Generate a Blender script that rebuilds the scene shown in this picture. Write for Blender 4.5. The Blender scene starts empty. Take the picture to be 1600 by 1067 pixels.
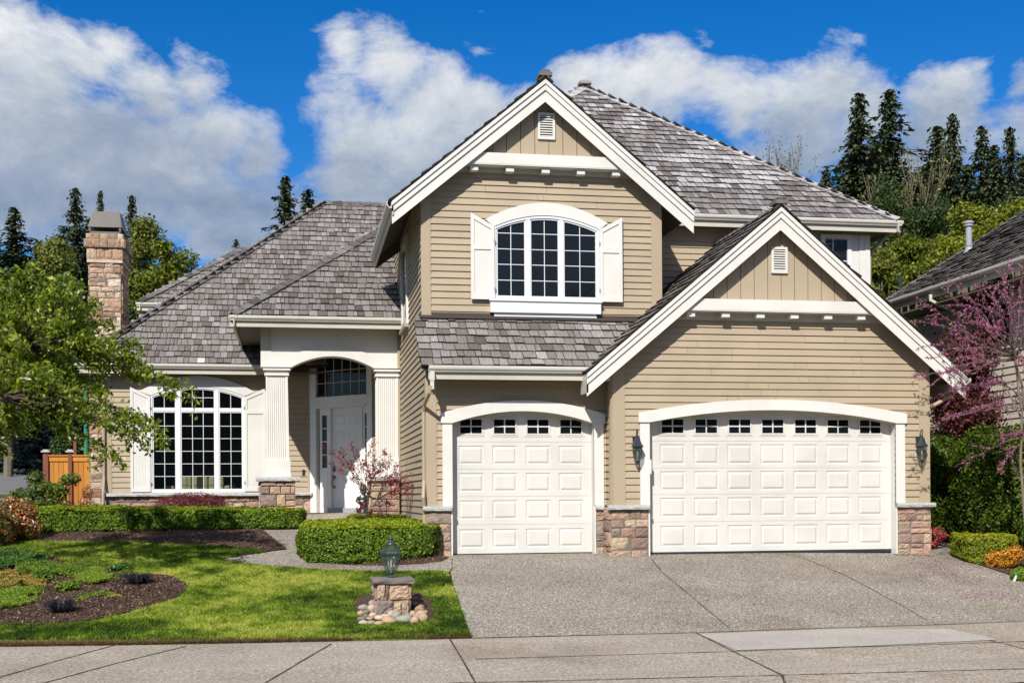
import bpy, bmesh, math, random
import numpy as np
from mathutils import Vector, Matrix
random.seed(7); RNG=np.random.default_rng(7)
SC=bpy.context.scene; COL=SC.collection; PI=math.pi
# ---------------------------------------------------------------- camera model (photo measurements -> metres)
TH=math.atan(334/1925); RO=.0064; F=1925; H=1.15
_s,_c=math.sin(TH),math.cos(TH); _cr,_sr=math.cos(RO),math.sin(RO)
FW=Vector((_s,_c,0)); RI=Vector((_c*_cr,-_s*_cr,-_sr)); UP=Vector((_c*_sr,-_s*_sr,_cr)); PV=-240.4
def ray(px,py): return RI*(px-800)+UP*(533.5-py-PV)+FW*F
def aY(px,py,Y):
    d=ray(px,py); t=Y/d[1]; return Vector((d[0]*t,Y,H+d[2]*t))
def XZ(px,py,Y): p=aY(px,py,Y); return (p[0],p[2])
def aX(px,py,X):
    d=ray(px,py); t=X/d[0]; return Vector((X,d[1]*t,H+d[2]*t))
def interp(x,xs,ys): return float(np.interp(x,xs,ys))
def edgeY(X):
    x=min(max(X,-14),16)-2.45; return 17.28-.0168*x+.00858*x*x
TL=([-60,-4.6,-.001,0,5.8,9.3,14.6,27.6,42.6,62.6,110,400],[-1.1,-.962,-.87,-.87,-.087,.40,.50,1.25,2.5,5.0,8,8])
TR=([-60,-4.6,-.001,0,5.6,14.6,27.6,42.6,62.6,110,400],[-1.1,-.962,-.87,-.87,0,.06,.9,2.5,5.0,8,8])
def hz(X,Y):
    t=Y-edgeY(X); a=interp(t,*TL); b=interp(t,*TR)
    f=min(max((X-1.0)/1.6,0),1); f=f*f*(3-2*f); return a*(1-f)+b*f
def G(px,py,dz=0):
    d=ray(px,py); lo=9.0; hi=90.0; Y=lo
    p=None
    while Y<hi:
        t=Y/d[1]; X=d[0]*t; z=H+d[2]*t
        if z<=hz(X,Y)+dz: break
        Y+=.25
    a,b=Y-.25,Y
    for i in range(20):
        m=(a+b)/2; t=m/d[1]
        if H+d[2]*t<=hz(d[0]*t,m)+dz: b=m
        else: a=m
    t=b/d[1]; return Vector((d[0]*t,b,hz(d[0]*t,b)+dz))
# ---------------------------------------------------------------- object helpers
WLOC={}
def tag(o,label=None,cat=None,group=None,kind=None):
    if label: o['label']=label
    if cat: o['category']=cat
    if group: o['group']=group
    if kind: o['kind']=kind
    return o
def thing(name,label,cat,loc=(0,0,0),rz=0,group=None):
    o=bpy.data.objects.new(name,None); o.empty_display_size=.2; COL.objects.link(o)
    o.location=loc; o.rotation_euler=(0,0,rz); WLOC[o.name]=Vector(loc) if rz==0 else Vector(loc)
    return tag(o,label,cat,group)
def link(name,me,mat,parent=None,world=True):
    o=bpy.data.objects.new(name,me); COL.objects.link(o)
    if mat is not None:
        for m in (mat if isinstance(mat,(list,tuple)) else [mat]): me.materials.append(m)
    if parent is not None:
        o.parent=parent
        if world:
            off=WLOC.get(parent.name,Vector((0,0,0)))
            if off.length>0: me.transform(Matrix.Translation(-off))
            WLOC[o.name]=off
    return o
class MB:
    def __init__(s): s.v=[]; s.f=[]; s.r=[]; s.m=[]
    def add(s,vs,fs,r=None,mi=0):
        b=len(s.v); s.v+= [tuple(v) for v in vs]; s.f+=[tuple(i+b for i in f) for f in fs]
        r=random.random() if r is None else r
        s.r+=[r]*len(fs); s.m+=[mi]*len(fs)
    def box(s,x0,x1,y0,y1,z0,z1,r=None,mi=0):
        if x1<x0:x0,x1=x1,x0
        if y1<y0:y0,y1=y1,y0
        if z1<z0:z0,z1=z1,z0
        v=[(x0,y0,z0),(x1,y0,z0),(x1,y1,z0),(x0,y1,z0),(x0,y0,z1),(x1,y0,z1),(x1,y1,z1),(x0,y1,z1)]
        s.add(v,[(0,3,2,1),(4,5,6,7),(0,1,5,4),(1,2,6,5),(2,3,7,6),(3,0,4,7)],r,mi)
    def obox(s,O,a,b,c,r=None,mi=0):
        O=Vector(O);a=Vector(a);b=Vector(b);c=Vector(c)
        v=[O,O+a,O+a+b,O+b,O+c,O+a+c,O+a+b+c,O+b+c]
        f=[(0,3,2,1),(4,5,6,7),(0,1,5,4),(1,2,6,5),(2,3,7,6),(3,0,4,7)]
        if a.cross(b).dot(c)<0: f=[t[::-1] for t in f]
        s.add(v,f,r,mi)
    def bev(s,x0,x1,y0,y1,z0,z1,b=.01,r=None):
        # box with chamfered edges towards -Y
        v=[(x0,y0+b,z0),(x1,y0+b,z0),(x1,y0+b,z1),(x0,y0+b,z1),(x0+b,y0,z0+b),(x1-b,y0,z0+b),(x1-b,y0,z1-b),(x0+b,y0,z1-b),(x0,y1,z0),(x1,y1,z0),(x1,y1,z1),(x0,y1,z1)]
        s.add(v,[(4,5,6,7),(0,1,5,4),(1,2,6,5),(2,3,7,6),(3,0,4,7),(8,9,1,0),(9,10,2,1),(10,11,3,2),(11,8,0,3),(11,10,9,8)],r)
    def xz(s,poly,y0,y1,r=None,mi=0):
        n=len(poly); v=[(p[0],y0,p[1]) for p in poly]+[(p[0],y1,p[1]) for p in poly]
        area=sum(poly[i][0]*poly[(i+1)%n][1]-poly[(i+1)%n][0]*poly[i][1] for i in range(n))
        f=[tuple(range(n)),tuple(range(2*n-1,n-1,-1))]+[(i,i+n,(i+1)%n+n,(i+1)%n) for i in range(n)]
        if area<0: f=[t[::-1] for t in f]
        s.add(v,f,r,mi)
    def tube(s,pts,rad,seg=8,r=None,cap=True,mi=0):
        pts=[Vector(p) for p in pts]; n=len(pts)
        if not isinstance(rad,(list,tuple)): rad=[rad]*n
        vs=[];fs=[]; prev=None
        for i,p in enumerate(pts):
            d=(pts[min(i+1,n-1)]-pts[max(i-1,0)])
            if d.length<1e-9: d=Vector((0,0,1))
            d.normalize()
            u=d.cross(Vector((0,0,1))) if prev is None else prev-d*prev.dot(d)
            if u.length<1e-4: u=d.cross(Vector((1,0,0)))
            u.normalize(); prev=u; w=d.cross(u)
            for k in range(seg):
                a=2*PI*k/seg; vs.append(p+(u*math.cos(a)+w*math.sin(a))*rad[i])
        for i in range(n-1):
            for k in range(seg):
                a=i*seg+k;b=i*seg+(k+1)%seg; fs.append((a,b,b+seg,a+seg))
        if cap: fs.append(tuple(range(seg-1,-1,-1))); fs.append(tuple(range((n-1)*seg,n*seg)))
        s.add(vs,fs,r,mi)
    def lathe(s,c,prof,seg=16,r=None,mi=0,sx=1,sy=1):
        vs=[];fs=[]; n=len(prof)
        for (ra,z) in prof:
            for k in range(seg):
                a=2*PI*(k+.5)/seg; vs.append((c[0]+ra*math.cos(a)*sx,c[1]+ra*math.sin(a)*sy,c[2]+z))
        for i in range(n-1):
            for k in range(seg):
                a=i*seg+k;b=i*seg+(k+1)%seg; fs.append((a,b,b+seg,a+seg))
        fs.append(tuple(range(seg-1,-1,-1))); fs.append(tuple(range((n-1)*seg,n*seg)))
        s.add(vs,fs,r,mi)
    def build(s,name,mat,parent=None,M=None,smooth=False,world=True):
        me=bpy.data.meshes.new(name); v=s.v
        if M is not None: v=[tuple(M@Vector(p)) for p in v]
        me.from_pydata(v,[],s.f)
        a=me.attributes.new('rnd','FLOAT','FACE'); a.data.foreach_set('value',s.r)
        if any(s.m): me.polygons.foreach_set('material_index',s.m)
        if smooth: me.polygons.foreach_set('use_smooth',[True]*len(me.polygons))
        me.update()
        return link(name,me,mat,parent,world)
def npmesh(name,V,Q,rnd,mat,parent=None,world=True,smooth=False):
    """V (n,3); Q (m,k) faces"""
    me=bpy.data.meshes.new(name); V=np.asarray(V,dtype=np.float32); Q=np.asarray(Q,dtype=np.int32); m,k=Q.shape
    me.vertices.add(len(V)); me.vertices.foreach_set('co',V.ravel())
    me.loops.add(m*k); me.loops.foreach_set('vertex_index',Q.ravel())
    me.polygons.add(m); me.polygons.foreach_set('loop_start',np.arange(0,m*k,k,dtype=np.int32))
    a=me.attributes.new('rnd','FLOAT','FACE'); a.data.foreach_set('value',np.asarray(rnd,dtype=np.float32))
    me.update(calc_edges=True); me.validate()
    return link(name,me,mat,parent,world)
def norm(a): return a/np.maximum(np.linalg.norm(a,axis=1,keepdims=True),1e-9)
def leaves(C,N,L,Wd,rng,bias=1.0,droop=0.0,L_jit=.35):
    """rhombus leaves: centres C, preferred normal N"""
    n=len(C); N=norm(N*bias+rng.normal(0,.55,(n,3)))
    T=norm(np.cross(N,rng.normal(0,1,(n,3)))); T[:,2]-=droop; T=norm(T); B=norm(np.cross(N,T))
    l=(L*(1+rng.uniform(-L_jit,L_jit,n)))[:,None]*.5; w=(Wd*(1+rng.uniform(-L_jit,L_jit,n)))[:,None]*.5
    V=np.stack([C-T*l,C+B*w-T*l*.15,C+T*l,C-B*w-T*l*.15],1).reshape(-1,3)
    Q=np.arange(4*n).reshape(n,4); return V,Q
def dup(root,loc=None,rz=None,sc=None,label=None,group=None):
    r=root.copy(); COL.objects.link(r)
    if loc is not None: r.location=loc
    if rz is not None: r.rotation_euler[2]=rz
    if sc is not None: r.scale=sc if isinstance(sc,(tuple,list)) else (sc,sc,sc)
    if label: r['label']=label
    if group: r['group']=group
    for ch in list(root.children):
        c=ch.copy(); COL.objects.link(c); c.parent=r
        for g in list(ch.children):
            d=g.copy(); COL.objects.link(d); d.parent=c
    return r
# ---------------------------------------------------------------- materials
class N:
    def __init__(s,m): m.use_nodes=True; s.t=m.node_tree; s.t.nodes.clear()
    def n(s,typ,**k):
        x=s.t.nodes.new(typ)
        for a,b in k.items(): setattr(x,a,b)
        return x
    def l(s,a,b): s.t.links.new(a,b)
def val(nt,sock,v):
    if hasattr(v,'is_output') or isinstance(v,bpy.types.NodeSocket): nt.l(v,sock)
    else: sock.default_value=v
def math_(nt,op,a,b=None,c=None,clamp=False):
    m=nt.n('ShaderNodeMath',operation=op,use_clamp=clamp); val(nt,m.inputs[0],a)
    if b is not None: val(nt,m.inputs[1],b)
    if c is not None: val(nt,m.inputs[2],c)
    return m.outputs[0]
def ramp(nt,fac,stops,interp_='LINEAR'):
    r=nt.n('ShaderNodeValToRGB'); cr=r.color_ramp; cr.interpolation=interp_
    while len(cr.elements)>1: cr.elements.remove(cr.elements[-1])
    for i,(p,c) in enumerate(stops):
        e=cr.elements[0] if i==0 else cr.elements.new(p)
        e.position=p; e.color=(*c,1) if len(c)==3 else c
    nt.l(fac,r.inputs[0]); return r.outputs[0]
def noise(nt,scale,detail=4,rough=.55,vec=None,dist=0):
    x=nt.n('ShaderNodeTexNoise'); x.inputs['Scale'].default_value=scale; x.inputs['Detail'].default_value=detail
    x.inputs['Roughness'].default_value=rough; x.inputs['Distortion'].default_value=dist
    if vec is not None: nt.l(vec,x.inputs['Vector'])
    return x.outputs['Fac']
def mixc(nt,fac,a,b,mode='MIX'):
    m=nt.n('ShaderNodeMix',data_type='RGBA',blend_type=mode); val(nt,m.inputs[0],fac)
    for s_,v in ((m.inputs[6],a),(m.inputs[7],b)):
        if isinstance(v,bpy.types.NodeSocket): nt.l(v,s_)
        else: s_.default_value=(*v,1) if len(v)==3 else v
    return m.outputs[2]
def pos(nt,sc=(1,1,1)):
    g=nt.n('ShaderNodeNewGeometry'); m=nt.n('ShaderNodeMapping'); m.inputs['Scale'].default_value=sc
    nt.l(g.outputs['Position'],m.inputs['Vector']); return m.outputs[0]
def attr(nt):
    a=nt.n('ShaderNodeAttribute'); a.attribute_name='rnd'; return a.outputs['Fac']
def finish(nt,col,rough=.8,spec=.3,bump=None,bs=.3,bd=.01,metal=0,extra=None):
    p=nt.n('ShaderNodeBsdfPrincipled'); val(nt,p.inputs['Base Color'],col if isinstance(col,bpy.types.NodeSocket) else (*col,1))
    val(nt,p.inputs['Roughness'],rough); p.inputs['Specular IOR Level'].default_value=spec; p.inputs['Metallic'].default_value=metal
    if bump is not None:
        b=nt.n('ShaderNodeBump'); b.inputs['Strength'].default_value=bs; b.inputs['Distance'].default_value=bd
        nt.l(bump,b.inputs['Height']); nt.l(b.outputs[0],p.inputs['Normal'])
    o=nt.n('ShaderNodeOutputMaterial'); nt.l(p.outputs[0],o.inputs[0]); return p
def mk(name): m=bpy.data.materials.new(name); return m,N(m)
def paint(name,c,var=.06,rough=.55,grime=.12,spec=.3,scale=1.2,rndv=.0,wood=True):
    m,nt=mk(name); P=pos(nt); big=noise(nt,scale,5,.6,P); fine=noise(nt,30,3,.6,pos(nt,(1,1,.25)))
    d=tuple(x*(1-grime) for x in c); l=tuple(min(1,x*(1+var)) for x in c)
    col=ramp(nt,big,[(.3,d),(.55,c),(.8,l)])
    if rndv:
        a=attr(nt); col=mixc(nt,1.0,col,ramp(nt,a,[(0,(1-rndv,)*3),(1,(1,)*3)]),'MULTIPLY')
    finish(nt,col,rough,spec,fine,.12,.004); return m
def attrmat(name,stops,rough=.8,grain=(25,25,4),gscale=1.0,gamt=.25,bs=.5,bd=.01,big=.0,spec=.25):
    m,nt=mk(name); a=attr(nt); col=ramp(nt,a,stops)
    g=noise(nt,gscale,5,.65,pos(nt,grain)); col=mixc(nt,1.0,col,ramp(nt,g,[(.25,(1-gamt,)*3),(.75,(1+gamt,)*3)]),'MULTIPLY')
    if big:
        b=noise(nt,.7,4,.6,pos(nt)); col=mixc(nt,1.0,col,ramp(nt,b,[(.3,(1-big,)*3),(.7,(1+big*.5,)*3)]),'MULTIPLY')
    finish(nt,col,rough,spec,g,bs,bd); return m
def leafmat(name,stops,trans=.35,rough=.5,spec=.25):
    m,nt=mk(name); a=attr(nt); col=ramp(nt,a,stops)
    p=nt.n('ShaderNodeBsdfPrincipled'); nt.l(col,p.inputs['Base Color']); p.inputs['Roughness'].default_value=rough; p.inputs['Specular IOR Level'].default_value=spec
    t=nt.n('ShaderNodeBsdfTranslucent'); tc=mixc(nt,1.0,col,(1.25,1.35,.6),'MULTIPLY'); nt.l(tc,t.inputs[0])
    x=nt.n('ShaderNodeMixShader'); x.inputs[0].default_value=trans; nt.l(p.outputs[0],x.inputs[1]); nt.l(t.outputs[0],x.inputs[2])
    o=nt.n('ShaderNodeOutputMaterial'); nt.l(x.outputs[0],o.inputs[0]); return m
TAN=(.356,.285,.198)
M={}
M['siding']=paint('siding_paint',TAN,.05,.6,.10,rndv=.06)
M['tan']=paint('tan_trim_paint',(.348,.279,.194),.04,.55,.06)
M['white']=paint('white_trim_paint',(.59,.575,.54),.05,.5,.09)
M['vinyl']=paint('white_vinyl',(.62,.63,.645),.02,.35,.02)
M['door']=paint('garage_door_paint',(.56,.545,.512),.05,.40,.11)
M['cream']=paint('cream_gutter_paint',(.46,.43,.36),.04,.4,.14)
M['gutter']=paint('gutter_metal',(.52,.50,.45),.04,.35,.12,.5)
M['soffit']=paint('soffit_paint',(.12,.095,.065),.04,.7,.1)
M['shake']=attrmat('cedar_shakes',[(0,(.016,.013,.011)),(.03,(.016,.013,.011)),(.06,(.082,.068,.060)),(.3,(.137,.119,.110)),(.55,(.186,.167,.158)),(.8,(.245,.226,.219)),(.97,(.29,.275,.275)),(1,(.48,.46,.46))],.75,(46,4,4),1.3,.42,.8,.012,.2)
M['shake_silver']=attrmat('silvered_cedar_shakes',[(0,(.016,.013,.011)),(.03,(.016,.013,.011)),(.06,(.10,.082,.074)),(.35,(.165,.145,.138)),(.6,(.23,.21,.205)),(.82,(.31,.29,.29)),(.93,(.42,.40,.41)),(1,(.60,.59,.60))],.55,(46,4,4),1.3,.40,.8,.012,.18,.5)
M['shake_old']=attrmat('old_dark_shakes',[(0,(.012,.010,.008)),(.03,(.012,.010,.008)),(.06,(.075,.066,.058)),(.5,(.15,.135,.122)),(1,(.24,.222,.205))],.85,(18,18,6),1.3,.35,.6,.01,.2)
M['under']=paint('roof_underlay',(.035,.028,.024),.1,.9,.1)
M['ridge_silver']=attrmat('silvered_ridge_shakes',[(0,(.22,.205,.20)),(.6,(.34,.325,.325)),(1,(.46,.45,.45))],.7,(8,8,8),1.3,.25,.6,.01,.1)
M['ridge']=attrmat('ridge_cap_shakes',[(0,(.05,.045,.042)),(.6,(.115,.106,.103)),(1,(.20,.19,.188))],.8,(8,8,8),1.3,.3,.6,.01,.1)
M['stone']=attrmat('ledge_stone',[(0,(.17,.115,.095)),(.18,(.30,.195,.15)),(.36,(.38,.265,.175)),(.5,(.22,.165,.145)),(.62,(.40,.30,.21)),(.78,(.33,.20,.16)),(.9,(.17,.14,.13)),(1,(.42,.31,.20))],.85,(9,9,9),1.0,.34,.9,.02)
M['chstone']=attrmat('chimney_stone',[(0,(.20,.12,.075)),(.2,(.34,.22,.14)),(.4,(.44,.33,.23)),(.55,(.22,.16,.125)),(.7,(.46,.35,.25)),(.85,(.36,.22,.145)),(1,(.50,.42,.33))],.85,(9,9,9),1.0,.36,.9,.02)
M['slate']=attrmat('slate_slab',[(0,(.13,.11,.10)),(1,(.24,.20,.18))],.9,(9,9,30),1,.35,.9,.02)
M['mortar']=paint('mortar',(.15,.13,.11),.1,.95,.25)
M['cap']=attrmat('cast_stone_cap',[(0,(.36,.36,.35)),(1,(.44,.44,.43))],.9,(40,40,40),1,.35,.9,.02)
M['black']=paint('black_iron',(.022,.026,.032),.2,.35,.1,.5)
M['verdi']=paint('dark_green_bronze',(.028,.045,.05),.2,.35,.2,.5)
M['bronze']=paint('bronze_hardware',(.10,.075,.05),.2,.35,.2,.6)
M['galv']=paint('galvanised_steel',(.30,.31,.32),.1,.35,.15,.6)
M['capmetal']=paint('chimney_cap_metal',(.115,.10,.088),.08,.45,.12,.5)
M['dark']=paint('dark_interior',(.012,.011,.010),.1,.9,.1)
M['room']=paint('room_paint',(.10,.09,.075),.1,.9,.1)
M['flash']=paint('roof_flashing',(.06,.045,.04),.1,.5,.2)
def glassmat(name,alpha,tint=(.006,.008,.010),rough=.04):
    m,nt=mk(name); p=nt.n('ShaderNodeBsdfPrincipled'); p.inputs['Base Color'].default_value=(*tint,1); p.inputs['Roughness'].default_value=rough
    p.inputs['Specular IOR Level'].default_value=.35
    b=nt.n('ShaderNodeBump'); b.inputs['Strength'].default_value=.12; b.inputs['Distance'].default_value=.02; nt.l(noise(nt,1.6,2,.5,pos(nt)),b.inputs['Height']); nt.l(b.outputs[0],p.inputs['Normal'])
    o=nt.n('ShaderNodeOutputMaterial')
    if alpha<1:
        t=nt.n('ShaderNodeBsdfTransparent'); t.inputs[0].default_value=(.85,.9,.88,1); x=nt.n('ShaderNodeMixShader'); x.inputs[0].default_value=alpha
        nt.l(t.outputs[0],x.inputs[1]); nt.l(p.outputs[0],x.inputs[2]); nt.l(x.outputs[0],o.inputs[0])
    else: nt.l(p.outputs[0],o.inputs[0])
    return m
M['glass']=glassmat('dark_window_glass',1.0); M['clear']=glassmat('clear_window_glass',.22); M['lampglass']=glassmat('seeded_lamp_glass',.30,(.09,.12,.095),.10)
def barkmat(name,c):
    m,nt=mk(name); n1=noise(nt,3,6,.7,pos(nt,(6,6,1.2))); col=ramp(nt,n1,[(.3,tuple(x*.5 for x in c)),(.7,tuple(min(1,x*1.3) for x in c))]); finish(nt,col,.9,.2,n1,.8,.02); return m
M['bark']=barkmat('grey_bark',(.16,.13,.10)); M['darkbark']=barkmat('dark_bark',(.07,.05,.04)); M['palebark']=barkmat('pale_bark',(.34,.29,.25))
M['hedge']=leafmat('boxwood_leaves',[(0,(.018,.042,.006)),(.35,(.07,.13,.010)),(.65,(.15,.23,.014)),(1,(.34,.37,.02))],.3)
M['hedge_y']=leafmat('yellow_green_boxwood_leaves',[(0,(.04,.07,.008)),(.5,(.19,.24,.015)),(1,(.42,.38,.025))],.3)
M['katsura']=leafmat('fresh_green_leaves',[(0,(.05,.085,.010)),(.5,(.16,.21,.016)),(.85,(.28,.32,.022)),(1,(.44,.44,.05))],.48,.38,.5)
M['conifer']=leafmat('dark_fir_needles',[(0,(.018,.026,.012)),(.6,(.050,.066,.026)),(1,(.11,.125,.05))],.1,.7)
M['conifer_b']=leafmat('olive_fir_needles',[(0,(.02,.032,.014)),(.6,(.05,.065,.028)),(1,(.09,.095,.045))],.1,.7)
M['spruce']=leafmat('blue_spruce_needles',[(0,(.03,.05,.05)),(.6,(.09,.13,.135)),(1,(.18,.24,.25))],.1,.7)
M['olive']=leafmat('olive_spring_leaves',[(0,(.05,.065,.012)),(.5,(.12,.14,.022)),(1,(.22,.23,.035))],.3)
M['lime']=leafmat('lime_maple_leaves',[(0,(.04,.06,.008)),(.5,(.15,.175,.012)),(1,(.32,.31,.025))],.3)
M['deep']=leafmat('deep_green_leaves',[(0,(.018,.035,.01)),(.6,(.04,.065,.016)),(1,(.08,.11,.025))],.25)
M['arbor']=leafmat('arborvitae_sprays',[(0,(.02,.042,.006)),(.5,(.075,.125,.012)),(1,(.20,.28,.018))],.3)
M['burg']=leafmat('burgundy_leaves',[(0,(.035,.010,.012)),(.6,(.11,.032,.032)),(1,(.26,.10,.08))],.35)
M['redm']=leafmat('red_maple_leaves',[(0,(.12,.02,.025)),(.6,(.26,.045,.055)),(1,(.40,.10,.10))],.4)
M['pink']=leafmat('pink_blossom',[(0,(.20,.045,.13)),(.6,(.40,.12,.28)),(1,(.56,.26,.44))],.35)
M['petal']=leafmat('faded_petals',[(0,(.34,.14,.28)),(.6,(.48,.24,.42)),(1,(.60,.38,.55))],.2)
M['entry']=paint('shade_lifted_white',(.76,.745,.70),.02,.4,.03)  # trim white raised in value so the shaded porch reads brighter
M['azalea']=leafmat('crimson_blossom',[(0,(.35,.02,.04)),(.6,(.65,.05,.10)),(1,(.80,.12,.22))],.35)
M['orange']=leafmat('orange_leaves',[(0,(.20,.11,.02)),(.5,(.55,.24,.03)),(1,(.75,.38,.05))],.35)
M['pieris']=leafmat('red_and_cream_leaves',[(0,(.04,.07,.015)),(.4,(.11,.14,.03)),(.55,(.50,.16,.08)),(.75,(.60,.14,.07)),(.85,(.65,.50,.36)),(1,(.72,.62,.48))],.35)
M['grass']=leafmat('lawn_blades',[(0,(.022,.050,.005)),(.3,(.075,.135,.010)),(.6,(.175,.265,.018)),(.85,(.31,.38,.04)),(1,(.46,.46,.10))],.35,.6)
M['thatch']=leafmat('dry_thatch',[(0,(.10,.06,.035)),(.5,(.20,.13,.06)),(.8,(.16,.18,.03)),(1,(.26,.22,.08))],.2,.8)
M['mondo']=leafmat('black_mondo_blades',[(0,(.006,.008,.010)),(1,(.03,.03,.035))],.1,.4)
M['cover']=leafmat('green_groundcover',[(0,(.05,.10,.012)),(.6,(.14,.22,.02)),(1,(.28,.36,.04))],.35)
M['coverdark']=leafmat('dark_green_perennial',[(0,(.02,.06,.012)),(.6,(.06,.14,.025)),(1,(.16,.26,.05))],.3)
M['bronzeleaf']=leafmat('bronze_perennial',[(0,(.10,.06,.02)),(.5,(.24,.20,.04)),(1,(.45,.30,.08))],.35)
def ground_mat(name,stops,sc=(60,60,60),big=.2,bigs=.6,rough=.95,bs=.8,bd=.01,detail=5,tex='noise',stain=None):
    m,nt=mk(name); g=noise(nt,1,detail,.75,pos(nt,sc)); col=ramp(nt,g,stops)
    b=noise(nt,bigs,5,.65,pos(nt)); col=mixc(nt,1.0,col,ramp(nt,b,[(.3,(1-big,)*3),(.7,(1+big*.6,)*3)]),'MULTIPLY')
    if stain:
        s2=noise(nt,.35,6,.7,pos(nt),dist=.5); col=mixc(nt,ramp(nt,s2,[(.50,(0,0,0)),(.68,(.85,.85,.85))]),col,mixc(nt,1.0,col,stain,'MULTIPLY'))
    finish(nt,col,rough,.2,g,bs,bd); return m
M['agg']=ground_mat('exposed_aggregate',[(.34,(.04,.034,.028)),(.43,(.145,.126,.102)),(.52,(.245,.217,.18)),(.60,(.36,.325,.28)),(.69,(.64,.60,.54))],(34,34,34),.22,.45,.9,.6,.008,3,stain=(.70,.64,.58))
M['walk']=ground_mat('sidewalk_concrete',[(.35,(.11,.092,.07)),(.45,(.25,.216,.172)),(.55,(.33,.29,.238)),(.67,(.54,.49,.42))],(30,30,30),.17,.6,.9,.4,.005,4,stain=(.80,.76,.70))
M['slab']=ground_mat('smooth_concrete',[(.35,(.27,.245,.22)),(.65,(.43,.40,.36))],(30,30,30),.16,.7,.85,.3,.004)
M['joint']=paint('joint_dirt',(.06,.045,.035),.2,.95,.3)
M['mulch']=ground_mat('bark_mulch',[(.30,(.022,.012,.008)),(.5,(.075,.045,.032)),(.65,(.13,.085,.06)),(.76,(.22,.15,.105))],(26,26,26),.25,.8,.95,1,.03)
M['soil']=ground_mat('lawn_soil',[(.3,(.05,.07,.015)),(.55,(.10,.15,.02)),(.75,(.17,.22,.035))],(20,20,20),.25,.7)
M['dirt']=ground_mat('brown_soil_edge',[(.3,(.06,.035,.02)),(.6,(.14,.09,.05)),(.8,(.22,.16,.09))],(30,30,30),.2)
M['field']=ground_mat('rough_ground_cover',[(.3,(.03,.05,.015)),(.6,(.07,.10,.03)),(.8,(.12,.13,.05))],(5,5,5),.3,.1)
M['asphalt']=ground_mat('asphalt',[(.3,(.10,.10,.10)),(.7,(.17,.17,.17))],(20,20,20),.1)
M['cedar']=attrmat('cedar_fence_board',[(0,(.34,.125,.018)),(1,(.48,.205,.032))],.6,(30,30,2.5),1,.2,.4,.005)
M['redpost']=attrmat('red_brown_post',[(0,(.14,.05,.03)),(1,(.18,.065,.04))],.7,(20,20,3),1,.2,.4,.005)
M['rock']=attrmat('river_stone',[(0,(.22,.17,.12)),(.2,(.36,.25,.16)),(.4,(.21,.22,.17)),(.6,(.42,.34,.25)),(.8,(.15,.15,.13)),(1,(.33,.20,.12))],.7,(7,7,7),1,.22,.5,.01)
M['greenpole']=paint('green_pole_paint',(.02,.20,.13),.1,.4,.1,.5)
M['sofa']=paint('cream_leather',(.70,.60,.36),.05,.5,.1)
M['blind']=paint('window_blind',(.10,.12,.08),.1,.7,.1)
M['nbwall']=paint('grey_tan_siding',(.52,.46,.385),.05,.6,.1,rndv=.08)
M['nbdark']=paint('grey_trim',(.40,.40,.42),.05,.6,.1)
M['leafy']=leafmat('mid_green_leaves',[(0,(.03,.06,.010)),(.6,(.08,.13,.016)),(1,(.18,.24,.03))],.35)
M['covermix']=leafmat('mixed_groundcover',[(0,(.03,.06,.010)),(.45,(.09,.14,.014)),(.8,(.20,.24,.02)),(1,(.40,.30,.06))],.3)
# ================================================================= HOUSE
house=thing('house','large two storey tan house with cedar shake roofs and three garage bays under white gables','house',(6,24,0))
WU,WG2,WG1,WL,PF,MW=24.1,22.85,23.35,32.7,29.2,26.0
SX=2.42
ZU=Vector((0,0,1))
def subint(iv,holes,v):
    out=list(iv)
    for h in holes:
        r=h(v)
        if not r: continue
        a,b=r; nx=[]
        for (p,q) in out:
            if b<=p or a>=q: nx.append((p,q)); continue
            if a>p: nx.append((p,a))
            if b<q: nx.append((b,q))
        out=nx
    return [(p,q) for p,q in out if q-p>.02]
def rect_hole(a,b,v0,v1): return lambda v: (a,b) if v0<v<v1 else None
def arch_hole(cx,hw,v0,zs,zc):
    def f(v):
        if v<v0 or v>zc: return None
        if v<=zs: return (cx-hw,cx+hw)
        w=hw*math.sqrt(max(0,(zc-v)/(zc-zs))); return (cx-w,cx+w)
    return f
def lap(mb,O,u,n,v0,v1,fn,holes=(),pitch=.132,proud=.028):
    O=Vector(O);u=Vector(u);n=Vector(n); k=0; v=v0
    while v<v1-.01:
        vb=min(v+pitch,v1); A=subint(fn(v+.002),holes,v+.002); B=subint(fn(vb-.002),holes,vb-.002)
        if len(A)!=len(B): A=B=subint(fn((v+vb)/2),holes,(v+vb)/2)
        for (a,b),(c,d) in zip(A,B):
            # split long boards at random butt joints
            P=lambda x,z,o:O+u*x+ZU*z+n*o
            cuts=[0,1]
            if b-a>2.2: cuts=[0]+sorted(random.uniform(.2,.8) for _ in range(int((b-a)/3.2)+1))+[1]
            for f0,f1 in zip(cuts,cuts[1:]):
              e0=.0025 if f0>0 else 0; e1=.0025 if f1<1 else 0; LL=b-a
              a_,b_=a+LL*f0+e0,a+LL*f1-e1; c_,d_=(c if f0==0 else a_),(d if f1==1 else b_)
              g=random.uniform(-.002,.002); ga=g+random.uniform(-.002,.002)
              vs=[P(a_,v,proud+g),P(b_,v,proud+ga),P(d_,vb,.004),P(c_,vb,.004),P(a_,v,-.01),P(b_,v,-.01),P(d_,vb,-.01),P(c_,vb,-.01)]
              f=[(0,1,2,3),(4,5,1,0),(0,3,7,4),(1,5,6,2)]
              if u.cross(ZU).dot(n)<0: f=[t[::-1] for t in f]
              mb.add(vs,f)
        v+=pitch
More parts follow.
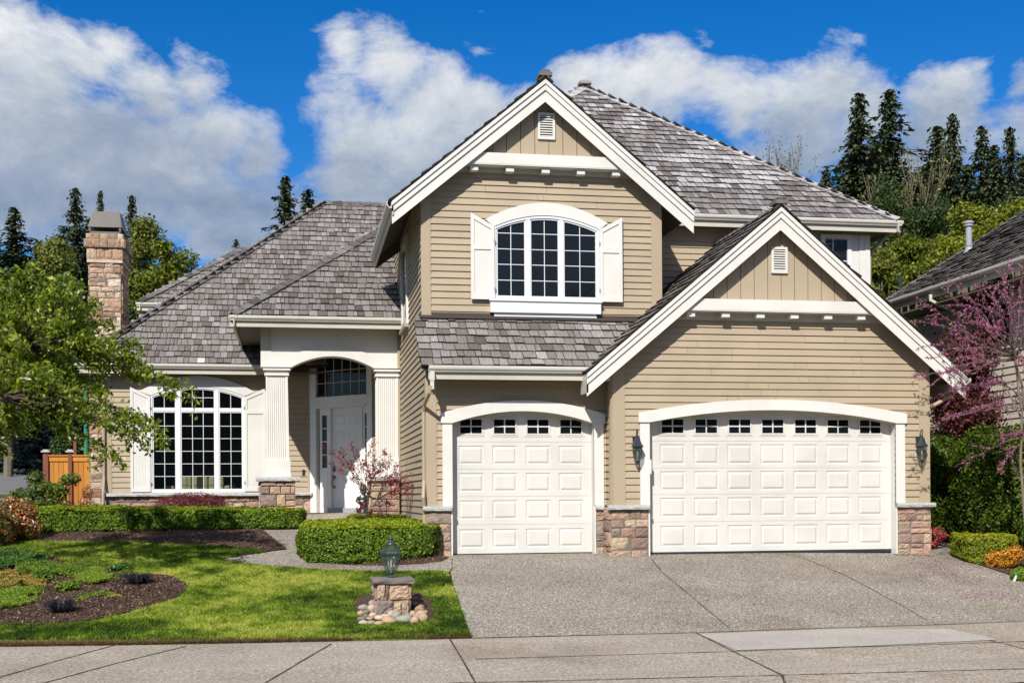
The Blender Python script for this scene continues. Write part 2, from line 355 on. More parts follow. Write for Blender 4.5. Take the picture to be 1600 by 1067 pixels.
def gable_fn(cx,hwall,ztop,slope,hclip=99):
    # interval inside both the wall's width and under the roof line
    def f(v):
        w=min(hwall,(ztop-v)/slope)
        return [(cx-w,cx+w)] if w>.02 else []
    return f
def shakes(mb,O,e,s,L,R,tmax,expo=.26,bright=0.0,pale=0.0,wmin=.085,wmax=.23,mi=0):
    O=Vector(O);e=Vector(e).normalized();s=Vector(s).normalized();n=e.cross(s).normalized()
    if n.z<0: n=-n
    t=-.03; ph=[random.uniform(0,6.28) for _ in range(3)]; row=0; cl=np.random.default_rng(random.randrange(9999)).random((60,60))
    while t<tmax:
        x=L(max(t,0)); x1=R(max(t,0)); x-=random.uniform(0,.05)
        rowj=random.uniform(-.006,.006)
        while x<x1:
            w=random.uniform(wmin,wmax); xe=min(x+w,x1)
            if xe-x>.02:
                j=random.uniform(-.014,.014)+rowj+.014*math.sin(x*1.7+ph[0]+row*2.1)+.010*math.sin(x*4.3+ph[1]+row*4.7); th=random.uniform(.030,.050)
                t0=t+j; t1=min(t+expo+.05,tmax+.03)
                sk=random.uniform(-.004,.004)
                g=.006
                a=[O+e*(x+g)+s*t0+n*(th),O+e*(xe-g)+s*(t0+sk)+n*(th+random.uniform(-.003,.003)),O+e*(xe-g)+s*t1+n*.006,O+e*(x+g)+s*t1+n*.006,
                   O+e*(x+g)+s*t0,O+e*(xe-g)+s*(t0+sk),O+e*(xe-g)+s*t1-n*.01,O+e*(x+g)+s*t1-n*.01]
                r=min(.9,max(.08,random.gauss(.5+bright,.15)));
                if random.random()<.001: r=1
                if pale and random.random()<pale*3.2*max(0,cl[int(row*.6)%60,int(abs(x)*1.3)%60]-.45)*(1.6-t/tmax*1.2): r=random.uniform(.78,.95)
                if random.random()<.10: r=random.uniform(.07,.3)
                mb.add(a,[(0,1,2,3)],max(r,.07),mi); mb.add(a,[(4,5,1,0),(4,0,3,7),(1,5,6,2)],0,mi)  # weathered butts and gap sides; course shadow put into their near-black colour
            x=xe
        t+=expo; row+=1
def deck(mb,pts,th=.10,mi=1):
    pts=[Vector(p) for p in pts]; n=(pts[1]-pts[0]).cross(pts[2]-pts[0]).normalized()
    if n.z<0: pts=pts[::-1]; n=-n
    k=len(pts); vs=[p-n*.004 for p in pts]+[p-n*th for p in pts]
    mb.add(vs,[tuple(range(k)),tuple(range(2*k-1,k-1,-1))]+[(i+k,(i+1)%k+k,(i+1)%k,i) for i in range(k)],.5,mi)
def caps(mb,a,b,w=.15,expo=.26,lift=.03,na=None,nb=None):
    """ridge/hip cap pieces from low end a to high end b; na/nb are the two roof planes' normals"""
    a=Vector(a);b=Vector(b);d=(b-a); L=d.length; d.normalize()
    na=Vector(na).normalized(); nb=Vector(nb).normalized()
    sa=na.cross(d); sb=nb.cross(d)
    if sa.dot(nb)>0: sa=-sa
    if sb.dot(na)>0: sb=-sb
    t=0
    while t<L:
        t1=min(t+expo+.12,L); j=random.uniform(-.01,.01)
        for n_,s_ in ((na,sa),(nb,sb)):
            h0=lift+.022+random.uniform(0,.006); h1=lift-.004
            up=(na+nb).normalized()
            p=[a+d*(t+j)+up*h0*1.25,a+d*(t+j)+s_*w+n_*h0,a+d*t1+s_*w+n_*h1,a+d*t1+up*h1*1.25]
            q=[x-n_*.022 for x in p]
            r=min(1,max(0,random.gauss(.5,.22)))
            mb.add(p+q,[(0,1,2,3),(3,2,1,0),(4,5,1,0),(5,6,2,1),(4,0,3,7),(7,6,5,4)],r)
        t+=expo
def prof_sweep(mb,a,b,out,prof,r=None):
    """profile points (outward, z) swept from a to b"""
    a=Vector(a);b=Vector(b);out=Vector(out).normalized(); n=len(prof)
    vs=[a+out*o+ZU*z for o,z in prof]+[b+out*o+ZU*z for o,z in prof]
    fs=[(i,(i+1)%n,(i+1)%n+n,i+n) for i in range(n)]+[tuple(range(n-1,-1,-1)),tuple(range(n,2*n))]
    mb.add(vs,fs,r)
GUT=[(0,0),(.055,0),(.075,.035),(.095,.05),(.105,.08),(.105,.115),(.095,.12),(.088,.115),(.088,.085),(.06,.03),(.012,.02),(.012,.12),(0,.12)]
FAS=[(-.03,-.19),(0,-.19),(0,.0),(-.03,0)]
def gutter(a,b,out,name='gutter',fascia=True):
    mb=MB(); prof_sweep(mb,a,b,out,GUT)
    g=mb.build(name,M['gutter'],house)
    if fascia:
        mb=MB(); prof_sweep(mb,Vector(a)+ZU*.06,Vector(b)+ZU*.06,out,FAS); mb.build('fascia',M['cream'],g)
    return g
def wallback(mb,O,u,n,poly,th=.12):
    O=Vector(O);u=Vector(u);n=Vector(n)
    k=len(poly); vs=[O+u*a+ZU*b-n*.002 for a,b in poly]+[O+u*a+ZU*b-n*th for a,b in poly]
    mb.add(vs,[tuple(range(k)),tuple(range(2*k-1,k-1,-1))]+[(i,i+k,(i+1)%k+k,(i+1)%k) for i in range(k)],.5)
def ashlar(mb,O,u,n,u0,u1,v0,v1,hmin=.15,hmax=.29,wmin=.17,wmax=.40,d=.05,seam=.018,side=True,sub=5,rough=.009):
    O=Vector(O);u=Vector(u);n=Vector(n); v=v0
    def blk(a,b,c,e):
        if b-a<.03 or e-c<.03: return
        a+=seam/2;b-=seam/2;c+=seam/2;e-=seam/2
        k=sub; vs=[];fs=[]
        dd=d*random.uniform(.75,1.15); tu=random.uniform(-.01,.01); tv=random.uniform(-.01,.01)
        for j in range(k+1):
            for i in range(k+1):
                fu=i/k; fv=j/k; ed=(i in(0,k)) or (j in (0,k))
                o=dd+tu*(fu-.5)*2+tv*(fv-.5)*2+random.uniform(-rough,rough)*(0.35 if ed else 1)-(.013 if ed else 0)
                vs.append(O+u*(a+(b-a)*fu+(0 if ed else random.uniform(-.01,.01)))+ZU*(c+(e-c)*fv)+n*o)
        for j in range(k):
            for i in range(k):
                q=j*(k+1)+i; fs.append((q,q+1,q+k+2,q+k+1))
        base=len(vs); ring=[i for i in range(k+1)]+[j*(k+1)+k for j in range(1,k+1)]+[k*(k+1)+i for i in range(k-1,-1,-1)]+[j*(k+1) for j in range(k-1,0,-1)]
        for q in ring:
            p=vs[q]; vs.append(p-n*(p-O).dot(n))
        m=len(ring)
        for i in range(m): fs.append((base+i,base+(i+1)%m,ring[(i+1)%m],ring[i]))
        if u.cross(ZU).dot(n)<0: fs=[t[::-1] for t in fs]
        mb.add(vs,fs,random.random())
    while v<v1-.04:
        h=random.uniform(hmin,hmax)
        if v1-(v+h)<hmin*.8: h=v1-v
        x=u0
        while x<u1-.02:
            w=random.uniform(wmin,wmax)
            if u1-(x+w)<wmin*.7: w=u1-x
            if h>hmin*1.45 and random.random()<.38:
                q=h*random.uniform(.38,.62); 
                if random.random()<.5 and w>wmin*1.6:
                    m=w*random.uniform(.4,.6); blk(x,x+m,v,v+q); blk(x+m,x+w,v,v+q); blk(x,x+w,v+q,v+h)
                else: blk(x,x+w,v,v+q); blk(x,x+w,v+q,v+h)
            else: blk(x,x+w,v,v+h)
            x+=w
        v+=h
def capstone(mb,x0,x1,y0,y1,z0,z1):
    n=max(2,int((x1-x0)/.08)); vs=[];fs=[]
    m=3
    for i in range(n+1):
        x=x0+(x1-x0)*i/n
        for (y,z) in ((y0,z0),(y0-.008,(z0+z1)/2),(y0+.004,z1),(y1,z1),(y1,z0)):
            ry=random.uniform(-.008,.008) if y<y0+.01 else 0
            vs.append((x,y+ry,z+(random.uniform(-.004,.004) if z<z1-.001 else 0)))
    k=5
    for i in range(n):
        for j in range(k):
            a=i*k+j;b=i*k+(j+1)%k; fs.append((b,a,a+k,b+k))
    fs.append(tuple(range(k))); fs.append(tuple(range(n*k+k-1,n*k-1,-1)))
    mb.add(vs,fs)
def parab(cx,hw,zs,zc,n=20,a=-1,b=1):
    return [(cx+hw*t,zc-(zc-zs)*t*t) for t in [a+(b-a)*i/n for i in range(n+1)]]
# ---------------- roofs
def slope_vec(dx,dy,m): return Vector((dx,dy,m)).normalized()
def roof_obj(mb,mat='shake'): return mb.build('roof',[M[mat],M['under']],house)
# main hip
m=.7938; ZE=7.22; YE=25.6; AP=Vector((7.43,31.34,ZE+m*5.74))
XR=13.17; XL=3.3; cs=math.sqrt(1+m*m)
mb=MB()
shakes(mb,(0,YE,ZE),(1,0,0),(0,1,m),lambda t:max(XL,AP.x-(AP.y-YE)+t/cs),lambda t:XR-t/cs,5.74*cs,.27,.0,.9)
shakes(mb,(XR,YE,ZE),(0,1,0),(-1,0,m),lambda t:t/cs,lambda t:11.48-t/cs,5.74*cs,.28,.0,.15,.4)
kx=XL-(AP.x-5.74)
deck(mb,[(XL,YE,ZE),(XR,YE,ZE),AP,(XL,YE+kx,ZE+m*kx)])
deck(mb,[(XR,YE,ZE),(XR,YE+11.48,ZE),AP])
deck(mb,[(XR,YE+11.48,ZE),(XL,YE+11.48,ZE),(XL,YE+11.48-kx,ZE+m*kx),AP],mi=0)
deck(mb,[(XL,YE+kx,ZE+m*kx),AP,(XL,YE+11.48-kx,ZE+m*kx)],mi=0)
rf=roof_obj(mb,'shake_silver')
nf=Vector((0,-m,1)); nr=Vector((m,0,1)); nl=Vector((-m,0,1)); nb_=Vector((0,m,1))
mb=MB(); caps(mb,(XR+.05,YE-.05,ZE),AP,.15,.3,na=nf,nb=nr); caps(mb,(XL,YE+kx,ZE+m*kx),AP,.15,.3,na=nf,nb=nl)
caps(mb,(XR,YE+11.48,ZE),AP,.15,.3,na=nb_,nb=nr)
mb.obox(AP+Vector((-.16,-.16,.06)),(.32,0,0),(0,.32,0),(0,0,.06)); mb.obox(AP+Vector((-.1,-.1,.12)),(.2,0,0),(0,.2,0),(0,0,.05))
mb.build('ridge_cap',M['ridge_silver'],rf)
gutter((XL,YE-.02,ZE-.14),(XR+.10,YE-.02,ZE-.14),(0,-1,0)); gutter((XR+.02,YE-.12,ZE-.14),(XR+.02,YE+11.4,ZE-.14),(1,0,0))
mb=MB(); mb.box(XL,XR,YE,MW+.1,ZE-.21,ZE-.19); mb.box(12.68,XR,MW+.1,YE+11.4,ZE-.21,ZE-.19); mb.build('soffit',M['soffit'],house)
# left hip
m2=.90; c2=math.sqrt(1+m2*m2); LY=32.3; LZ=4.56; LX=aY(118,566,LY).x; LR=6.35
mb=MB()
shakes(mb,(0,LY,LZ),(1,0,0),(0,1,m2),lambda t:LX+t/c2,lambda t:4.4,LR*c2,.27,0)
shakes(mb,(LX,LY,LZ),(0,1,0),(-0+1,0,m2),lambda t:t/c2,lambda t:12.7-t/c2,LR*c2,.27,0,.2,.45)
RA=Vector((LX+LR,LY+LR,LZ+m2*LR))
deck(mb,[(LX,LY,LZ),(4.4,LY,LZ),(4.4,LY+LR,LZ+m2*LR),RA]); deck(mb,[(LX,LY,LZ),RA,(LX,LY+2*LR,LZ)]); deck(mb,[(LX,LY+2*LR,LZ),RA,(4.4,RA.y,RA.z),(4.4,LY+2*LR,LZ)],mi=0)
rf=roof_obj(mb); mb=MB(); caps(mb,(LX-.05,LY-.05,LZ),RA,.15,.3,na=(0,-m2,1),nb=(-m2,0,1)); caps(mb,(4.4,RA.y,RA.z),RA+Vector((-.05,0,0)),.15,.3,na=(0,-m2,1),nb=(0,m2,1))
caps(mb,(LX,LY+2*LR,LZ),RA,.15,.3,na=(0,m2,1),nb=(-m2,0,1))
mb.build('ridge_cap',M['ridge'],rf)
gutter((LX-.1,LY-.02,LZ-.14),(-.8,LY-.02,LZ-.14),(0,-1,0)); gutter((LX-.02,LY-.1,LZ-.14),(LX-.02,LY+12.6,LZ-.14),(-1,0,0))
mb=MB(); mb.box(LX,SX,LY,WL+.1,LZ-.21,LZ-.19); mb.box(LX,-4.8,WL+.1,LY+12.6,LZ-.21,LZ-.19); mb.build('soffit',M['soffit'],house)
# porch hip
m3=.79; c3=math.sqrt(1+m3*m3); PY=28.7; PZ=5.30; PX=-1.41; PR=3.85
mb=MB(); shakes(mb,(0,PY,PZ),(1,0,0),(0,1,m3),lambda t:PX+t/c3,lambda t:SX,PR*c3,.27,-.02)
PT=Vector((PX+PR,PY+PR,PZ+m3*PR))
deck(mb,[(PX,PY,PZ),(SX,PY,PZ),(SX,PY+PR,PT.z),PT]); deck(mb,[(PX,PY,PZ),PT,(PT.x,PY+6.4,PT.z),(PX,PY+6.4,PZ)],mi=0)
rf=roof_obj(mb); mb=MB(); caps(mb,(PX-.05,PY-.05,PZ),PT,.15,.3,na=(0,-m3,1),nb=(-m3,0,1)); mb.build('ridge_cap',M['ridge'],rf)
gutter((PX-.1,PY-.02,PZ-.14),(SX-.01,PY-.02,PZ-.14),(0,-1,0)); gutter((PX-.02,PY-.1,PZ-.14),(PX-.02,PY+4.6,PZ-.14),(-1,0,0))
mb=MB(); mb.box(PX,SX-.01,PY,PF+.05,PZ-.21,PZ-.19); mb.box(PX,-.75,PF+.05,PY+4.6,PZ-.21,PZ-.19); mb.build('soffit',M['soffit'],house)
# back wing
bm_=.79; BX,BZ=XZ(219,472,40); c4=math.sqrt(1+bm_*bm_)
mb=MB(); shakes(mb,(0,40,BZ),(1,0,0),(0,1,bm_),lambda t:BX+t/c4,lambda t:1.5,3.0*c4,.27,0)
BA=Vector((BX+3,43,BZ+bm_*3)); deck(mb,[(BX,40,BZ),(1.5,40,BZ),(1.5,43,BA.z),BA]); deck(mb,[(BX,40,BZ),BA,(BX,46,BZ)],mi=0); deck(mb,[(BX,46,BZ),BA,(1.5,43,BA.z),(1.5,46,BZ)],mi=0)
rf=roof_obj(mb); mb=MB(); caps(mb,(BX-.05,39.95,BZ),BA,.15,.3,na=(0,-bm_,1),nb=(-bm_,0,1)); caps(mb,(1.5,43,BA.z),BA,.15,.3,na=(0,-bm_,1),nb=(0,bm_,1)); mb.build('ridge_cap',M['ridge'],rf)
gutter((BX-.1,39.98,BZ-.14),(1.5,39.98,BZ-.14),(0,-1,0)); gutter((BX-.02,39.9,BZ-.14),(BX-.02,46,BZ-.14),(-1,0,0))
mb=MB(); mb.box(BX+.5,1.4,40.5,45.5,.5,BZ-.1); mb.build('back_wing_wall',M['siding'],house)
mb=MB(); mb.box(BX,1.5,40,46,BZ-.21,BZ-.19); mb.build('soffit',M['soffit'],house)
# shed roof over single garage
sm=.85; cD=math.sqrt(1+sm*sm); DY=22.86; DZ=XZ(800,572,DY)[1]+.01
mb=MB(); shakes(mb,(0,DY,DZ),(1,0,0),(0,1,sm),lambda t:2.28,lambda t:5.90 if t<.2 else 7.0,(WU-DY)*cD+.02,.25,.05,.03,.11,.27)

deck(mb,[(2.28,DY,DZ),(5.91,DY,DZ),(5.91,DY+.25,DZ+sm*.25),(7.0,DY+.25,DZ+sm*.25),(7.0,WU,DZ+sm*(WU-DY)),(2.28,WU,DZ+sm*(WU-DY))])
roof_obj(mb,'shake')
SZT=DZ+sm*(WU-DY)
gutter((2.40,DY-.02,DZ-.14),(5.9,DY-.02,DZ-.14),(0,-1,0))
mb=MB(); mb.box(2.40,5.95,DY,WG1,DZ-.21,DZ-.19); mb.build('soffit',M['soffit'],house)
mb=MB(); mb.box(2.36,7.05,WU-.12,WU+.03,SZT-.02,SZT+.035); mb.box(2.60,7.0,WU-.035,WU,SZT+.02,SZT+.10); mb.build('flashing',M['flash'],house)
# gables
def gable(cx,za,half,mm,y0,y1,hb,wallY,mat,yleft=None):
    c=math.sqrt(1+mm*mm); ze=za-mm*half; top=.035; yl=y1 if yleft is None else yleft
    mb=MB()
    ye=y0-.03
    for sgn in (-1,1):
        yy=yl if sgn<0 else y1
        O=(cx+sgn*half,ye,ze+top)
        if sgn<0: shakes(mb,O,(0,1,0),(1,0,mm),lambda t:0,lambda t:yy-ye,half*c,.27,0,.12,.3)
        else: shakes(mb,(cx+half,ye,ze+top),(0,1,0),(-1,0,mm),lambda t:0,lambda t:yy-ye,half*c,.27,0,.12,.3)
        deck(mb,[(cx+sgn*half,ye,ze+top),(cx+sgn*half,yy,ze+top),(cx,yy,za+top),(cx,ye,za+top)],.05)
    rf=roof_obj(mb,mat)
    mb=MB(); caps(mb,(cx,ye-.03,za+top),(cx,y1,za+top),.16,.28,na=(-mm,0,1),nb=(mm,0,1)); 
    mb.obox(Vector((cx-.13,ye-.05,za+top+.03)),(.26,0,0),(0,.34,0),(0,0,.07)); mb.obox(Vector((cx-.09,ye-.05,za+top+.1)),(.18,0,0),(0,.3,0),(0,0,.04))
    mb.build('ridge_cap',M['ridge'],rf)
    # rake boards, three stepped bands a side
    for sgn in (-1,1):
        mb=MB()
        mb.xz([(cx,za-.02),(cx,za-hb+.03),(cx+sgn*(half-.01),ze-hb+.03),(cx+sgn*(half-.01),ze-.02)],y0+.012,y0+.04)
        for (f0,f1,pr) in ((0,.19,.055),(.215,.47,.030),(.495,1.0,0)):
            a0,a1=hb*f0,hb*f1
            mb.xz([(cx,za-a0),(cx,za-a1),(cx+sgn*half,ze-a1),(cx+sgn*half,ze-a0)],y0-pr,y0+.0115)
        mb.build('rake_board',M['white'],house)
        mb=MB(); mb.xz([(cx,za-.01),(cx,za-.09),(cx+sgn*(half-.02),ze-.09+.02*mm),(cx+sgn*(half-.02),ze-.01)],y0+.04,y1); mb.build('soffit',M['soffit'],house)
    return ze
zeU=gable(4.835,9.31,3.025,.825,23.75,29.2,.43,WU,'shake')
zeG=gable(9.19,6.66,3.85,.84,22.5,26.0,.43,WG2,'shake')
# eave fascia running back from the gables
gutter((4.835-3.025-.0,23.72,zeU-.13),(4.835-3.025,29.2,zeU-.13),(-1,0,0))
gutter((9.19+3.85,22.48,zeG-.13),(9.19+3.85,26,zeG-.13),(1,0,0))
mb=MB(); mb.box(9.19-3.85,9.19-3.82,22.5,23.0,zeG-.36,zeG-.0); mb.build('fascia',M['cream'],house)
mb=MB(); mb.xz([(1.84,zeU-.3),(2.44,zeU+.15),(2.44,zeU+.5),(1.84,zeU)],29.17,29.2); mb.build('soffit',M['soffit'],house)
# ---------------- walls
def siding(name,O,u,n,v0,v1,fn,holes=(),pitch=.132):
    mb=MB(); lap(mb,O,u,n,v0,v1,fn,holes,pitch); return mb.build(name,M['siding'],house)
cU=4.80; hU=(7.27-2.42)/2
siding('siding_wall',(0,WU,0),(1,0,0),(0,-1,0),SZT,8.0,lambda v:[(2.42,min(7.27,4.835+(9.1-v)/.825))] if v<6.5 else [(max(2.42,4.835-(9.2-v)/.825),min(7.27,4.835+(9.2-v)/.825))],[lambda v:(3.80,5.90) if 4.98<v<6.60 else ((4.15,5.55) if 6.6<=v<6.80 else None)])
HU=(9.1)
def wb1(*a):
    q=MB(); wallback(q,*a); return q.build('wall_backing',M['siding'],house)
wb1((0,WU,0),(1,0,0),(0,-1,0),[(2.43,3.6),(7.26,3.6),(7.26,7.2),(4.835,9.2),(2.43,7.2)])
wb1((SX,0,0),(0,-1,0),(-1,0,0),[(-32.6,.0),(-23.4,.0),(-23.4,4.0),(-24.1,4.5),(-24.1,7.22),(-32.6,7.22)])
wb1((7.27,0,0),(0,-1,0),(1,0,0),[(-26,3.6),(-24.1,3.6),(-24.1,6.9),(-26,6.9)])
wb1((0,MW,0),(1,0,0),(0,-1,0),[(7.1,3.0),(12.68,3.0),(12.68,7.1),(7.1,7.1)])
wb1((12.68,0,0),(0,1,0),(1,0,0),[(26,.0),(36.5,.0),(36.5,7.1),(26,7.1)])
wb1((12.42,0,0),(0,1,0),(1,0,0),[(22.9,.0),(26,.0),(26,3.6),(22.9,3.6)])
wb1((0,36.5,0),(1,0,0),(0,1,0),[(3.5,0),(12.68,0),(12.68,7.1),(3.5,7.1)])
wb1((-4.86,0,0),(0,1,0),(-1,0,0),[(32.75,.3),(44,.3),(44,4.5),(32.75,4.5)])
# side wall siding (faces left)
siding('siding_wall',(SX,0,0),(0,-1,0),(-1,0,0),.02,7.22,lambda v:[(-32.0 if v>4.2 else -29.2,-23.36 if v<DZ-.35 else -max(23.36,DY+(v-DZ+.25)/sm) if v<SZT else -WU)],[rect_hole(-28.2,-27.0,5.0,6.75)])
# side wing right side + main wall
siding('siding_wall',(0,MW,0),(1,0,0),(0,-1,0),3.4,7.05,lambda v:[(7.2,12.68)],[rect_hole(11.55,12.68,3,6.80)])
siding('siding_wall',(7.27,0,0),(0,1,0),(1,0,0),3.6,6.9,lambda v:[(24.1,26.0)])
siding('siding_wall',(12.42,0,0),(0,1,0),(1,0,0),.1,3.5,lambda v:[(22.87,26.0)])
siding('siding_wall',(12.68,0,0),(0,1,0),(1,0,0),.1,7.05,lambda v:[(26,36.5)])
# garage doors geometry (metres)
def door_geom(pxl,pxr,pyb,Y): return XZ(pxl,pyb,Y)[0],XZ(pxr,pyb,Y)[0]
g1a,g1b=XZ(706.8,760,WG1)[0],XZ(928,760,WG1)[0]
g2a,g2b=XZ(1014.7,760,WG2)[0],XZ(1399,760,WG2)[0]
z1s=2.535;z1c=2.77; z2s=2.535;z2c=2.78
siding('siding_wall',(0,WG1,0),(1,0,0),(0,-1,0),.95,DZ-.19,lambda v:[(2.45,5.93)],[arch_hole((g1a+g1b)/2,(g1b-g1a)/2,-1,z1s+.05,z1c+.05)])
siding('siding_wall',(0,WG2,0),(1,0,0),(0,-1,0),.95,5.2,lambda v:[(max(5.93,9.19-(6.5-v)/.84),min(12.40,9.19+(6.5-v)/.84))],[arch_hole((g2a+g2b)/2,(g2b-g2a)/2,-1,z2s+.05,z2c+.05)])
siding('siding_wall',(5.93,0,0),(0,-1,0),(-1,0,0),.95,3.6,lambda v:[(-WG1,-WG2)])
mb=MB()
def backopen(Y,x0,x1,z1_,a,b,zh,poly=None):
    mb.box(x0,a-.012,Y+.0105,Y+.13,-.2,zh-.002); mb.box(b+.012,x1,Y+.0105,Y+.13,-.2,zh-.002)
    n=16; top=[(x1,zh),(x0,zh)]
    return
backopen(WG1,2.44,5.95,2,g1a,g1b,2.55)
mb.xz([(2.44,2.55)]+[(g1a,2.55)]+parab((g1a+g1b)/2,(g1b-g1a)/2,z1s+.02,z1c+.02,16)+[(g1b,2.55),(5.95,2.55),(5.95,3.8),(2.44,3.8)],WG1+.011,WG1+.12)
backopen(WG2,5.95,12.40,2,g2a,g2b,2.55)
mb.xz([(5.95,2.55),(g2a,2.55)]+parab((g2a+g2b)/2,(g2b-g2a)/2,z2s+.02,z2c+.02,16)+[(g2b,2.55),(12.40,2.55),(12.40,3.8),(9.19,6.55),(5.95,3.8)],WG2+.011,WG2+.12)
mb.box(5.94,6.0,WG2+.02,WG1+.1,-.2,3.8)
mb.build('garage_wall',M['tan'],house)
# gable upper panels: board and batten
def battens(cx,za,mm,zb,Y,first,pitch):
    mb=MB(); w=(za-zb)/mm; mb.xz([(cx-w,zb),(cx+w,zb),(cx,za)],Y+.016,Y+.04,mi=1)
    x=first
    while x>cx-w-pitch: x-=pitch
    while x<cx+w:
        h=za-abs(x-cx)*mm
        a,b=max(x+.006,cx-w+.01),min(x+pitch-.006,cx+w-.01)
        if b-a>.02:
            xs_=[a,b] if not (a<cx<b) else [a,cx,b]
            mb.xz([(a,zb),(b,zb)]+[(q,za-abs(q-cx)*mm) for q in xs_[::-1]],Y,Y+.0155)
        x+=pitch
    return mb.build('gable_panel',[M['tan'],M['joint']],house)
for (cx,za,mm,Y,ya,yb,yc,yd,bxs,pf,pit,xl,xr) in (
    (4.835,9.0,.825,WU,242,259,260,271,(741,797,853,908,963),XZ(857.5,200,WU-.1)[0],.285,(741,251),(965,262)),
    (9.19,6.36,.84,WG2,469,486,487,500,(1080,1134.5,1188.8,1241.9,1294.6,1346.5),XZ(1220.5,420,WG2-.1)[0],.276,(1088,482),(1355,489))):
    Yb=Y-.10; pxm=853 if cx<6 else 1220
    zt=XZ(pxm,ya,Y-.29)[1]; zb=XZ(pxm,yb,Y-.29)[1]; zf=XZ(pxm,yd,Y-.05)[1]
    battens(cx,za,mm,zt-.02,Yb,pf,pit)
    wt=(za+.02-zt)/mm+.05; wb=(za+.02-zb)/mm+.05
    mb=MB(); mb.xz([(cx-wb,zb),(cx+wb,zb),(cx+wt,zt),(cx-wt,zt)],Y-.29,Y-.06); mb.box(cx-wb,cx+wb,Y-.29+.004,Y,zb-.02,zb-.001); mb.build('gable_band',M['white'],house)
    wf=(za-zf)/mm+.1
    mb=MB(); mb.xz([(cx-wf,zf-.03),(cx+wf,zf-.03),(cx+wb,zb-.021),(cx-wb,zb-.021)],Y-.05,Y); mb.build('frieze_board',M['cream'],house)
    for bx in bxs:
        X=XZ(bx,yc,Y-.23)[0]; mb=MB(); mb.bev(X-.08,X+.08,Y-.23,Y-.051,zb-.13,zb-.0215,.004); mb.build('bracket',M['white'],house)
def vent(px0,px1,py0,py1,Y):
    x0,z1=XZ(px0,py0,Y);x1,z0=XZ(px1,py1,Y); mb=MB(); w=.045
    mb.box(x0,x0+w,Y-.03,Y+.03,z0,z1);mb.box(x1-w,x1,Y-.03,Y+.03,z0,z1);mb.box(x0+w,x1-w,Y-.03,Y+.03,z1-w,z1);mb.box(x0+w,x1-w,Y-.03,Y+.03,z0,z0+w)
    v=mb.build('gable_vent',M['white'],house)
    mb=MB(); n=9; h=(z1-z0-2*w)/n
    for i in range(n):
        z=z0+w+i*h; mb.obox(Vector((x0+w,Y-.022,z+.004)),(x1-x0-2*w,0,0),(0,.03,h*.62),(0,-.004,.006))
    mb.build('louvre_slats',M['white'],v)
    mb=MB(); mb.box(x0+w,x1-w,Y+.012,Y+.02,z0+w,z1-w); mb.build('vent_backing',M['dark'],v)
vent(840,867,176.5,219,WU-.115); vent(1204.7,1230,386,427.5,WG2-.115)
# corner boards
def cboard(x0,x1,Y,z0,z1,t=.03,mat='tan',d=.06): 
    mb=MB(); mb.box(x0,x1,Y-t,Y+d,z0,z1); return mb.build('corner_board',M[mat],house)
cboard(2.40,2.59,WU,SZT+.02,7.24); cboard(7.07,7.29,WU,SZT,7.24)
cboard(2.40,2.60,WG1,.95,DZ-.2); cboard(5.91,6.16,WG2,.95,3.95,d=.05); cboard(12.21,12.44,WG2,.95,3.95)
mb=MB(); mb.box(2.385,2.398,WG1-.03,WG1+.12,.0,DZ-.2); mb.box(5.885,5.909,WG2+.0,WG2+.14,.95,3.6); mb.build('corner_board',M['tan'],house)
mb=MB(); mb.box(2.385,2.42,PF-.02,PF+.12,.5,PZ-.2); mb.box(2.33,2.385,PF-.04,PF+.05,.5,PZ-.2); mb.build('corner_board',M['tan'],house)
